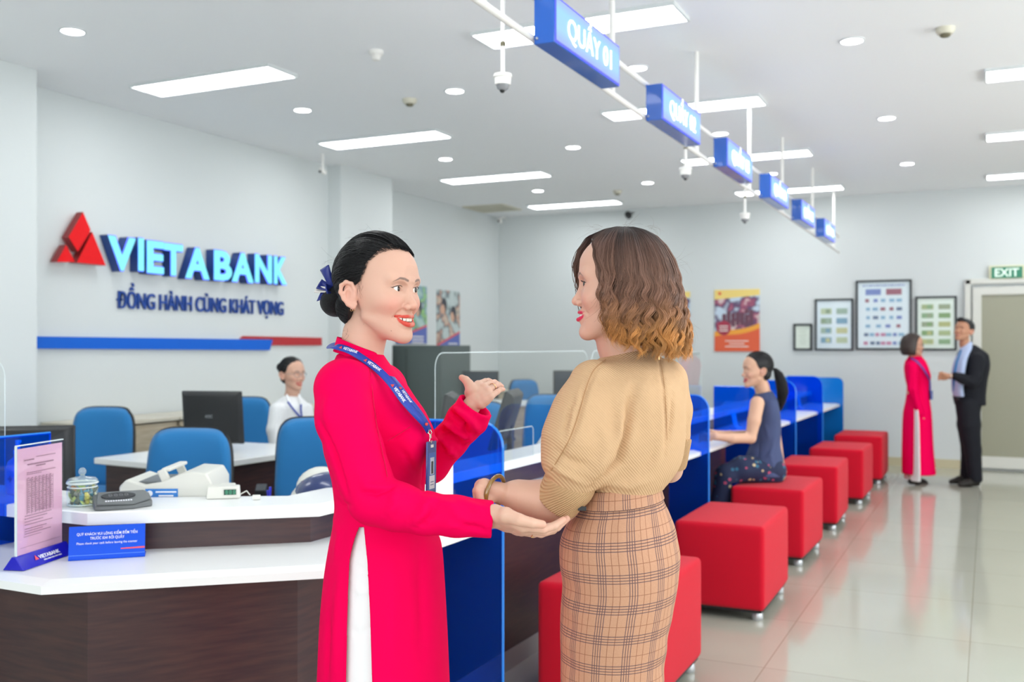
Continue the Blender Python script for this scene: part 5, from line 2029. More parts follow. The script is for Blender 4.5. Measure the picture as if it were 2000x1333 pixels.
def swept_strands(n, hairline, target, C, R, rng, lift=.002, rad=.00045, pts=18, jit=.15, seg=(0, 1)):
    """hair combed back from a hairline over the skull ellipsoid towards a target direction"""
    C = np.array(C)
    hl = np.array(hairline, float)
    P = np.zeros((n, pts, 3))
    for i in range(n):
        t = rng.random() * (len(hl) - 1)
        k = int(t)
        s0 = hl[k] * (1 - (t - k)) + hl[min(k + 1, len(hl) - 1)] * (t - k)
        d0 = s0 - C
        d0 /= np.linalg.norm(d0)
        d1 = np.array(target) - C + rng.normal(0, .012, 3)
        d1 /= np.linalg.norm(d1)
        a = rng.random() * .75 if rng.random() < .6 else 0
        om = math.acos(np.clip(d0 @ d1, -1, 1))
        u = np.linspace(a, 1, pts)
        side = np.cross(d0, d1)
        side /= max(np.linalg.norm(side), 1e-6)
        bend = rng.normal(0, jit) * .22
        D = (np.sin((1 - u) * om)[:, None] * d0 + np.sin(u * om)[:, None] * d1) / max(math.sin(om), 1e-4)
        far_ = min(max((om - 1.9) / .9, 0), 1)
        D = D + np.array((s0[0] * 5, 0, 1.0)) * (1.15 * far_ * np.sin(np.pi * u))[:, None]
        D = D + side * (bend * np.sin(np.pi * (u - a) / (1 - a + 1e-6)))[:, None]
        D /= np.linalg.norm(D, axis=1, keepdims=True)
        r = ellrad(D, C, R) + lift * rng.random() + .0006 * np.sin(u * 9 + rng.random() * 6)
        P[i] = C + D * r[:, None]
    w = np.full((n, pts), rad) * rng.uniform(.6, 1.3, (n, 1))
    w[:, 0] *= .3
    w[:, -1] *= .5
    return P, w

hair_black = mat('black_hair', '#18171a', rough=.42, spec=.45)
hair_black.node_tree.nodes['Principled BSDF'].inputs['Anisotropic'].default_value = .3
pink_m = mat('pink_crepe', '#f00052', rough=.75, spec=.05, bump=(1400, .05))
trouser_m = mat('white_satin', '#efeef0', rough=.5, bump=(24, .12))

P1 = Body('hostess', 'woman in a long pink tunic with a blue lanyard, smiling, one palm raised', 735, 2.2)
q = P1.q
eye = q(787.5, 565.6, 2.15)
M1 = Matrix.Translation(Vector(eye)) @ Matrix.Rotation(math.radians(59), 4, 'Z')
MI1 = M1.inverted()
def inv1(u, v, d):
    return tuple(MI1 @ Vector(q(u, v, d)))
neckb = inv1(704, 712, 2.2)
necka = inv1(712, 655, 2.2)
V, Q, C = head_geo(h=.0013, neck=[((0, .082, -.045), necka, .043, .0435), (necka, neckb, .0435, .050)], smile=1.0, lipcol='#d04e42', skin='#d6aa96', blush=1.0)
head1 = (xform(V, M1), Q, C)

# right hand, palm up under the other woman's forearm
def hand(B, W, fingers, thumb, extra=None, skin=SKIN, **k):
    W = [(B.q(*p), r) for p, r in W]
    F_ = [(B.ch(p), r) for p, r in fingers]
    T_ = (B.ch(thumb[0]), thumb[1])
    E_ = [(B.ch(p), r) for p, r in extra] if extra else None
    return hand_geo(W, F_, T_, extra=E_, skin=skin, **k)
rh = hand(P1, [((966, 1003, 1.945), .0165), ((966, 1016, 1.985), .016)],
          [([(1021, 1027, 1.935), (1060, 1034, 1.945), (1082, 1028, 1.955), (1100, 1016, 1.965)], [.0118, .0090, .0080, .0068]),
           ([(1023, 1031, 1.955), (1064, 1038, 1.965), (1088, 1030, 1.977), (1107, 1014, 1.987)], [.0120, .0093, .0083, .0070]),
           ([(1019, 1034, 1.975), (1057, 1042, 1.985), (1080, 1036, 1.997), (1098, 1022, 2.005)], [.0116, .0090, .0080, .0068]),
           ([(1011, 1035, 1.994), (1042, 1043, 2.004), (1061, 1040, 2.012), (1077, 1031, 2.02)], [.0106, .0080, .0072, .0062])],
          ([(988, 1007, 1.925), (1014, 1016, 1.912), (1038, 1022, 1.912), (1059, 1025, 1.918)], [.0150, .0120, .0098, .0082]),
          extra=[([(900, 1015, 1.985), (966, 1010, 1.965)], [.027, .0225])], skin=np.array(srgb('#d8ae99')))
lh = hand(P1, [((920, 768, 2.335), .0150), ((940, 787, 2.315), .0150)],
          [([(934, 752, 2.345), (948, 745, 2.372), (954, 744, 2.388), (959, 745, 2.40)], [.0092, .0068, .0062, .0054]),
           ([(944, 757, 2.335), (959, 748, 2.362), (966, 747, 2.38), (971, 749, 2.392)], [.0092, .0070, .0064, .0055]),
           ([(952, 765, 2.325), (967, 754, 2.350), (975, 752, 2.366), (980, 755, 2.378)], [.0090, .0068, .0062, .0054]),
           ([(957, 776, 2.312), (971, 766, 2.332), (978, 761, 2.344), (983, 761, 2.352)], [.0084, .0064, .0057, .0050])],
          ([(921, 762, 2.325), (916, 751, 2.328), (910, 743, 2.332), (902, 738, 2.337)], [.0142, .0112, .0092, .0074]),
          extra=[([(905, 815, 2.33), (928, 783, 2.325)], [.026, .020])], skin=np.array(srgb('#d8b09c')), palm_k=.006)
# shins, feet and forearms stay inside the clothes; the trunk is there so the figure is whole
TR = ((1.335, -.035, 0, .040, .042), (1.26, -.03, 0, .07, .08), (1.1, .0, 0, .085, .085), (.97, .0, 0, .075, .08), (.85, .01, 0, .09, .10), (.78, .01, 0, .08, .10))
trunk = Field((-.30, -.26, .0), (.30, .26, 1.40), .008)
trunk.loft([(z, x + .01, y, a_, b_) for z, x, y, a_, b_ in TR], .01)
for s_, x in ((-1, .0), (1, .01)):
    trunk.chain([(x, s_ * .05, .80), (x, s_ * .06, .48), (x, s_ * .07, .10)], [.045, .04, .03], .02)
    trunk.chain([(x - .03, s_ * .075, .06), (x + .04, s_ * .078, .04), (x + .13, s_ * .08, .022)], [.032, .03, .018], .02)
Vt, Qt = trunk.mesh(1)
body1 = person_body(P1, [head1, rh, lh, (Vt, Qt, SKIN)])
face_parts(body1, M1, smile=1.0, gaze=(.3, -1, .0))
for u_, v_, r_ in ((764.5, 649, .0008), (708.6, 635, .0006)):
    Dd = head1[0][:, 1] + P1.d0
    U_ = 1000 + (head1[0][:, 0] + P1.r0) / Dd * FPX
    W_2 = HOR + (CAMH - head1[0][:, 2]) / Dd * FPX
    s_ = np.where((U_ - u_) ** 2 + (W_2 - v_) ** 2 < 6)[0]
    if len(s_):
        obj('mole', MB().ball(tuple(head1[0][s_[np.argmin(Dd[s_])]]), r_, 8), mat('mole_brown', '#5a3428', rough=.6), body1, smooth=True)

# hair: base cap, combed strands, netted bun, wisps
def hair_cap(C, R, Yh_z, Yh_y, zmin, h=.0022, extra=None, rag=0.0):
    f = Field((-.12, -.06, -.16), (.12, .25, .16), h)
    f.ell(C, R, 0)
    if extra:
        extra(f)
    sl, X, Y, Z = f.region((-.12, -.06, -.16), (.12, .25, .16), 0)
    cut = np.interp(Z, Yh_z, Yh_y)
    f.F[sl] = smax(f.F[sl], ((cut + rag * np.sin(Z * 260) - Y) * .8).astype(np.float32), .006)
    f.F[sl] = smax(f.F[sl], (zmin - Z + 0 * X).astype(np.float32), .01)
    return f.mesh(1)
HC, HR = (0, .079, .034), (.0765, .0945, .0845)
hz = [-.13, -.07, -.035, -.006, .006, .015, .036, .054, .073, .081, .1]
hy = [.125, .112, .104, .100, .072, .060, .049, .044, .026, .000, -.06]
def nape(f):
    f.ell((0, .115, -.035), (.058, .048, .045), .02)
Vc, Qc = hair_cap(HC, HR, hz, hy, -.085, extra=nape)
rng = np.random.default_rng(21)
hl = [(-.064, .095, -.055), (-.071, .098, -.02), (-.074, .082, .006), (-.069, .058, .018), (-.067, .048, .036), (-.061, .044, .054), (-.050, .026, .072), (-.03, .008, .0805), (0, .002, .0825), (.03, .008, .0805), (.05, .026, .072), (.066, .048, .036), (.07, .07, .005), (.066, .1, -.03)]
S1, W1 = swept_strands(1500, hl, (0, .17, .0), HC, (HR[0] + .001, HR[1] + .001, HR[2] + .001), rng, jit=.09, lift=.0045, rad=.00055, pts=20)
hl2 = [(x, y, z) for x, y, z in [(-.060, .100, -.035), (-.060, .105, -.055), (-.054, .115, -.07), (-.045, .125, -.08), (-.025, .14, -.085), (.0, .145, -.085), (.03, .14, -.085)]]
S2, W2 = swept_strands(520, hl2, (0, .19, -.01), (0, .115, -.035), (.060, .050, .047), rng, lift=.003, rad=.0005, pts=20)
# loose wisps at temple, crown and nape
def wisps(starts, n, rng, length, spread, grav, pts=20, rad=.00028, curlk=.06):
    P = np.zeros((n, pts, 3))
    for i in range(n):
        s0, d0 = starts[i % len(starts)]
        p = np.array(s0) + rng.normal(0, .004, 3)
        d = np.array(d0, float) + rng.normal(0, spread, 3)
        d /= np.linalg.norm(d)
        L = length * rng.uniform(.5, 1.2)
        curl = rng.normal(0, 1, 3)
        for k in range(pts):
            P[i, k] = p
            d = d + np.array((0, 0, -grav)) + curl * curlk
            d /= np.linalg.norm(d)
            p = p + d * L / pts
    w = np.full((n, pts), rad) * np.linspace(1, .5, pts)[None]
    return P, w
WS = [((-.0715, .062, .006), (-.04, -.12, -1)), ((-.070, .056, .014), (-.06, -.2, -1))]
S3, W3 = wisps(WS, 22, rng, .026, .05, .03, rad=.00019, curlk=.02)
S4, W4 = wisps([((-.05, .11, -.085), (0, -.05, -1)), ((-.03, .13, -.085), (-.1, .2, -1))], 16, rng, .035, .3, .02, rad=.0002)
S5, W5 = wisps([((-.02, .06, .117), (0, .8, .35)), ((-.03, .02, .108), (0, -.8, .5)), ((0, .12, .112), (0, .7, .5)), ((-.02, .165, .06), (0, .6, .6))], 46, rng, .045, .3, .06, rad=.00013)
# a fuller lock over the forehead on the far side of the parting
S6, W6 = swept_strands(520, [(-.022, .006, .084), (.0, -.008, .083), (.03, .0, .08), (.045, .01, .07)], (0, .16, .08), (0, .075, .040), (.080, .092, .0865), rng, jit=.05, lift=.004, rad=.0006, pts=20)
parts = [(Vc, Qc, (0, 0, 0))]
for S_, W_s in ((S1, W1), (S2, W2), (S3, W3), (S4, W4), (S5, W5), (S6, W6)):
    Vs_, Qs_, _ = tubes(S_, W_s)
    parts.append((Vs_, Qs_, (0, 0, 0)))
Vh, Qh, _ = merge(parts)
hair1 = obj('hair', npmesh('hair', xform(Vh, M1), Qh), hair_black, P1.root, fix=False)
net_m = mat('hair_net', '#101014', rough=.5)
def netbump(m):
    nt, N, L, b = nodes(m)
    tc = N.new('ShaderNodeTexCoord')
    w1 = N.new('ShaderNodeTexWave'); w1.inputs['Scale'].default_value = 110
    w2 = N.new('ShaderNodeTexWave'); w2.inputs['Scale'].default_value = 110; w2.bands_direction = 'Z'
    ad = N.new('ShaderNodeMath'); ad.operation = 'MAXIMUM'
    bp = N.new('ShaderNodeBump'); bp.inputs['Strength'].default_value = .9; bp.inputs['Distance'].default_value = .003
    for w in (w1, w2):
        L.new(tc.outputs['Object'], w.inputs[0])
    L.new(w1.outputs['Fac'], ad.inputs[0]); L.new(w2.outputs['Fac'], ad.inputs[1])
    L.new(ad.outputs[0], bp.inputs['Height']); L.new(bp.outputs[0], b.inputs['Normal'])
netbump(net_m)
f = Field((-.06, .14, -.075), (.06, .25, .04), .0018)
f.ell((0, .196, -.024), (.034, .0285, .030), .0)
f.ell((-.004, .180, -.006), (.026, .022, .022), .01)
f.ell((.004, .190, -.040), (.026, .022, .016), .008)
Vb, Qb = f.mesh(2)
obj('bun_net', npmesh('bun_net', xform(Vb, M1), Qb), net_m, hair1, fix=False)
navyrib = mat('navy_ribbon', '#22307e', rough=.4, spec=.5)
ivrib = mat('ivory_ribbon', '#e6e2dc', rough=.45)
def bow_loop(c, dirv, upv_, L_, w, m, th=.003, bulge=.008):
    c, d, u_ = Vector(c), Vector(dirv).normalized(), Vector(upv_).normalized()
    n_ = d.cross(u_)
    rows = []
    for i in range(13):
        t = i / 12
        prof = math.sin(math.pi * min(1, t * .95 + .05)) ** .6
        rows.append([c + d * (L_ * t) + u_ * (w * s_ * (.35 + .65 * t ** .7)) + n_ * (bulge * prof * (1 - s_ * s_)) for s_ in (-1, -.5, 0, .5, 1)])
    mb = MB().grid(rows)
    mb.v = [tuple(M1 @ Vector(p)) for p in mb.v]
    return obj('bow_loop', mb, m, hair1, smooth='all', solid=th)
bow_loop((-.012, .186, .008), (-.35, .25, .95), (.2, .9, -.3), .050, .016, navyrib)
bow_loop((-.012, .188, .006), (-.45, .85, .35), (.6, 0, .7), .034, .014, navyrib)
bow_loop((-.014, .190, .004), (-.5, .85, .05), (.5, 0, .8), .036, .009, ivrib)
bow_loop((-.012, .188, .0), (-.5, .85, -.35), (.5, 0, .8), .034, .012, navyrib)
bow_loop((-.016, .180, .004), (-.9, .1, .05), (.1, .3, .9), .024, .012, navyrib)
# earring
er = MB()
ec = Vector((-.0735, .0775, -.0395))
for k in range(3):
    a = 2 * math.pi * k / 3 + math.pi / 2
    cc = ec + Vector((-.002, math.cos(a) * .0038, -.004 + math.sin(a) * .0035))
    er.tube([cc + Vector((0, math.cos(t / 10 * 2 * math.pi) * .003, math.sin(t / 10 * 2 * math.pi) * .0026)) for t in range(11)], .0005, 6, False)
er.tube([ec + Vector((0, 0, .006)), ec + Vector((-.003, 0, .003)), ec + Vector((-.002, 0, 0))], .0005, 6)
er.v = [tuple(M1 @ Vector(p)) for p in er.v]
gold_m = mat('rose_gold', '#d9a878', rough=.2, metal=1.0)
obj('earring', er, gold_m, P1.root, smooth=True)

# ---- tunic
def row(B, v, ul, ur, b, d, cyo=0.0):
    l, r = B.q(ul, v, d), B.q(ur, v, d)
    return (l[2], (l[0] + r[0]) / 2, l[1] + cyo, (r[0] - l[0]) / 2, b)
D1 = 2.2
rows1 = [row(P1, *r) for r in [
    (692, 660, 747, .052, D1), (706, 654, 756, .075, D1), (722, 648, 768, .100, D1), (745, 641, 788, .120, D1), (775, 633, 808, .128, D1, .0), (810, 629, 832, .126, D1),
    (850, 630, 847, .118, D1), (880, 634, 846, .113, D1), (912, 643, 834, .107, D1), (945, 651, 829, .103, D1), (980, 655, 829, .108, D1),
    (1020, 653, 843, .125, D1), (1065, 645, 861, .142, D1), (1130, 635, 867, .152, D1), (1220, 627, 872, .157, D1), (1333, 622, 877, .160, D1),
    (1560, 614, 890, .168, D1), (1800, 604, 905, .175, D1)]]
T = Field((-.30, -.34, .12), (.36, .30, 1.42), .0034)
T.loft(rows1, 0, twist=0)
T.ell(q(806, 862, 2.135), (.040, .052, .050), .035)
T.ell(q(812, 862, 2.27), (.040, .050, .050), .035)
T.ell(q(672, 748, 2.085), (.050, .045, .048), .05)
T.ell(q(748, 752, 2.32), (.048, .045, .048), .05)
ua = P1.ch([(668, 762, 2.065), (674, 820, 2.045), (694, 880, 2.03), (712, 935, 2.015), (729, 976, 1.998)])
T.chain(ua, [.057, .0555, .053, .0505, .048], .022)
fa = P1.ch([(729, 976, 1.998), (775, 990, 1.985), (830, 1003, 1.975), (890, 1009, 1.968), (985, 1017, 1.96)])
T.chain(fa, [.048, .0455, .0400, .0375, .0355], .016)
c_0 = P1.ch
fb = P1.ch([(745, 775, 2.33), (790, 850, 2.36), (838, 905, 2.37)])
T.chain(fb, [.055, .050, .047], .03)
fb2 = P1.ch([(838, 905, 2.37), (878, 862, 2.35), (905, 830, 2.335), (935, 785, 2.32)])
T.chain(fb2, [.047, .0405, .041, .0445], .012)
T.chain(c_0([(890, 808, 2.335), (912, 820, 2.30), (938, 832, 2.32)]), [.012, .014, .012], .02)
# cut the cuffs flat and hollow them
T.plane(q(962, 1016, 1.965), q(962, 1016, 1.965) - q(900, 1012, 1.965), q(955, 1060, 1.9) - np.array((0, .0, 0)), q(1010, 960, 2.05))
T.cone(q(940, 1015, 1.965), q(1010, 1018, 1.96), .026, .0325, .004, 'sub')
cutn = q(932, 789, 2.32) - q(900, 835, 2.335)
T.plane(q(927, 792, 2.322), cutn, q(885, 830, 2.26), q(985, 730, 2.40))
T.cone(q(915, 812, 2.33), q(940, 775, 2.315), .030, .040, .004, 'sub')
Vt, Qt = T.mesh(2)
c_ = P1.ch
fl = [
    ([(725, 708, 2.13), (728, 760, 2.09), (735, 820, 2.07), (748, 880, 2.06), (757, 935, 2.055)], -.0022, .0045),   # raglan seam
    ([(622, 822, 2.12), (636, 855, 2.085), (650, 885, 2.07), (664, 930, 2.06), (676, 965, 2.05)], -.0045, .0065),
    ([(640, 770, 2.05), (636, 800, 2.045), (640, 835, 2.04)], .003, .012),
    ([(757, 862, 2.09), (778, 848, 2.085), (802, 833, 2.08)], -.0018, .0035),        # bust dart
    ([(700, 930, 1.965), (722, 950, 1.955), (750, 952, 1.96)], .0035, .009),
    ([(706, 960, 1.965), (735, 962, 1.95), (768, 950, 1.955)], -.0035, .006),
    ([(752, 1010, 1.955), (770, 985, 1.945), (772, 955, 1.955)], .0035, .009),
    ([(800, 1030, 1.955), (822, 1008, 1.94), (838, 975, 1.94)], .004, .010),
    ([(815, 1032, 1.955), (840, 1012, 1.94), (852, 985, 1.94)], -.0035, .007),
    ([(850, 975, 1.95), (880, 985, 1.935), (900, 1005, 1.93)], .003, .010),
    ([(872, 1035, 1.94), (905, 1022, 1.93), (938, 1012, 1.925)], .0022, .009),
    ([(908, 978, 1.95), (930, 990, 1.93), (955, 995, 1.925)], .003, .009),
    ([(880, 1020, 1.93), (920, 1030, 1.93), (950, 1040, 1.935)], -.0025, .007),
    # far sleeve pushed up in rolls
    ([(843, 858, 2.33), (865, 862, 2.315), (890, 895, 2.315)], 0.0072, .007),
    ([(858, 840, 2.33), (882, 850, 2.305), (905, 875, 2.31)], -0.0080, .006),
    ([(868, 828, 2.33), (895, 845, 2.30), (918, 862, 2.31)], 0.0088, .007),
    ([(880, 805, 2.33), (905, 830, 2.295), (915, 860, 2.30)], -0.0088, .006),
    ([(885, 795, 2.33), (912, 820, 2.29), (935, 845, 2.30)], 0.0080, .009),
    # hips and waist
    ([(650, 975, 2.11), (665, 985, 2.09), (685, 990, 2.085)], -.002, .006),
    ([(648, 1010, 2.12), (660, 1040, 2.09), (652, 1090, 2.08)], .0025, .012),
    ([(780, 880, 2.1), (800, 905, 2.09), (815, 930, 2.09)], -.002, .008),
    ([(838, 880, 2.2), (832, 915, 2.15), (828, 960, 2.14)], -.004, .007),
    ([(822, 1060, 2.05), (826, 1150, 2.05), (828, 1280, 2.05)], -.0035, .016),
    ([(765, 1090, 2.05), (768, 1200, 2.04), (760, 1330, 2.04)], .003, .022),
    ([(660, 1120, 2.08), (655, 1220, 2.07), (650, 1330, 2.07)], .0035, .014),
    ([(640, 1200, 2.12), (637, 1270, 2.11), (636, 1330, 2.11)], -.003, .010),
]
Vt = folds_uv(P1, Vt, Qt, fl, 2.0)
# open the side slits: cut along the two slit edges and drop the cloth between them
bm = bmesh.new()
me = npmesh('tunic', Vt, Qt)
bm.from_mesh(me)
LU = ([1014, 1030, 1050, 1075, 1095, 1160, 1240, 1400, 1800], [708, 701, 693, 686, 682, 679, 677, 674, 665])
RU = ([1014, 1030, 1050, 1100, 1200, 1333, 1500, 1800], [708, 711, 713, 718, 723, 727, 733, 742])
def uv_of(p):
    d = p.y + P1.d0
    return 1000 + (p.x + P1.r0) / d * FPX, HOR + (CAMH - p.z) / d * FPX
dead = []
for fc_ in bm.faces:
    c = fc_.calc_center_median()
    if c.z < .135:
        dead.append(fc_)
        continue
    if c.z < 1.02 and c.y < .03:
        u_, v_ = uv_of(c)
        if v_ > 1014 and np.interp(v_, *LU) < u_ < np.interp(v_, *RU):
            dead.append(fc_)
bmesh.ops.delete(bm, geom=dead, context='FACES')
for v in bm.verts:
    if v.is_boundary and v.co.z > .14:
        u_, v_ = uv_of(v.co)
        if v.co.y < .03 and v_ > 1010:
            l_, r_ = np.interp(v_, *LU), np.interp(v_, *RU)
            tu = l_ if abs(u_ - l_) < abs(u_ - r_) else r_
            if abs(tu - u_) < 7:
                v.co.x += (tu - u_) / FPX * (v.co.y + P1.d0)
    elif v.is_boundary:
        v.co.z = .135
bm.to_mesh(me)
bm.free()
me.polygons.foreach_set('use_smooth', [True] * len(me.polygons))
tun = obj('tunic', me, pink_m, P1.root, fix=False, solid=.0022)
seam_p = mat('tunic_seam', '#c4003f', rough=.7)
seam(P1, Vt, [(722, 712), (727, 760), (734, 820), (746, 880), (757, 932)], .0006, seam_p, tun)
seam(P1, Vt, [(757, 862), (778, 849), (802, 834)], .0006, seam_p, tun)
# trousers inside the slit
Ff = Field((-.28, -.25, .06), (.30, .25, 1.06), .005)
Ff.loft([(z, cx, cyy, a - .012, b - .010) for z, cx, cyy, a, b in rows1 if z < 1.08 and z > .62] + [(.30, .0, 0, .10, .13), (.08, .0, 0, .09, .125)], 0)
Vq, Qq = Ff.mesh(1)
Vq = folds_uv(P1, Vq, Qq, [([(700, 1060, 2.07), (712, 1075, 2.06), (722, 1085, 2.05)], .0025, .005), ([(695, 1105, 2.07), (708, 1112, 2.05), (722, 1108, 2.05)], -.0025, .006),
                    ([(690, 1150, 2.06), (705, 1158, 2.05), (724, 1150, 2.05)], .002, .006), ([(685, 1230, 2.06), (700, 1240, 2.05), (724, 1222, 2.05)], -.002, .007)])
obj('trousers', npmesh('trousers', Vq, Qq), trouser_m, P1.root, fix=False)
for s_ in (-1, 1):
    sh = MB().tube([(-.05, s_ * .075, .03), (.0, s_ * .077, .03), (.08, s_ * .08, .022), (.13, s_ * .08, .018)], [.034, .036, .036, .02], 12, flat=.8)
    obj('shoe', sh, mat('hostess_shoe', '#e8e2dc', rough=.35), P1.root, smooth=True)

# mandarin collar, open at the throat
def collar(B, cen_b, cen_t, aw, bw, at_, bt, tilt_b, tilt_t, gap, m, phi, name='collar', hgt=None, th=.003):
    rows = []
    N_ = 48
    g0 = phi + gap / 2
    for j in range(7):
        w = j / 6
        c = cen_b * (1 - w) + cen_t * w
        a, b = aw * (1 - w) + at_ * w, bw * (1 - w) + bt * w
        tl_ = tilt_b * (1 - w) + tilt_t * w
        r_ = []
        for i in range(N_ + 1):
            an = g0 + (2 * math.pi - gap) * i / N_
            drop = 0
            e = min(i, N_ - i) / 3.0
            if j > 3 and e < 1:
                drop = -.010 * (1 - e) ** 2 * (j - 3) / 3
            x, y = a * math.cos(an), b * math.sin(an)
            r_.append((c[0] + x, c[1] + y, c[2] - tl_ * x + drop))
        rows.append(r_)
    return obj(name, MB().grid(rows), m, B.root, smooth='all', solid=th)
cb = (q(652, 686, 2.2) + q(757, 716, 2.2)) / 2
ct = (q(661, 658, 2.2) + q(746, 693, 2.2)) / 2
collar(P1, cb, ct, .0590, .0590, .0490, .0500, .28, .40, math.radians(20), pink_m, math.radians(-14))

# lanyard
lan_m = mat('lanyard_blue', '#1f3fa8', rough=.45)
ink_r = mat('lanyard_red', '#e2453a', rough=.5)
lp1 = c_([(668, 672, 2.26), (650, 676, 2.235), (645, 680, 2.19), (655, 677, 2.145), (680, 684, 2.125), (703, 697, 2.115), (735, 720, 2.095), (762, 747, 2.078), (787, 781, 2.068), (811, 808, 2.068), (828, 826, 2.078), (838, 842, 2.095)])
lp2 = c_([(748, 714, 2.2), (763, 732, 2.155), (776, 750, 2.125), (795, 777, 2.105), (812, 798, 2.095), (827, 820, 2.09), (838, 842, 2.095)])
def ribbon(pts, w, m, nrmref, name, parent, th=.0012, tw=None):
    n = 6
    P = [Vector(p) for p in pts]
    # densify
    D = []
    for i in range(len(P) - 1):
        for k in range(n):
            t = k / n
            p0, p1_, p2, p3 = P[max(i - 1, 0)], P[i], P[i + 1], P[min(i + 2, len(P) - 1)]
            D.append(.5 * ((2 * p1_) + (-p0 + p2) * t + (2 * p0 - 5 * p1_ + 4 * p2 - p3) * t * t + (-p0 + 3 * p1_ - 3 * p2 + p3) * t ** 3))
    D.append(P[-1])
    rows = []
    for i, p in enumerate(D):
        t = (D[min(i + 1, len(D) - 1)] - D[max(i - 1, 0)]).normalized()
        nr = Vector(nrmref(i / (len(D) - 1))).normalized()
        s_ = t.cross(nr).normalized()
        rows.append([p - s_ * w / 2, p, p + s_ * w / 2])
    o = obj(name, MB().grid(rows), m, parent, smooth='all', solid=th)
    return o, D, rows
lany, D_, rows_ = ribbon(lp1, .0165, lan_m, lambda t: (.1 + .55 * t, -1, .75 - .55 * t), 'lanyard', P1.root)
lany2, D2_, rows2_ = ribbon(lp2, .0165, lan_m, lambda t: (.75, -.75, .25), 'lanyard_strap', lany)
def ribtext(D, rows, i0, txt, hgt, flip=False):
    for ii in i0:
        p = Vector(D[ii])
        t = (Vector(D[ii + 1]) - Vector(D[ii - 1])).normalized()
        s_ = (Vector(rows[ii][2]) - Vector(rows[ii][0])).normalized()
        if flip:
            t, s_ = -t, -s_
        n_ = t.cross(s_)
        me = fit_text(txt, hgt * 5.6, hgt, bold=.02)
        if n_.dot(Vector((p.x + P1.r0, p.y + P1.d0, p.z - CAMH))) > 0:
            s_ = -s_
            n_ = t.cross(s_)
        me.transform(frame3(t, s_, p + n_ * .0019 - s_ * hgt / 2))
        obj('lettering', me, wink_m if 'wink_m' in globals() else ivrib, lany)
        tri = MB().prism([(-.010, 0), (-.0025, 0), (-.0062, .0075)], 0, .0003, lambda a, b, h: tuple(p + t * a + s_ * (b - .0037) + n_ * (h + .0017)))
        obj('logo_mark', tri, ink_r, lany)
ribtext(D_, rows_, (22, 33, 44), 'VIETABANK', .0068)
ribtext(D2_, rows2_, (15,), 'VIETABANK', .0068)
steel2 = mat('clip_metal', '#c9c4b8', rough=.2, metal=1.0)
obj('snap', MB().ball(tuple(q(833, 829, 2.078)), .0035, 12), ink_r, lany, smooth='all')
hk = MB().tube([q(838, 840, 2.092), q(836.5, 846, 2.085), q(840, 850, 2.083), q(843, 846, 2.088), q(840, 840, 2.092)], .0012, 6)
hk.tube([q(840, 849, 2.085), q(840.5, 856, 2.085)], .0028, 8)
hk.tube([q(840.5, 855, 2.085), q(839, 861, 2.083), q(841.5, 867, 2.083), q(843.5, 861, 2.086)], .0012, 6)
obj('hook', hk, steel2, lany, smooth=True)
# badge seen almost edge-on
bt0, bt1 = Vector(q(832.5, 864, 2.070)), Vector(q(849.5, 861, 2.122))
bdir = (bt1 - bt0).normalized()
bw_ = .056
bup = Vector((.01, 0, 1)).normalized()
Mb = frame3(bdir, bup, bt0 + Vector((0, 0, -.112)))
def badge(nm, x0, x1, y0, y1, z0, z1, m, par, bev=0):
    mb = MB().box(((x0 + x1) / 2, (y0 + y1) / 2, (z0 + z1) / 2), (x1 - x0, y1 - y0, z1 - z0))
    mb.v = [tuple(Mb @ Vector(p)) for p in mb.v]
    return obj(nm, mb, m, par, bevel=bev)
holder_m = mat('badge_holder_blue', '#22418f', rough=.3, coat=.4)
bh = badge('badge_holder', 0, bw_, 0, .112, -.0018, .0018, holder_m, lany, .001)
badge('badge_window', .006, bw_ - .006, .008, .088, .0018, .0022, mat('badge_card_blue', '#3a62b0', rough=.3), bh)
badge('badge_card', .012, bw_ - .012, .012, .04, .0022, .0025, mat('badge_white', '#dfe3ee', rough=.3), bh)
badge('badge_photo', .016, bw_ - .016, .042, .078, .0022, .0026, mat('badge_photo_grey', '#b9c4d6', rough=.3), bh)
badge('badge_portrait', .022, bw_ - .022, .044, .070, .0026, .0028, mat('badge_portrait', '#2b2c38', rough=.4), bh)
badge('badge_lines', .018, bw_ - .018, .02, .0215, .0025, .0027, holder_m, bh)
badge('badge_lines', .018, bw_ - .018, .026, .0275, .0025, .0027, holder_m, bh)
badge('badge_slot', .02, bw_ - .02, .099, .105, .0018, .0022, ivrib, bh)
# rings
def ring(B, u, v, d, ax, r, t, par, stone=None):
    c = Vector(B.q(u, v, d))
    M_ = Vector(ax).normalized().to_track_quat('Z', 'Y').to_matrix()
    mb = MB().tube([c + M_ @ Vector((r * math.cos(k / 20 * 2 * math.pi), r * math.sin(k / 20 * 2 * math.pi), 0)) for k in range(21)], t, 6, False)
    if stone is not None:
        mb.box(c + Vector(stone), (.005, .004, .003))
    return obj('ring', mb, gold_m, par, smooth=True)
ring(P1, 1040, 1039, 1.981, (1, .1, -.25), .0103, .0010, body1, (0, 0, -.0105))
ring(P1, 962, 757, 2.343, (.5, .8, .2), .0092, .0009, body1)
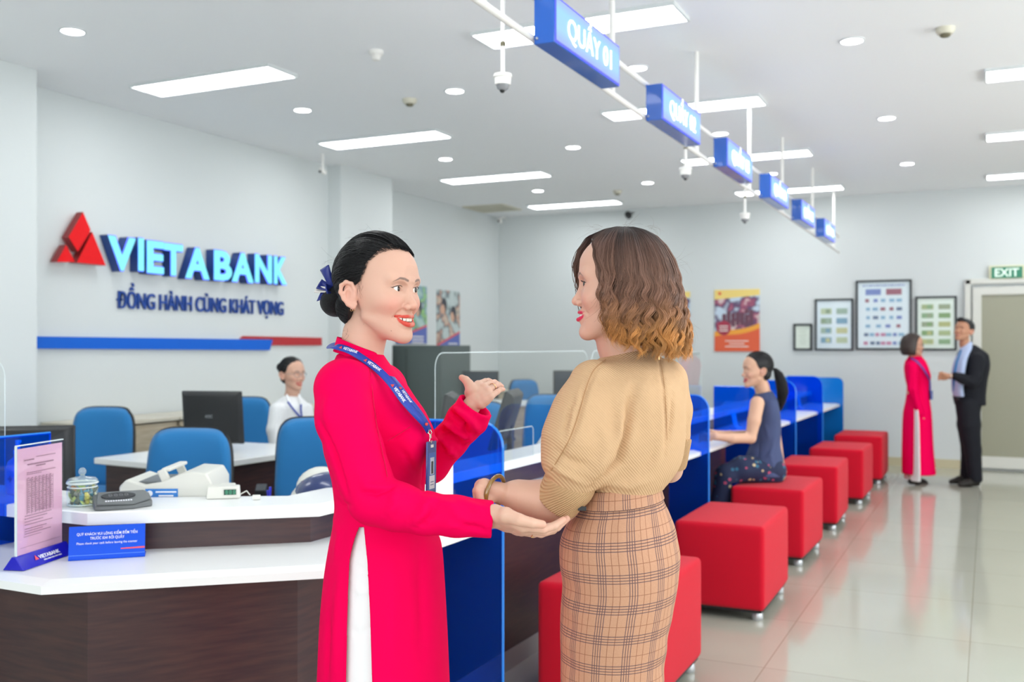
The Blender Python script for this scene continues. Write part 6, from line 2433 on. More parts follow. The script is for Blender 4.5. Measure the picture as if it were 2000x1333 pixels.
# ------------------------------------------------------------------ the customer in the beige blouse
P2 = Body('customer', 'woman with wavy brown bob, beige blouse and plaid skirt, seen from behind', 1220, 2.1)
q2 = P2.q
c2 = P2.ch
M2 = Matrix.Translation(Vector(q2(1151, 556.5, 2.10))) @ Matrix.Rotation(math.radians(-98), 4, 'Z') @ Matrix.Rotation(math.radians(-2), 4, 'X')
MI2 = M2.inverted()
def inv2(u, v, d):
    return tuple(MI2 @ Vector(q2(u, v, d)))
V, Q, C = head_geo(h=.0014, neck=[((0, .085, -.045), inv2(1215, 672, 2.12), .046, .049), (inv2(1215, 672, 2.12), inv2(1236, 728, 2.13), .049, .058)], smile=.55, gap=.55, lipr=.82, lipcol='#cf2f55', skin='#d4a894', blush=.6, brow='#6a5a55', ears=False)
head2 = (xform(V, M2), Q, C)
SK2 = np.array(srgb('#d3a792'))
# left forearm and loosely closed hand
lh2 = hand(P2, [((975, 959, 2.035), .0160), ((974, 970, 2.065), .0155)],
           [([(946, 949, 2.02), (937, 958, 2.008), (938, 975, 2.006), (946, 984, 2.010)], [.0128, .0105, .0090, .0080]),
            ([(941, 951, 2.04), (933, 960, 2.030), (933, 977, 2.028), (942, 986, 2.03)], [.0130, .0105, .0092, .0080]),
            ([(941, 955, 2.06), (933, 966, 2.052), (935, 981, 2.05), (944, 989, 2.05)], [.0125, .0100, .0088, .0076]),
            ([(944, 962, 2.075), (937, 972, 2.070), (940, 984, 2.068), (948, 990, 2.066)], [.0115, .0090, .0080, .0070])],
           ([(958, 970, 2.032), (950, 978, 2.015), (945, 985, 2.008), (942, 992, 2.005)], [.0135, .0105, .0090, .0080]),
           extra=[([(1125, 900, 2.03), (1094, 978, 2.05), (1080, 981, 2.05), (1045, 976, 2.05), (1010, 968, 2.05), (974, 965, 2.05)], [.040, .040, .0385, .0350, .0275, .0180])], skin=SK2)
f = Field(q2(1290, 820, 2.15) - np.array((.04, .1, .30)), q2(1340, 820, 2.15) + np.array((.1, .3, .1)), .003)
f.chain(c2([(1315, 865, 2.18), (1311, 905, 2.20), (1308, 918, 2.22)]), [.026, .027, .027], .01)
f.chain(c2([(1308, 918, 2.22), (1262, 930, 2.36), (1225, 950, 2.42)]), [.027, .025, .020], .01)
Vr, Qr = f.mesh(1)
rh2 = hand(P2, [((1230, 946, 2.41), .017), ((1230, 955, 2.41), .017)],
           [([(1205, 945 + 4 * k, 2.47 + .008 * k), (1196, 950 + 4 * k, 2.50 + .006 * k), (1192, 958 + 3 * k, 2.51)], [.011, .009, .008]) for k in range(4)],
           ([(1222, 942, 2.43), (1212, 938, 2.46), (1204, 940, 2.48)], [.013, .011, .009]), skin=SK2, h=.002)
tr2 = Field((-.22, -.22, .0), (.22, .24, 1.36), .008)
tr2.loft([(1.33, .01, .03, .055, .055), (1.28, .02, .02, .08, .07), (1.14, .01, .01, .07, .085), (1.06, .0, .0, .045, .065), (.98, .0, .0, .05, .075), (.9, -.01, 0, .075, .09), (.80, -.01, 0, .07, .09)], .01)
for s_ in (-1, 1):
    tr2.chain([(s_ * .02 - .01, s_ * .04, .80), (s_ * .025 - .01, s_ * .045, .48), (s_ * .035 - .01, s_ * .05, .09)], [.06, .045, .033], .02)
    tr2.chain([(s_ * .035, s_ * .05, .06), (s_ * .03 - .10, s_ * .05 + .03, .03)], [.034, .026], .02)
Vt2, Qt2 = tr2.mesh(1)
body2 = person_body(P2, [head2, lh2, rh2, (Vr, Qr, SK2), (Vt2, Qt2, SK2)])
face_parts(body2, M2, smile=.55, gaze=(.25, -1, .0))

# blouse
knit_m = mat('beige_rib_knit', '#cfa983', rough=.75, spec=.2)
def ribs(m, vec, sc, strength, dist=.002, obj_scale=1):
    nt, N, L, b = nodes(m)
    tc = N.new('ShaderNodeTexCoord')
    dp = N.new('ShaderNodeVectorMath'); dp.operation = 'DOT_PRODUCT'
    dp.inputs[1].default_value = vec
    L.new(tc.outputs['Object'], dp.inputs[0])
    ml = N.new('ShaderNodeMath'); ml.operation = 'MULTIPLY'; ml.inputs[1].default_value = sc
    L.new(dp.outputs['Value'], ml.inputs[0])
    sn = N.new('ShaderNodeMath'); sn.operation = 'SINE'
    L.new(ml.outputs[0], sn.inputs[0])
    bp = N.new('ShaderNodeBump'); bp.inputs['Strength'].default_value = strength; bp.inputs['Distance'].default_value = dist
    L.new(sn.outputs[0], bp.inputs['Height'])
    L.new(bp.outputs[0], b.inputs['Normal'])
    mr = N.new('ShaderNodeMapRange'); mr.inputs['From Min'].default_value = -1; mr.inputs['To Min'].default_value = .94; mr.inputs['To Max'].default_value = 1.03
    L.new(sn.outputs[0], mr.inputs[0])
    vm = N.new('ShaderNodeVectorMath'); vm.operation = 'SCALE'
    vm.inputs[0].default_value = b.inputs['Base Color'].default_value[:3]
    L.new(mr.outputs[0], vm.inputs['Scale'])
    L.new(vm.outputs[0], b.inputs['Base Color'])
ribs(knit_m, (.68, .25, .68), 2 * math.pi / .0044, .35)
cuff_m = mat('beige_rib_cuff', '#cba47b', rough=.75, spec=.2)
ribs(cuff_m, (.62, .35, -.70), 2 * math.pi / .0045, .7)
B_ = Field((-.26, -.24, 1.02), (.26, .26, 1.44), .0032)
D2 = 2.1
B_.loft([row(P2, *r) for r in [
    (686, 1192, 1280, .050, D2, .02), (697, 1178, 1291, .066, D2, .02), (709, 1160, 1303, .085, D2, .015), (728, 1141, 1318, .108, D2, .01), (760, 1120, 1330, .125, D2), (800, 1104, 1337, .130, D2), (845, 1098, 1338, .128, D2),
    (885, 1104, 1334, .122, D2), (915, 1118, 1324, .115, D2), (940, 1134, 1306, .108, D2), (957, 1143, 1292, .100, D2), (975, 1148, 1286, .095, D2)]], 0)
B_.ell(q2(1112, 845, 2.20), (.042, .050, .060), .03)
B_.ell(q2(1312, 748, 2.12), (.028, .05, .045), .03)
# dolman sleeve, near side
B_.chain(c2([(1160, 752, 2.04), (1140, 810, 2.015), (1122, 862, 2.0), (1112, 900, 2.0), (1112, 925, 2.01)]), [.052, .060, .061, .047, .038], .03)
B_.chain(c2([(1200, 790, 2.03), (1190, 850, 2.01), (1160, 905, 2.0), (1125, 935, 2.0)]), [.050, .048, .040, .034], .03)
B_.ell(q2(1074, 905, 2.03), (.016, .03, .018), .015)
# far sleeve
B_.chain(c2([(1305, 745, 2.14), (1316, 800, 2.14), (1318, 850, 2.16)]), [.040, .036, .034], .02)
B_.ell(q2(1334, 829, 2.13), (.010, .02, .008), .008)
# hollow the bottom edge and neckline a little
Vb2, Qb2 = B_.mesh(2)
fl2 = [
    ([(1183, 703, 2.03), (1160, 725, 1.99), (1146, 760, 1.965), (1135, 800, 1.95), (1118, 850, 1.945), (1098, 890, 1.95), (1072, 925, 1.97)], -.0024, .0032),
    ([(1122, 770, 2.0), (1108, 812, 1.985), (1100, 850, 1.985)], -.004, .006),
    ([(1132, 752, 2.0), (1117, 800, 1.98), (1108, 845, 1.975)], .003, .007),
    ([(1240, 752, 1.98), (1232, 800, 1.96), (1228, 850, 1.95), (1212, 905, 1.95), (1180, 938, 1.96), (1158, 958, 1.97)], -.0095, .0085),
    ([(1222, 800, 1.955), (1212, 850, 1.945), (1190, 895, 1.945), (1160, 930, 1.95)], .005, .013),
    ([(1178, 820, 1.945), (1184, 870, 1.94), (1172, 925, 1.95)], .003, .012),
    ([(1192, 780, 1.965), (1205, 830, 1.95), (1206, 880, 1.95)], -.0028, .010),
    ([(1083, 880, 1.97), (1105, 900, 1.94), (1150, 915, 1.93)], -.0035, .008),
    ([(1068, 905, 1.98), (1095, 925, 1.95), (1145, 950, 1.95)], .0035, .007),
    ([(1291, 700, 2.03), (1300, 760, 1.98), (1304, 830, 1.97), (1302, 890, 1.98)], -.0032, .005),
    ([(1292, 760, 1.98), (1296, 830, 1.97), (1286, 900, 1.98), (1262, 930, 1.99)], .0025, .012),
    ([(1318, 770, 2.03), (1316, 820, 2.03), (1308, 865, 2.04)], -.004, .006),
    ([(1262, 720, 1.99), (1268, 790, 1.97), (1272, 850, 1.96)], .0015, .014),
    ([(1250, 930, 1.98), (1272, 905, 1.975), (1290, 870, 1.975)], -.0025, .008),
    ([(1190, 950, 1.98), (1230, 952, 1.98), (1270, 942, 1.99)], .004, .010),
]
Vb2 = folds_uv(P2, Vb2, Qb2, fl2, 1.7)
# keep only what hangs over the waistband
zc_ = lambda x: 1.4 + (HOR - 962) / FPX * D2 + .135 * (x + .0)
me = npmesh('blouse', Vb2, Qb2)
bm = bmesh.new(); bm.from_mesh(me)
bmesh.ops.delete(bm, geom=[fc_ for fc_ in bm.faces if fc_.calc_center_median().z < zc_(fc_.calc_center_median().x) and fc_.calc_center_median().x > -.085], context='FACES')
for v in bm.verts:
    if v.is_boundary and abs(v.co.z - zc_(v.co.x)) < .02:
        v.co.z = zc_(v.co.x)
bm.to_mesh(me); bm.free()
me.polygons.foreach_set('use_smooth', [True] * len(me.polygons))
bl = obj('blouse', me, knit_m, P2.root, fix=False)
seam_b = mat('blouse_seam', '#a87c52', rough=.8)
seam(P2, Vb2, [(1183, 703), (1160, 722), (1145, 757), (1133, 800), (1116, 850), (1096, 888), (1076, 920)], .0008, seam_b, bl)
seam(P2, Vb2, [(1289, 702), (1296, 740), (1301, 800), (1303, 860)], .0005, seam_b, bl)
f = Field(q2(1030, 1030, 1.92), q2(1190, 890, 2.14), .0019)
f.chain(c2([(1126, 920, 2.01), (1112, 946, 2.02), (1078, 994, 2.045)]), [.0500, .0510, .0460], .01)
f.plane(q2(1087, 981, 2.04), q2(1076, 987, 2.045) - q2(1103, 952, 2.025), q2(1030, 1030, 1.92), q2(1190, 890, 2.14))
f.plane(q2(1122, 930, 2.01), q2(1118, 926, 2.01) - q2(1103, 952, 2.025), q2(1030, 1030, 1.92), q2(1190, 890, 2.14), .006)
f.cone(q2(1098, 965, 2.03), q2(1074, 999, 2.045), .0400, .0405, .002, 'sub')
Vc2, Qc2 = f.mesh(1)
obj('cuff', npmesh('cuff', Vc2, Qc2), cuff_m, bl, fix=False)
f = Field(q2(1280, 950, 2.0) - np.array((.02, .02, 0)), q2(1350, 830, 2.3), .0026)
f.chain(c2([(1317, 852, 2.16), (1312, 900, 2.195)]), [.0385, .0345], .01)
f.plane(q2(1312, 916, 2.2), (0, .1, -1), q2(1280, 950, 2.0) - np.array((.02, .02, 0)), q2(1350, 830, 2.3))
f.plane(q2(1317, 858, 2.15), (0, 0, 1), q2(1280, 950, 2.0) - np.array((.02, .02, 0)), q2(1350, 830, 2.3))
Vc2, Qc2 = f.mesh(1)
obj('cuff', npmesh('cuff', Vc2, Qc2), cuff_m, bl, fix=False)
obj('zip_pull', MB().box(q2(1287, 697, 2.03), (.0035, .003, .014)), gold_m, bl, bevel=.001)

# plaid pencil skirt: lofted so the check follows the cloth
plaid_m = mat('plaid_wool', '#c79a7c', rough=.8, spec=.2)
def plaid(m):
    nt, N, L, b = nodes(m)
    uvn = N.new('ShaderNodeUVMap')
    uvn.uv_map = 'UVMap'
    sp = N.new('ShaderNodeSeparateXYZ')
    L.new(uvn.outputs[0], sp.inputs[0])
    def M_(op, a, bb=None):
        n = N.new('ShaderNodeMath'); n.operation = op
        for i, x in enumerate((a, bb)):
            if x is None:
                continue
            if isinstance(x, (int, float)):
                n.inputs[i].default_value = x
            else:
                L.new(x, n.inputs[i])
        return n.outputs[0]
    def lines(src, period, pos, w, ph=0.0):
        out = None
        fr = M_('MODULO', M_('ADD', src, 40 * period + ph), period)
        for p in pos:
            e = M_('LESS_THAN', M_('ABSOLUTE', M_('SUBTRACT', fr, p)), w)
            out = e if out is None else M_('MAXIMUM', out, e)
        return out
    per = .0722
    dark = M_('MAXIMUM', lines(sp.outputs[1], .0616, (.006, .0115, .0170, .0225), .0008), lines(sp.outputs[0], .0550, (.004, .0086, .0132, .0178), .0007))
    thin = M_('MAXIMUM', lines(sp.outputs[1], .0616, (.042,), .0006), lines(sp.outputs[0], .0550, (.030, .0425), .0006))
    nz = N.new('ShaderNodeTexNoise'); nz.inputs['Scale'].default_value = 600
    tc = N.new('ShaderNodeTexCoord'); L.new(tc.outputs['Object'], nz.inputs[0])
    base = N.new('ShaderNodeMix'); base.data_type = 'RGBA'
    base.inputs[6].default_value = (*srgb('#b58468'), 1); base.inputs[7].default_value = (*srgb('#cda083'), 1)
    L.new(nz.outputs[0], base.inputs[0])
    m1 = N.new('ShaderNodeMix'); m1.data_type = 'RGBA'
    m1.inputs[7].default_value = (*srgb('#8a5a45'), 1)
    L.new(M_('MULTIPLY', thin, .85), m1.inputs[0]); L.new(base.outputs[2], m1.inputs[6])
    m2 = N.new('ShaderNodeMix'); m2.data_type = 'RGBA'
    m2.inputs[7].default_value = (*srgb('#54434f'), 1)
    L.new(M_('MULTIPLY', dark, .9), m2.inputs[0]); L.new(m1.outputs[2], m2.inputs[6])
    L.new(m2.outputs[2], b.inputs['Base Color'])
    bp = N.new('ShaderNodeBump'); bp.inputs['Strength'].default_value = .15; bp.inputs['Distance'].default_value = .001
    L.new(nz.outputs[0], bp.inputs['Height']); L.new(bp.outputs[0], b.inputs['Normal'])
plaid(plaid_m)
def loft_cloth(name, B, rws, tilt, m, parent, nseg=120, nrow=150, wob=None, vscale=1.0, uoff=0.0, solid=.002):
    rws = sorted(rws, reverse=True)
    A_ = np.array(rws, float)[::-1]
    z = np.linspace(A_[-1, 0], A_[0, 0], nrow)
    cx, cyy, a, b = [cubic(A_[:, 0], A_[:, j], z) for j in range(1, 5)]
    th = np.linspace(0, 2 * math.pi, nseg + 1)
    V_ = np.zeros((nrow, nseg + 1, 3)); UV = np.zeros((nrow, nseg + 1, 2))
    for i in range(nrow):
        x = cx[i] + a[i] * np.cos(th)
        y = cyy[i] + b[i] * np.sin(th)
        if wob is not None:
            dx = wob(th, z[i])
            x = x + dx * np.cos(th); y = y + dx * np.sin(th)
        zz = z[i] + tilt(z[i]) * (x - cx[i])
        V_[i] = np.stack([x, y, zz], 1)
        arc = np.concatenate([[0], np.cumsum(np.hypot(np.diff(x), np.diff(y)))])
        mid = arc[int(nseg * .75)]
        UV[i, :, 0] = (arc - mid) * (.50 + .5 * (.62 / max(arc[-1], .01))) + uoff
        UV[i, :, 1] = z[i] * vscale
    idx_ = np.arange(nrow * (nseg + 1)).reshape(nrow, nseg + 1)
    Q_ = np.stack([idx_[:-1, :-1], idx_[1:, :-1], idx_[1:, 1:], idx_[:-1, 1:]], -1).reshape(-1, 4)
    me = npmesh(name, V_.reshape(-1, 3), Q_, uv=UV.reshape(-1, 2))
    return obj(name, me, m, parent, fix=False, solid=solid)
srow = [row(P2, *r) for r in [
    (955, 1134, 1288, .094, D2), (985, 1128, 1294, .102, D2), (1012, 1110, 1306, .115, D2), (1050, 1095, 1319, .130, D2), (1092, 1094, 1326, .138, D2), (1130, 1099, 1323, .138, D2), (1185, 1096, 1314, .135, D2),
    (1235, 1095, 1304, .128, D2), (1285, 1096, 1297, .122, D2), (1333, 1096, 1294, .118, D2), (1420, 1098, 1288, .112, D2), (1510, 1100, 1284, .108, D2)]]
def sk_w(th, z):
    near = np.exp(-((th - math.pi * 1.42) / .10) ** 2) + np.exp(-((th - math.pi * 1.66) / .10) ** 2)
    k = np.clip((1.10 - z) / .06, 0, 1) * np.clip((z - .93) / .10, 0, 1)
    wr = .0022 * np.sin(z * 95 + 3 * np.sin(th * 2)) * np.exp(-((th - math.pi * 1.86) / .30) ** 2) * np.clip((.86 - z) / .08, 0, 1)
    wr2 = .0020 * np.sin(z * 80 + 2 * th) * np.exp(-((th - math.pi * 1.15) / .22) ** 2)
    return -.0028 * near * k + wr + wr2
tl2 = lambda z: np.interp(z, [.75, .98, 1.07], [.03, .08, .12])
skirt = loft_cloth('skirt', P2, [r for r in srow], tl2, plaid_m, P2.root, wob=sk_w)
wb = loft_cloth('waistband', P2, [(z_, x_, y_, a_ + .003, b_ + .003) for z_, x_, y_, a_, b_ in [row(P2, 947, 1140, 1284, .096, D2), row(P2, 960, 1136, 1287, .100, D2), row(P2, 975, 1132, 1291, .104, D2), row(P2, 981, 1131, 1293, .1045, D2)]], lambda z: .12, plaid_m, skirt, nrow=20, vscale=1.0, uoff=.01)
tb = MB().box((0, 0, 0), (.017, .003, .009), rz=math.radians(-12))
obj('label_tab', tb, mat('black_label', '#1b1b20', rough=.5), skirt, loc=tuple(q2(1137, 994, 1.995)), bevel=.0008)
for s_ in (-1, 1):
    obj('shoe', MB().tube([(s_ * .035 + .02, s_ * .05 - .01, .035), (s_ * .035 - .03, s_ * .05 + .01, .03), (s_ * .03 - .12, s_ * .05 + .035, .02)], [.034, .036, .022], 12, flat=.8), mat('customer_shoe', '#3a2d28', rough=.35), P2.root, smooth=True)

# bangle
bc_, bx_ = Vector(q2(967, 963.5, 2.034)), Vector(q2(1010, 969, 2.05)) - Vector(q2(966, 964.5, 2.05))
ax_ = (bx_.normalized() + Vector((.0, -.55, -.1))).normalized()
Mr = ax_.to_track_quat('Z', 'Y').to_matrix()
mb = MB().tube([bc_ + Mr @ Vector((0.0355 * math.cos(k / 36 * 2 * math.pi), 0.0355 * math.sin(k / 36 * 2 * math.pi), 0)) for k in range(37)], .0046, 10, False)
obj('bangle', mb, mat('jade_brown', '#8a6a35', rough=.15, coat=.8, var=(60, .35)), P2.root, smooth='all')

# ---- wavy bob
hair2_m = colmat('brown_wavy_hair', rough=.42, spec=.35)
rng = np.random.default_rng(12)
ramp_z = [-.150, -.112, -.075, -.03, .03, .075, .11]
ramp_c = np.array([srgb(c) for c in ('#c98e50', '#b97f45', '#946745', '#7d5a49', '#735548', '#634b43', '#3a3232')])
def hcol(z, v):
    c = np.stack([np.interp(z, ramp_z, ramp_c[:, k]) for k in range(3)], -1)
    return c * v
# outer contour of the bob in the head's own frame: centre and radii by height
BZ = np.array([.122, .118, .105, .085, .055, .02, -.02, -.06, -.10, -.125, -.140])
BY = np.array([.070, .071, .073, .074, .078, .084, .089, .094, .099, .102, .103])
BA = np.array([.012, .026, .046, .063, .078, .086, .090, .093, .095, .092, .086])    # side to side
BB = np.array([.015, .038, .062, .082, .097, .103, .106, .110, .113, .110, .104])    # front to back
def bob_point(al, z, k):
    a = np.interp(z, BZ[::-1], BA[::-1]) * k
    b = np.interp(z, BZ[::-1], BB[::-1]) * k
    cyv = np.interp(z, BZ[::-1], BY[::-1])
    return np.stack([a * np.sin(al), cyv - b * np.cos(al), z], -1)
# al: 0 = forward, +90 = subject's left (near the camera), 180 = back
def face_open(al_deg, z):
    return np.interp(z, [-.14, -.10, -.06, -.02, .03, .07, .09, .1], [66, 63, 60, 56, 52, 42, 30, 0])
def bob_strands(n, layer, rng, rad, clump=True):
    pts = 44
    P = np.zeros((n, pts, 3)); Cc = np.zeros((n, pts, 3)); W = np.zeros((n, pts))
    ncl = max(n // 42, 8)
    cl_al = rng.uniform(-180, 180, ncl); cl_ph = rng.uniform(0, 6.28, ncl); cl_v = rng.uniform(.68, 1.38, ncl); cl_fr = rng.uniform(98, 140, ncl); cl_k = rng.uniform(-.035, .05, ncl); cl_e = rng.uniform(-.018, .014, ncl)
    for i in range(n):
        c = rng.integers(ncl)
        dal = rng.normal(0, 3.4)
        al = cl_al[c] + dal
        al = (al + 180) % 360 - 180
        zend = -.132 + cl_e[c] + rng.normal(0, .005)
        if abs(al) < 95:
            zend += .030 * np.clip((95 - abs(al)) / 40, 0, 1)
        z = .121 - (.121 - zend) * np.linspace(0, 1, pts) ** 1.02
        t = np.linspace(0, 1, pts)
        fo = face_open(al, z)
        alv = np.full(pts, al)
        if abs(al) < 70:       # strands that start in front are swept aside around the face
            sg = 1 if al >= 0 else -1
            alv = sg * np.maximum(np.abs(al), fo + (abs(al)) * .16)
        k = layer * (1 + cl_k[c] * np.clip((.07 - z) / .12, 0, 1))
        ph = 1.6 * math.sin(math.radians(cl_al[c]) * 3) + cl_ph[c] * .6 + rng.normal(0, .2)
        amp = np.clip((.05 - z) / .09, 0, 1)
        alw = alv - dal * .72 * np.clip(t * 1.5 - .3, 0, 1) + amp * 4.0 * np.sin(z * cl_fr[c] + ph)
        kk = k + amp * .034 * np.sin(z * cl_fr[c] * 1.0 + ph + 1.4)
        flick = np.clip((zend + .035 - z) / .035, 0, 1) ** 2
        kk = kk - flick * .10 * (1 if rng.random() < .7 else -.6)
        alw = alw + flick * cl_k[c] * 160
        p = np.stack([bob_point(math.radians(alw[j]), z[j], kk[j]) for j in range(pts)])
        # the roots gather at the parting
        pt = np.array((.012 , p[0, 1], .1205))
        p = p + rng.normal(0, .0007, 3)
        P[i] = p
        v = cl_v[c] * rng.uniform(.85, 1.18)
        Cc[i] = hcol(z + cl_e[c] * .8, v)
        W[i] = rad * rng.uniform(.7, 1.25) * np.interp(t, [0, .04, .85, 1], [.6, 1, 1, .25])
    return P, W, Cc
hp = []
# solid under-layer
f = Field((-.12, -.06, -.145), (.12, .24, .135), .0024)
f.loft([(z, 0, y, a * (.90 if z > -.09 else .80), b * (.90 if z > -.09 else .80)) for z, y, a, b in zip(BZ, BY, BA, BB) if z > -.13], 0)
sl, X, Y, Z = f.region((-.12, -.06, -.145), (.12, .24, .135), 0)
cy0 = np.interp(Z, BZ[::-1], BY[::-1])
fo = np.interp(Z, [-.14, -.10, -.06, -.02, .03, .07, .09, .1, .12], [72, 70, 68, 64, 58, 48, 36, 10, 0])
b0 = np.interp(Z, BZ[::-1], BB[::-1])
cutY = cy0 - b0 * .9 * np.cos(np.radians(fo))
f.F[sl] = smax(f.F[sl], ((cutY - Y) + 0 * X).astype(np.float32), .006)
f.ell((0, .05, -.10), (.050, .095, .075), .01, 'sub')
Vu, Qu = f.mesh(2)
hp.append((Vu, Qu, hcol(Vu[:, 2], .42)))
for n_, ly, rd in ((2600, .965, .00062), (3600, 1.0, .00055), (900, 1.03, .00040)):
    P_, W_, C_ = bob_strands(n_, ly, rng, rd)
    a_, b__, c__ = tubes(P_, W_, 3, C_)
    hp.append((a_, b__, c__))
# far-side hair standing forward of the brow
nf = 420
gd_ = np.array([(-.008, .030, .1175), (-.034, -.004, .104), (-.052, -.024, .074), (-.058, -.030, .045), (-.066, -.022, .010), (-.074, -.010, -.030), (-.078, .0, -.070), (-.074, .01, -.105)])
tt_ = np.linspace(0, 7, 26)
gx = np.stack([np.interp(tt_, np.arange(8), gd_[:, k]) for k in range(3)], 1)
P_ = np.zeros((nf, 26, 3)); C_ = np.zeros((nf, 26, 3))
for i in range(nf):
    o = rng.normal(0, 1, 3)
    sp_ = np.linspace(.3, 1, 26)[:, None]
    ph = round(rng.random() * 5) * 1.2
    P_[i] = gx + o * np.array((.006, .007, .002)) * sp_ + np.stack([.004 * np.sin(tt_ * 2.2 + ph), .004 * np.cos(tt_ * 2.2 + ph), 0 * tt_], 1) * np.clip(tt_ / 3 - .3, 0, 1)[:, None]
    C_[i] = hcol(P_[i][:, 2], rng.uniform(.8, 1.25))
a_, b__, c__ = tubes(P_, np.full((nf, 26), .0006), 3, C_)
hp.append((a_, b__, c__))
# flyaways and the curl before the cheek
P_, W_ = wisps([((.078, .032, .0), (.05, -.08, -1)), ((.082, .036, -.03), (0, -.05, -1))], 22, rng, .07, .05, .03, pts=24, rad=.00024, curlk=.03)
a_, b__, _ = tubes(P_, W_)
hp.append((a_, b__, np.array(srgb('#7d5436'))))
P_, W_ = wisps([((0, .07, .125), (.2, .6, .5)), ((.03, .12, .118), (.1, .8, .3)), ((0, .02, .12), (0, -.9, .4)), ((.02, .18, .05), (0, .8, .3)), ((0, .21, -.08), (0, .8, -.4))], 46, rng, .045, .3, .07, rad=.00012)
a_, b__, _ = tubes(P_, W_)
hp.append((a_, b__, np.array(srgb('#6a4a38'))))
Vh, Qh, Ch = merge(hp)
hair2 = obj('hair', npmesh('hair', xform(Vh, M2), Qh, colors=Ch), hair2_m, P2.root, fix=False)
# ------------------------------------------------------------------ the four people farther away
def body_mats(name, col, rough=.7, **k):
    return mat(name, col, rough=rough, spec=.2, **k)

def far_person(B, M, skin, head_kw, neck_uvd, h, limbs, name='body'):
    """limbs: list of (points in u v d, radii); everything joins the head as one skin"""
    MI = M.inverted()
    n0, n1 = [tuple(MI @ Vector(B.q(*p))) for p in neck_uvd]
    V, Q, C = head_geo(h=h, neck=[((0, .08, -.045), n0, .044, .045), (n0, n1, .045, .050)], skin=skin, detail=False, **head_kw)
    parts = [(xform(V, M), Q, C)]
    pts = [p for P, R in limbs for p in B.ch(P)]
    lo, hi = np.min(pts, 0) - .14, np.max(pts, 0) + .14
    f = Field(lo, hi, .007)
    for P, R in limbs:
        f.chain(B.ch(P), R, .012)
    V, Q = f.mesh(1)
    parts.append((V, Q, np.array(srgb(skin))))
    return person_body(B, parts)

def garment(B, name, m, rows=None, chains=(), ells=(), cuts=(), h=.006, k=.02, parent=None, fold=None, smooth=2, solid=0):
    pts = []
    if rows:
        R_ = [row(B, *r) for r in rows]
        for z, cx, cyv, a, b in R_:
            pts += [(cx - a, cyv - b, z), (cx + a, cyv + b, z)]
    for P, R in chains:
        for p, r in zip(B.ch(P), R):
            pts += [p - r, p + r]
    for c, r in ells:
        p = B.q(*c)
        pts += [p - np.array(r), p + np.array(r)]
    lo, hi = np.min(pts, 0) - .03, np.max(pts, 0) + .03
    f = Field(lo, hi, h)
    if rows:
        f.loft(R_, 0)
    for P, R in chains:
        f.chain(B.ch(P), R, k)
    for c, r in ells:
        f.ell(B.q(*c), r, k)
    for p, n in cuts:
        f.plane(B.q(*p), n, lo, hi)
    V, Q = f.mesh(smooth)
    if fold:
        V = folds_uv(B, V, Q, fold)
    return obj(name, npmesh(name, V, Q), m, parent or B.root, fix=False)

def hair_shell(B, M, m, C, R, yz, yy, zmin, extra=None, h=.004, strands=0, target=(0, .17, 0), hairline=None, seed=1, name='hair'):
    V, Q = hair_cap(C, R, yz, yy, zmin, h=h, extra=extra)
    parts = [(V, Q, (0, 0, 0))]
    if strands:
        S_, W_ = swept_strands(strands, hairline or hl, target, C, [x + .001 for x in R], np.random.default_rng(seed), lift=.004, rad=.0011, pts=12)
        a, b, _ = tubes(S_, W_)
        parts.append((a, b, (0, 0, 0)))
    V, Q, _ = merge(parts)
    return obj(name, npmesh(name, xform(V, M), Q), m, B.root, fix=False)

def glasses(B, M, col):
    mb = MB()
    for s in (-1, 1):
        c = Vector((s * .031, -.026, -.004))
        mb.tube([M @ (c + Vector((.0235 * math.cos(k / 16 * 2 * math.pi), .004 * math.cos(k / 16 * 2 * math.pi) * s * 1.5, .018 * math.sin(k / 16 * 2 * math.pi)))) for k in range(17)], .0012, 5, False)
        mb.tube([M @ Vector((s * .054, -.020, .0)), M @ Vector((s * .070, .02, .002)), M @ Vector((s * .073, .08, .0))], .0012, 5)
    mb.tube([M @ Vector((-.008, -.027, -.002)), M @ Vector((0, -.029, 0)), M @ Vector((.008, -.027, -.002))], .0012, 5)
    return obj('glasses', mb, mat('glasses_frame', col, rough=.3, metal=.5), B.root, smooth=True)

def Mh(B, u, v, d, yaw, pitch=0):
    return Matrix.Translation(Vector(B.q(u, v, d))) @ Matrix.Rotation(math.radians(yaw), 4, 'Z') @ Matrix.Rotation(math.radians(pitch), 4, 'X')

def lanyard(B, pts, w, m, name='lanyard'):
    P_ = B.ch(pts)
    o, _, _ = ribbon(P_, w, m, lambda t: (.2, -1, .2), name, B.root)
    return o

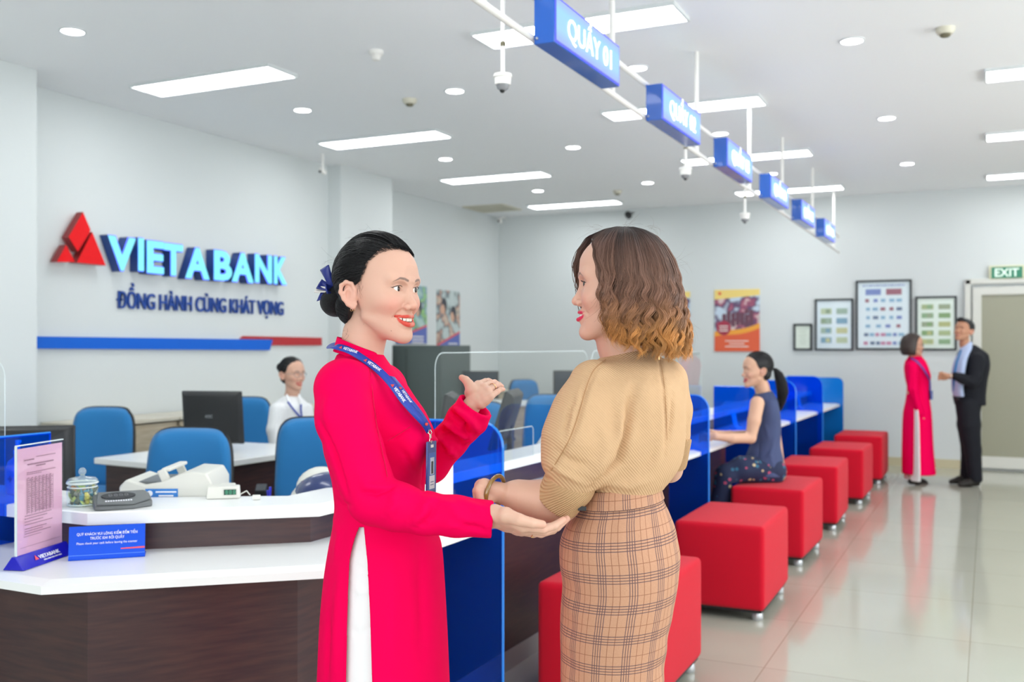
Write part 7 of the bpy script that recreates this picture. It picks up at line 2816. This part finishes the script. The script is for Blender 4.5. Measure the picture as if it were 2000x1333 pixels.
# --- clerk in the white shirt
P3 = Body('clerk', 'woman in a white shirt and glasses sitting behind the rear desk', 568, 7.05)
M3 = Mh(P3, 583, 731, 7.0, 52)
shirt_m = body_mats('white_shirt', '#eef0f2')
b3 = far_person(P3, M3, '#d4a892', dict(smile=.7, lipgap=False, lipcol='#c4524e', blush=.5), [(572, 765, 7.05), (566, 782, 7.07)], .0026,
    [([(566, 785, 7.07), (566, 860, 7.07), (568, 930, 7.07)], [.06, .09, .10]),
     ([(560, 945, 7.0), (628, 945, 6.95), (632, 1045, 6.95), (648, 1062, 6.94)], [.075, .06, .045, .03]),
     ([(575, 945, 7.15), (640, 945, 7.1), (644, 1045, 7.1), (660, 1062, 7.1)], [.075, .06, .045, .03]),
     ([(545, 878, 6.92), (600, 892, 6.75), (622, 889, 6.68)], [.035, .028, .022])])
garment(P3, 'shirt', shirt_m, rows=[(772, 556, 582, .055, 7.07), (780, 545, 592, .10, 7.07), (795, 533, 604, .15, 7.07), (830, 530, 608, .13, 7.07), (875, 534, 604, .12, 7.07), (930, 534, 602, .13, 7.07), (945, 535, 602, .13, 7.07)],
        chains=[([(541, 800, 6.93), (535, 840, 6.90), (540, 880, 6.88)], [.052, .048, .044]), ([(540, 880, 6.88), (590, 890, 6.72)], [.044, .036]),
                ([(598, 800, 7.2), (606, 850, 7.2), (612, 885, 7.1)], [.05, .045, .04])], h=.007,
        fold=[([(548, 800), (546, 850), (552, 880)], -.006, .012), ([(575, 800), (580, 870)], .005, .014)])
for s_, pts in ((1, [(560, 771, 6.97), (566, 790, 6.95), (576, 804, 6.94)]), (-1, [(584, 771, 6.99), (589, 785, 6.97), (582, 802, 6.95)])):
    a, b_, c__ = [Vector(x) for x in P3.ch(pts)]
    obj('collar', MB().tube([a, b_, c__], [.010, .016, .004], 6, flat=.4), shirt_m, P3.root, smooth=True)
lanyard(P3, [(562, 785, 6.92), (570, 796, 6.92), (580, 808, 6.93), (590, 818, 6.94)], .012, lan_m)
lanyard(P3, [(588, 790, 6.95), (588, 803, 6.94), (590, 818, 6.94)], .012, lan_m, 'lanyard_strap')
def bun3(f):
    f.ell((-.005, .185, .045), (.034, .028, .034), .01)
    f.ell((0, .115, -.03), (.058, .048, .045), .02)
hair_shell(P3, M3, hair_black, HC, (.0785, .0965, .0865), hz, [y - .014 for y in hy], -.085, extra=bun3, strands=260, seed=5)
glasses(P3, M3, '#8d8f94')
def chair_for(x, y, rz, lab):
    o = dup(ch, (x, y, 0), rz, lab, 'blue office chairs behind the counter')
    return o

# --- seated customer
P4 = Body('seated_customer', 'woman with a ponytail in a sleeveless navy top seated on a red stool', 1500, 6.68)
M4 = Mh(P4, 1459, 723, 6.62, -84)
b4 = far_person(P4, M4, '#d8ab90', dict(smile=.8, lipgap=True, lipcol='#c8505a', blush=.6), [(1488, 757, 6.66), (1492, 772, 6.67)], .0024,
    [([(1495, 775, 6.68), (1497, 840, 6.68), (1500, 915, 6.68)], [.055, .09, .11]),
     ([(1479, 788, 6.50), (1473, 822, 6.47), (1466, 856, 6.46)], [.046, .042, .035]),
     ([(1466, 856, 6.46), (1430, 857, 6.42), (1398, 853, 6.40), (1382, 853, 6.42)], [.035, .031, .023, .020]),
     ([(1500, 785, 6.86), (1480, 830, 6.88), (1462, 850, 6.86)], [.042, .038, .033]),
     ([(1462, 850, 6.86), (1425, 850, 6.70), (1398, 847, 6.58)], [.033, .028, .020]),
     ([(1500, 925, 6.62), (1436, 925, 6.58), (1427, 1000, 6.60), (1418, 1058, 6.62)], [.06, .045, .035, .03]),
     ([(1500, 925, 6.78), (1438, 925, 6.76), (1430, 1000, 6.76), (1422, 1058, 6.76)], [.06, .045, .035, .03])])
# her folded hands on the ledge
for k, (u, v, d) in enumerate(((1382, 853, 6.42), (1392, 848, 6.52))):
    fs = [([(u - 8, v - 3 + 3 * j, d + .01 * j), (u - 14, v - 3 + 3.2 * j, d + .02 + .01 * j), (u - 15, v + 1 + 3 * j, d + .04 + .01 * j)], [.0095, .0085, .0075]) for j in range(4)]
    Vx, Qx, Cx = hand(P4, [((u + 5, v - 2, d), .017), ((u + 5, v + 5, d), .016)], fs, ([(u - 1, v - 4, d - .01), (u - 8, v - 7, d), (u - 13, v - 7, d + .02)], [.012, .010, .008]), skin=np.array(srgb('#d8ab90')), h=.003)
    if k == 0:
        hv = [(Vx, Qx, Cx)]
    else:
        hv.append((Vx, Qx, Cx))
Vx, Qx, Cx = merge(hv)
old = b4.data
n0 = len(old.vertices)
co = np.empty(n0 * 3); old.vertices.foreach_get('co', co)
cc = np.empty(n0 * 4); old.color_attributes['Col'].data.foreach_get('color', cc)
qq = np.empty(len(old.polygons) * 4, np.int32); old.loops.foreach_get('vertex_index', qq)
Va, Qa, Ca = merge([(co.reshape(-1, 3), qq.reshape(-1, 4), cc.reshape(-1, 4)[:, :3]), (Vx, Qx, Cx)])
b4.data = npmesh('body', Va, Qa, colors=Ca)
b4.data.materials.append(skin_m)
navytop = body_mats('navy_linen', '#454f73', bump=(300, .1))
garment(P4, 'top', navytop, rows=[(764, 1480, 1507, .055, 6.68), (772, 1474, 1512, .10, 6.68), (782, 1472, 1516, .150, 6.68), (805, 1470, 1521, .150, 6.68), (835, 1465, 1524, .135, 6.68), (862, 1467, 1523, .13, 6.68), (895, 1457, 1528, .15, 6.68), (915, 1452, 1532, .165, 6.68), (928, 1450, 1535, .175, 6.68)], h=.007,
        fold=[([(1505, 870), (1490, 890), (1470, 900)], -.006, .012), ([(1520, 850), (1505, 885), (1515, 915)], .007, .014), ([(1480, 860), (1476, 900)], -.006, .01), ([(1490, 830), (1500, 860)], .005, .012)])
floral = mat('navy_floral_cloth', '#1c2748', rough=.8)
def floralize(m):
    nt, N, L, b = nodes(m)
    tc = N.new('ShaderNodeTexCoord')
    vo = N.new('ShaderNodeTexVoronoi'); vo.inputs['Scale'].default_value = 38
    L.new(tc.outputs['Object'], vo.inputs['Vector'])
    hs = N.new('ShaderNodeValToRGB')
    hs.color_ramp.interpolation = 'CONSTANT'
    for p_, c in ((0, '#1c2748'), (.55, '#2f6a86'), (.7, '#b84a6a'), (.8, '#1c2748'), (.9, '#c9b48a')):
        e = hs.color_ramp.elements.new(p_) if p_ else hs.color_ramp.elements[0]
        e.color = (*srgb(c), 1)
    sp = N.new('ShaderNodeSeparateColor')
    L.new(vo.outputs['Color'], sp.inputs[0])
    L.new(sp.outputs[0], hs.inputs[0])
    lt = N.new('ShaderNodeMath'); lt.operation = 'LESS_THAN'; lt.inputs[1].default_value = .42
    L.new(vo.outputs['Distance'], lt.inputs[0])
    mx = N.new('ShaderNodeMix'); mx.data_type = 'RGBA'; mx.inputs[6].default_value = (*srgb('#1c2748'), 1)
    L.new(lt.outputs[0], mx.inputs[0]); L.new(hs.outputs[0], mx.inputs[7])
    L.new(mx.outputs[2], b.inputs['Base Color'])
floralize(floral)
garment(P4, 'skirt', floral, chains=[([(1505, 920, 6.62), (1450, 917, 6.58), (1420, 930, 6.58)], [.105, .085, .075]), ([(1505, 920, 6.78), (1450, 917, 6.76), (1422, 930, 6.76)], [.105, .085, .075]), ([(1420, 930, 6.58), (1408, 985, 6.6), (1404, 1020, 6.62)], [.08, .07, .085]), ([(1422, 930, 6.76), (1412, 985, 6.76), (1408, 1020, 6.76)], [.08, .07, .085])],
        cuts=[((1500, 943.5, 6.68), (0, 0, -1))] if False else [], h=.008)
def sit(o):
    for v in o.data.vertices:
        w = o.matrix_world @ v.co if False else v.co
        d_ = w.y + P4.d0
        if 1000 + (w.x + P4.r0) / d_ * FPX > 1428 and v.co.z < .499:
            v.co.z = .499
for o in P4.root.children:
    if o.name.startswith(('body', 'skirt', 'top')):
        sit(o)
hz4 = [-.13, -.07, -.035, -.006, .006, .015, .036, .054, .073, .085, .1]
def nape4(f):
    f.ell((0, .115, -.03), (.058, .048, .045), .02)
hr4 = hair_shell(P4, M4, hair_black, HC, (.0785, .0975, .0865), hz4, [y - .008 for y in hy], -.085, extra=nape4, strands=260, seed=6, target=(0, .17, .03))
rng = np.random.default_rng(8)
gp = np.array([(0, .165, .005), (0, .190, .012), (.0, .215, -.02), (.0, .235, -.08), (.002, .245, -.15), (.0, .238, -.21), (.0, .225, -.275)])
tp = np.linspace(0, 6, 22)
gx = np.stack([np.interp(tp, np.arange(7), gp[:, k]) for k in range(3)], 1)
wid = np.interp(tp, [0, 1, 2, 3, 4, 5, 6], [.012, .012, .028, .038, .038, .028, .008])
Pp = np.zeros((700, 22, 3))
for i in range(700):
    an, r_ = rng.uniform(0, 6.28), math.sqrt(rng.random())
    Pp[i] = gx + np.stack([np.cos(an) * wid * r_, np.sin(an) * wid * r_, 0 * wid], 1)
a, b_, _ = tubes(Pp, np.full((700, 22), .0019))
obj('ponytail', npmesh('ponytail', xform(a, M4), b_), hair_black, hr4, fix=False)

# --- hostess far away in pink
P5 = Body('far_hostess', 'woman with a short dark bob in a long pink tunic by the far wall', 1795, 10.05)
M5 = Mh(P5, 1797, 674, 10.0, 75)
b5 = far_person(P5, M5, '#c9987f', dict(smile=.3, lipgap=False, lipcol='#b5484c', blush=.4), [(1785, 697, 10.05), (1783, 712, 10.06)], .004,
    [([(1788, 712, 10.05), (1790, 770, 10.05), (1795, 830, 10.05)], [.06, .09, .10]),
     ([(1800, 800, 9.93), (1802, 818, 9.92), (1802, 828, 9.92)], [.026, .030, .020]),
     ([(1788, 830, 9.98), (1783, 890, 9.98), (1781, 930, 9.98)], [.05, .04, .03]),
     ([(1798, 830, 10.12), (1797, 890, 10.12), (1794, 930, 10.12)], [.05, .04, .03])])
garment(P5, 'tunic', pink_m, rows=[(690, 1777, 1796, .045, 10.05), (698, 1774, 1801, .06, 10.05), (706, 1770, 1806, .12, 10.05), (722, 1768, 1812, .15, 10.05), (735, 1769, 1816, .14, 10.05), (758, 1773, 1813, .12, 10.05), (780, 1771, 1814, .13, 10.05), (810, 1766, 1817, .16, 10.05), (870, 1764, 1820, .17, 10.05), (926, 1764, 1825, .18, 10.05)],
        chains=[([(1782, 716, 9.92), (1783, 760, 9.90), (1797, 806, 9.90)], [.055, .048, .036])], h=.007,
        fold=[([(1778, 730), (1776, 760), (1782, 790)], -.008, .012), ([(1795, 720), (1796, 760), (1806, 800)], -.008, .012)])
garment(P5, 'trousers', trouser_m, rows=[(796, 1778, 1784, .15, 10.02), (830, 1777, 1785, .178, 10.02), (880, 1776, 1786, .189, 10.02), (924, 1775, 1787, .195, 10.02), (938, 1771, 1792, .17, 10.02)], h=.007)
shoe5 = body_mats('far_shoe', '#2a2624', .4)
for s_, d_ in ((1782, 9.96), (1796, 10.1)):
    garment(P5, 'shoe', shoe5, chains=[([(s_ - 3, 941, d_), (s_ + 8, 942, d_), (s_ + 15, 944, d_)], [.030, .026, .014])], h=.006, cuts=[((s_, 946.5 if d_ < 10 else 945, d_), (0, 0, -1))])
brownh = mat('dark_brown_hair', '#2f211c', rough=.45)
f = Field((-.10, -.06, -.13), (.10, .20, .14), .004)
f.loft([(.120, 0, .075, .02, .025), (.11, 0, .076, .045, .05), (.08, 0, .078, .076, .088), (.03, 0, .085, .090, .102), (-.03, 0, .088, .096, .104), (-.08, 0, .085, .090, .096), (-.105, 0, .08, .076, .084)], 0)
sl, X, Y, Z = f.region((-.10, -.06, -.13), (.10, .20, .14), 0)
f.F[sl] = smax(f.F[sl], (np.interp(Z, [-.11, -.05, .02, .06, .085, .1, .12], [.05, .045, .035, .02, .0, -.04, -.1]) - Y + 0 * X).astype(np.float32), .006)
Vx, Qx = f.mesh(2)
obj('hair', npmesh('hair', xform(Vx, M5), Qx), brownh, P5.root, fix=False)
glasses(P5, M5, '#3a3a40')
lanyard(P5, [(1779, 700, 9.93), (1790, 706, 9.88), (1801, 718, 9.87), (1810, 732, 9.89), (1816, 745, 9.94), (1817, 768, 9.95)], .02, mat('far_lanyard', '#5a3a9a', rough=.5))
card = MB().box((0, 0, 0), (.02, .05, .09))
obj('badge', card, holder_m, P5.root, loc=tuple(P5.q(1818, 772, 9.95)))

# --- man in the dark suit
P6 = Body('man', 'man in a black suit and pale blue shirt reaching out, beside the door', 1890, 9.9)
M6 = Mh(P6, 1874, 643, 9.88, -62, -14)
b6 = far_person(P6, M6, '#bd8a6e', dict(smile=0, lipgap=False, lipcol='#a8655a', blush=.3, jaw=1.14), [(1884, 672, 9.92), (1889, 690, 9.94)], .004,
    [([(1892, 692, 9.94), (1895, 760, 9.94), (1893, 800, 9.94)], [.06, .09, .09]),
     ([(1870, 734, 9.72), (1852, 735, 9.70), (1846, 736, 9.70)], [.026, .022, .020]),
     ([(1888, 800, 9.86), (1896, 870, 9.86), (1902, 932, 9.86)], [.07, .055, .04]),
     ([(1893, 800, 10.02), (1894, 870, 10.04), (1889, 930, 10.06)], [.07, .055, .04])])
fs = [([(1841, 732 + 3 * j, 9.69 + .012 * j), (1836, 731 + 3 * j, 9.69 + .012 * j), (1833.5, 735 + 2.4 * j, 9.70 + .012 * j)], [.011, .010, .009]) for j in range(4)]
Vx, Qx, Cx = hand(P6, [((1848, 733, 9.69), .02), ((1848, 739, 9.72), .019)], fs, ([(1844, 731, 9.68), (1839, 728, 9.68), (1835, 729, 9.69)], [.014, .011, .010]), skin=np.array(srgb('#bd8a6e')), h=.0035)
old = b6.data
n0 = len(old.vertices)
co = np.empty(n0 * 3); old.vertices.foreach_get('co', co)
cc = np.empty(n0 * 4); old.color_attributes['Col'].data.foreach_get('color', cc)
qq = np.empty(len(old.polygons) * 4, np.int32); old.loops.foreach_get('vertex_index', qq)
Va, Qa, Ca = merge([(co.reshape(-1, 3), qq.reshape(-1, 4), cc.reshape(-1, 4)[:, :3]), (Vx, Qx, Cx)])
b6.data = npmesh('body', Va, Qa, colors=Ca)
b6.data.materials.append(skin_m)
suit_m = body_mats('black_suit', '#1a1b22', .75)
blueshirt = body_mats('pale_blue_shirt', '#b4c2e2', .6)
garment(P6, 'jacket', suit_m, rows=[(674, 1886, 1904, .06, 9.96), (682, 1878, 1914, .12, 9.96), (694, 1872, 1926, .19, 9.95), (715, 1868, 1929, .20, 9.95), (745, 1866, 1925, .17, 9.95), (775, 1864, 1922, .165, 9.95), (792, 1868, 1922, .17, 9.95)],
        chains=[([(1908, 704, 9.78), (1905, 735, 9.74), (1898, 748, 9.72)], [.072, .062, .056]), ([(1898, 748, 9.72), (1880, 740, 9.70), (1866, 735, 9.70)], [.056, .048, .040])], h=.007,
        fold=[([(1880, 745), (1898, 760), (1918, 762)], -.008, .012), ([(1893, 700), (1886, 725)], -.006, .01)])
garment(P6, 'shirt', blueshirt, rows=[(668, 1882, 1898, .055, 9.93), (684, 1876, 1896, .075, 9.90), (705, 1866, 1886, .10, 9.88), (735, 1862, 1880, .11, 9.87), (760, 1862, 1878, .10, 9.87), (775, 1865, 1880, .09, 9.87)], h=.006)
obj('tie', MB().tube(P6.ch([(1877, 684, 9.80), (1868, 710, 9.765), (1863, 735, 9.755), (1862, 765, 9.765)]), [.012, .016, .022, .004], 8, flat=.3), mat('blue_tie', '#2f6fa8', rough=.4), P6.root, smooth=True)
obj('belt', MB().tube([P6.q(1866, 778, 9.79), P6.q(1872, 779, 9.76)], .014, 8), blackpl_m, P6.root, smooth=True)
garment(P6, 'trousers', suit_m, chains=[([(1890, 790, 9.87), (1893, 830, 9.86), (1900, 880, 9.86), (1905, 936, 9.86)], [.115, .105, .078, .066]), ([(1893, 790, 10.0), (1890, 830, 10.03), (1893, 880, 10.05), (1888, 934, 10.06)], [.115, .10, .075, .064])],
        cuts=[((1890, 941, 9.9), (0, 0, -1))], h=.007)
for u_, d_ in ((1902, 9.86), (1884, 10.06)):
    b0_ = 675 + 1.4 / d_ * FPX
    garment(P6, 'shoe', shoe5, chains=[([(u_ + 4, b0_ - 8, d_), (u_ - 10, b0_ - 7, d_ - .02), (u_ - 26, b0_ - 4, d_ - .04)], [.042, .040, .026])], h=.006, cuts=[((u_, b0_ - 1, d_), (0, 0, -1))])
obj('watch', MB().tube([Vector(P6.q(1855, 735, 9.70)) + Vector((.0, math.cos(k / 16 * 6.283) * .026, math.sin(k / 16 * 6.283) * .026)) for k in range(17)], .006, 6, False), steel2, P6.root, smooth=True)
f = Field((-.10, -.06, -.13), (.10, .20, .15), .004)
f.ell((0, .082, .042), (.080, .096, .086), 0)
f.ell((0, .0, .095), (.045, .035, .028), .02)
sl, X, Y, Z = f.region((-.10, -.06, -.13), (.10, .20, .15), 0)
f.F[sl] = smax(f.F[sl], (np.interp(Z, [-.13, -.06, -.02, .0, .03, .06, .08, .1], [.13, .12, .10, .06, .045, .03, -.02, -.1]) - Y + 0 * X).astype(np.float32), .006)
f.F[sl] = smax(f.F[sl], (-.055 - Z + 0 * X + 0 * Y).astype(np.float32), .01)
Vx, Qx = f.mesh(2)
obj('hair', npmesh('hair', xform(Vx, M6), Qx), hair_black, P6.root, fix=False)
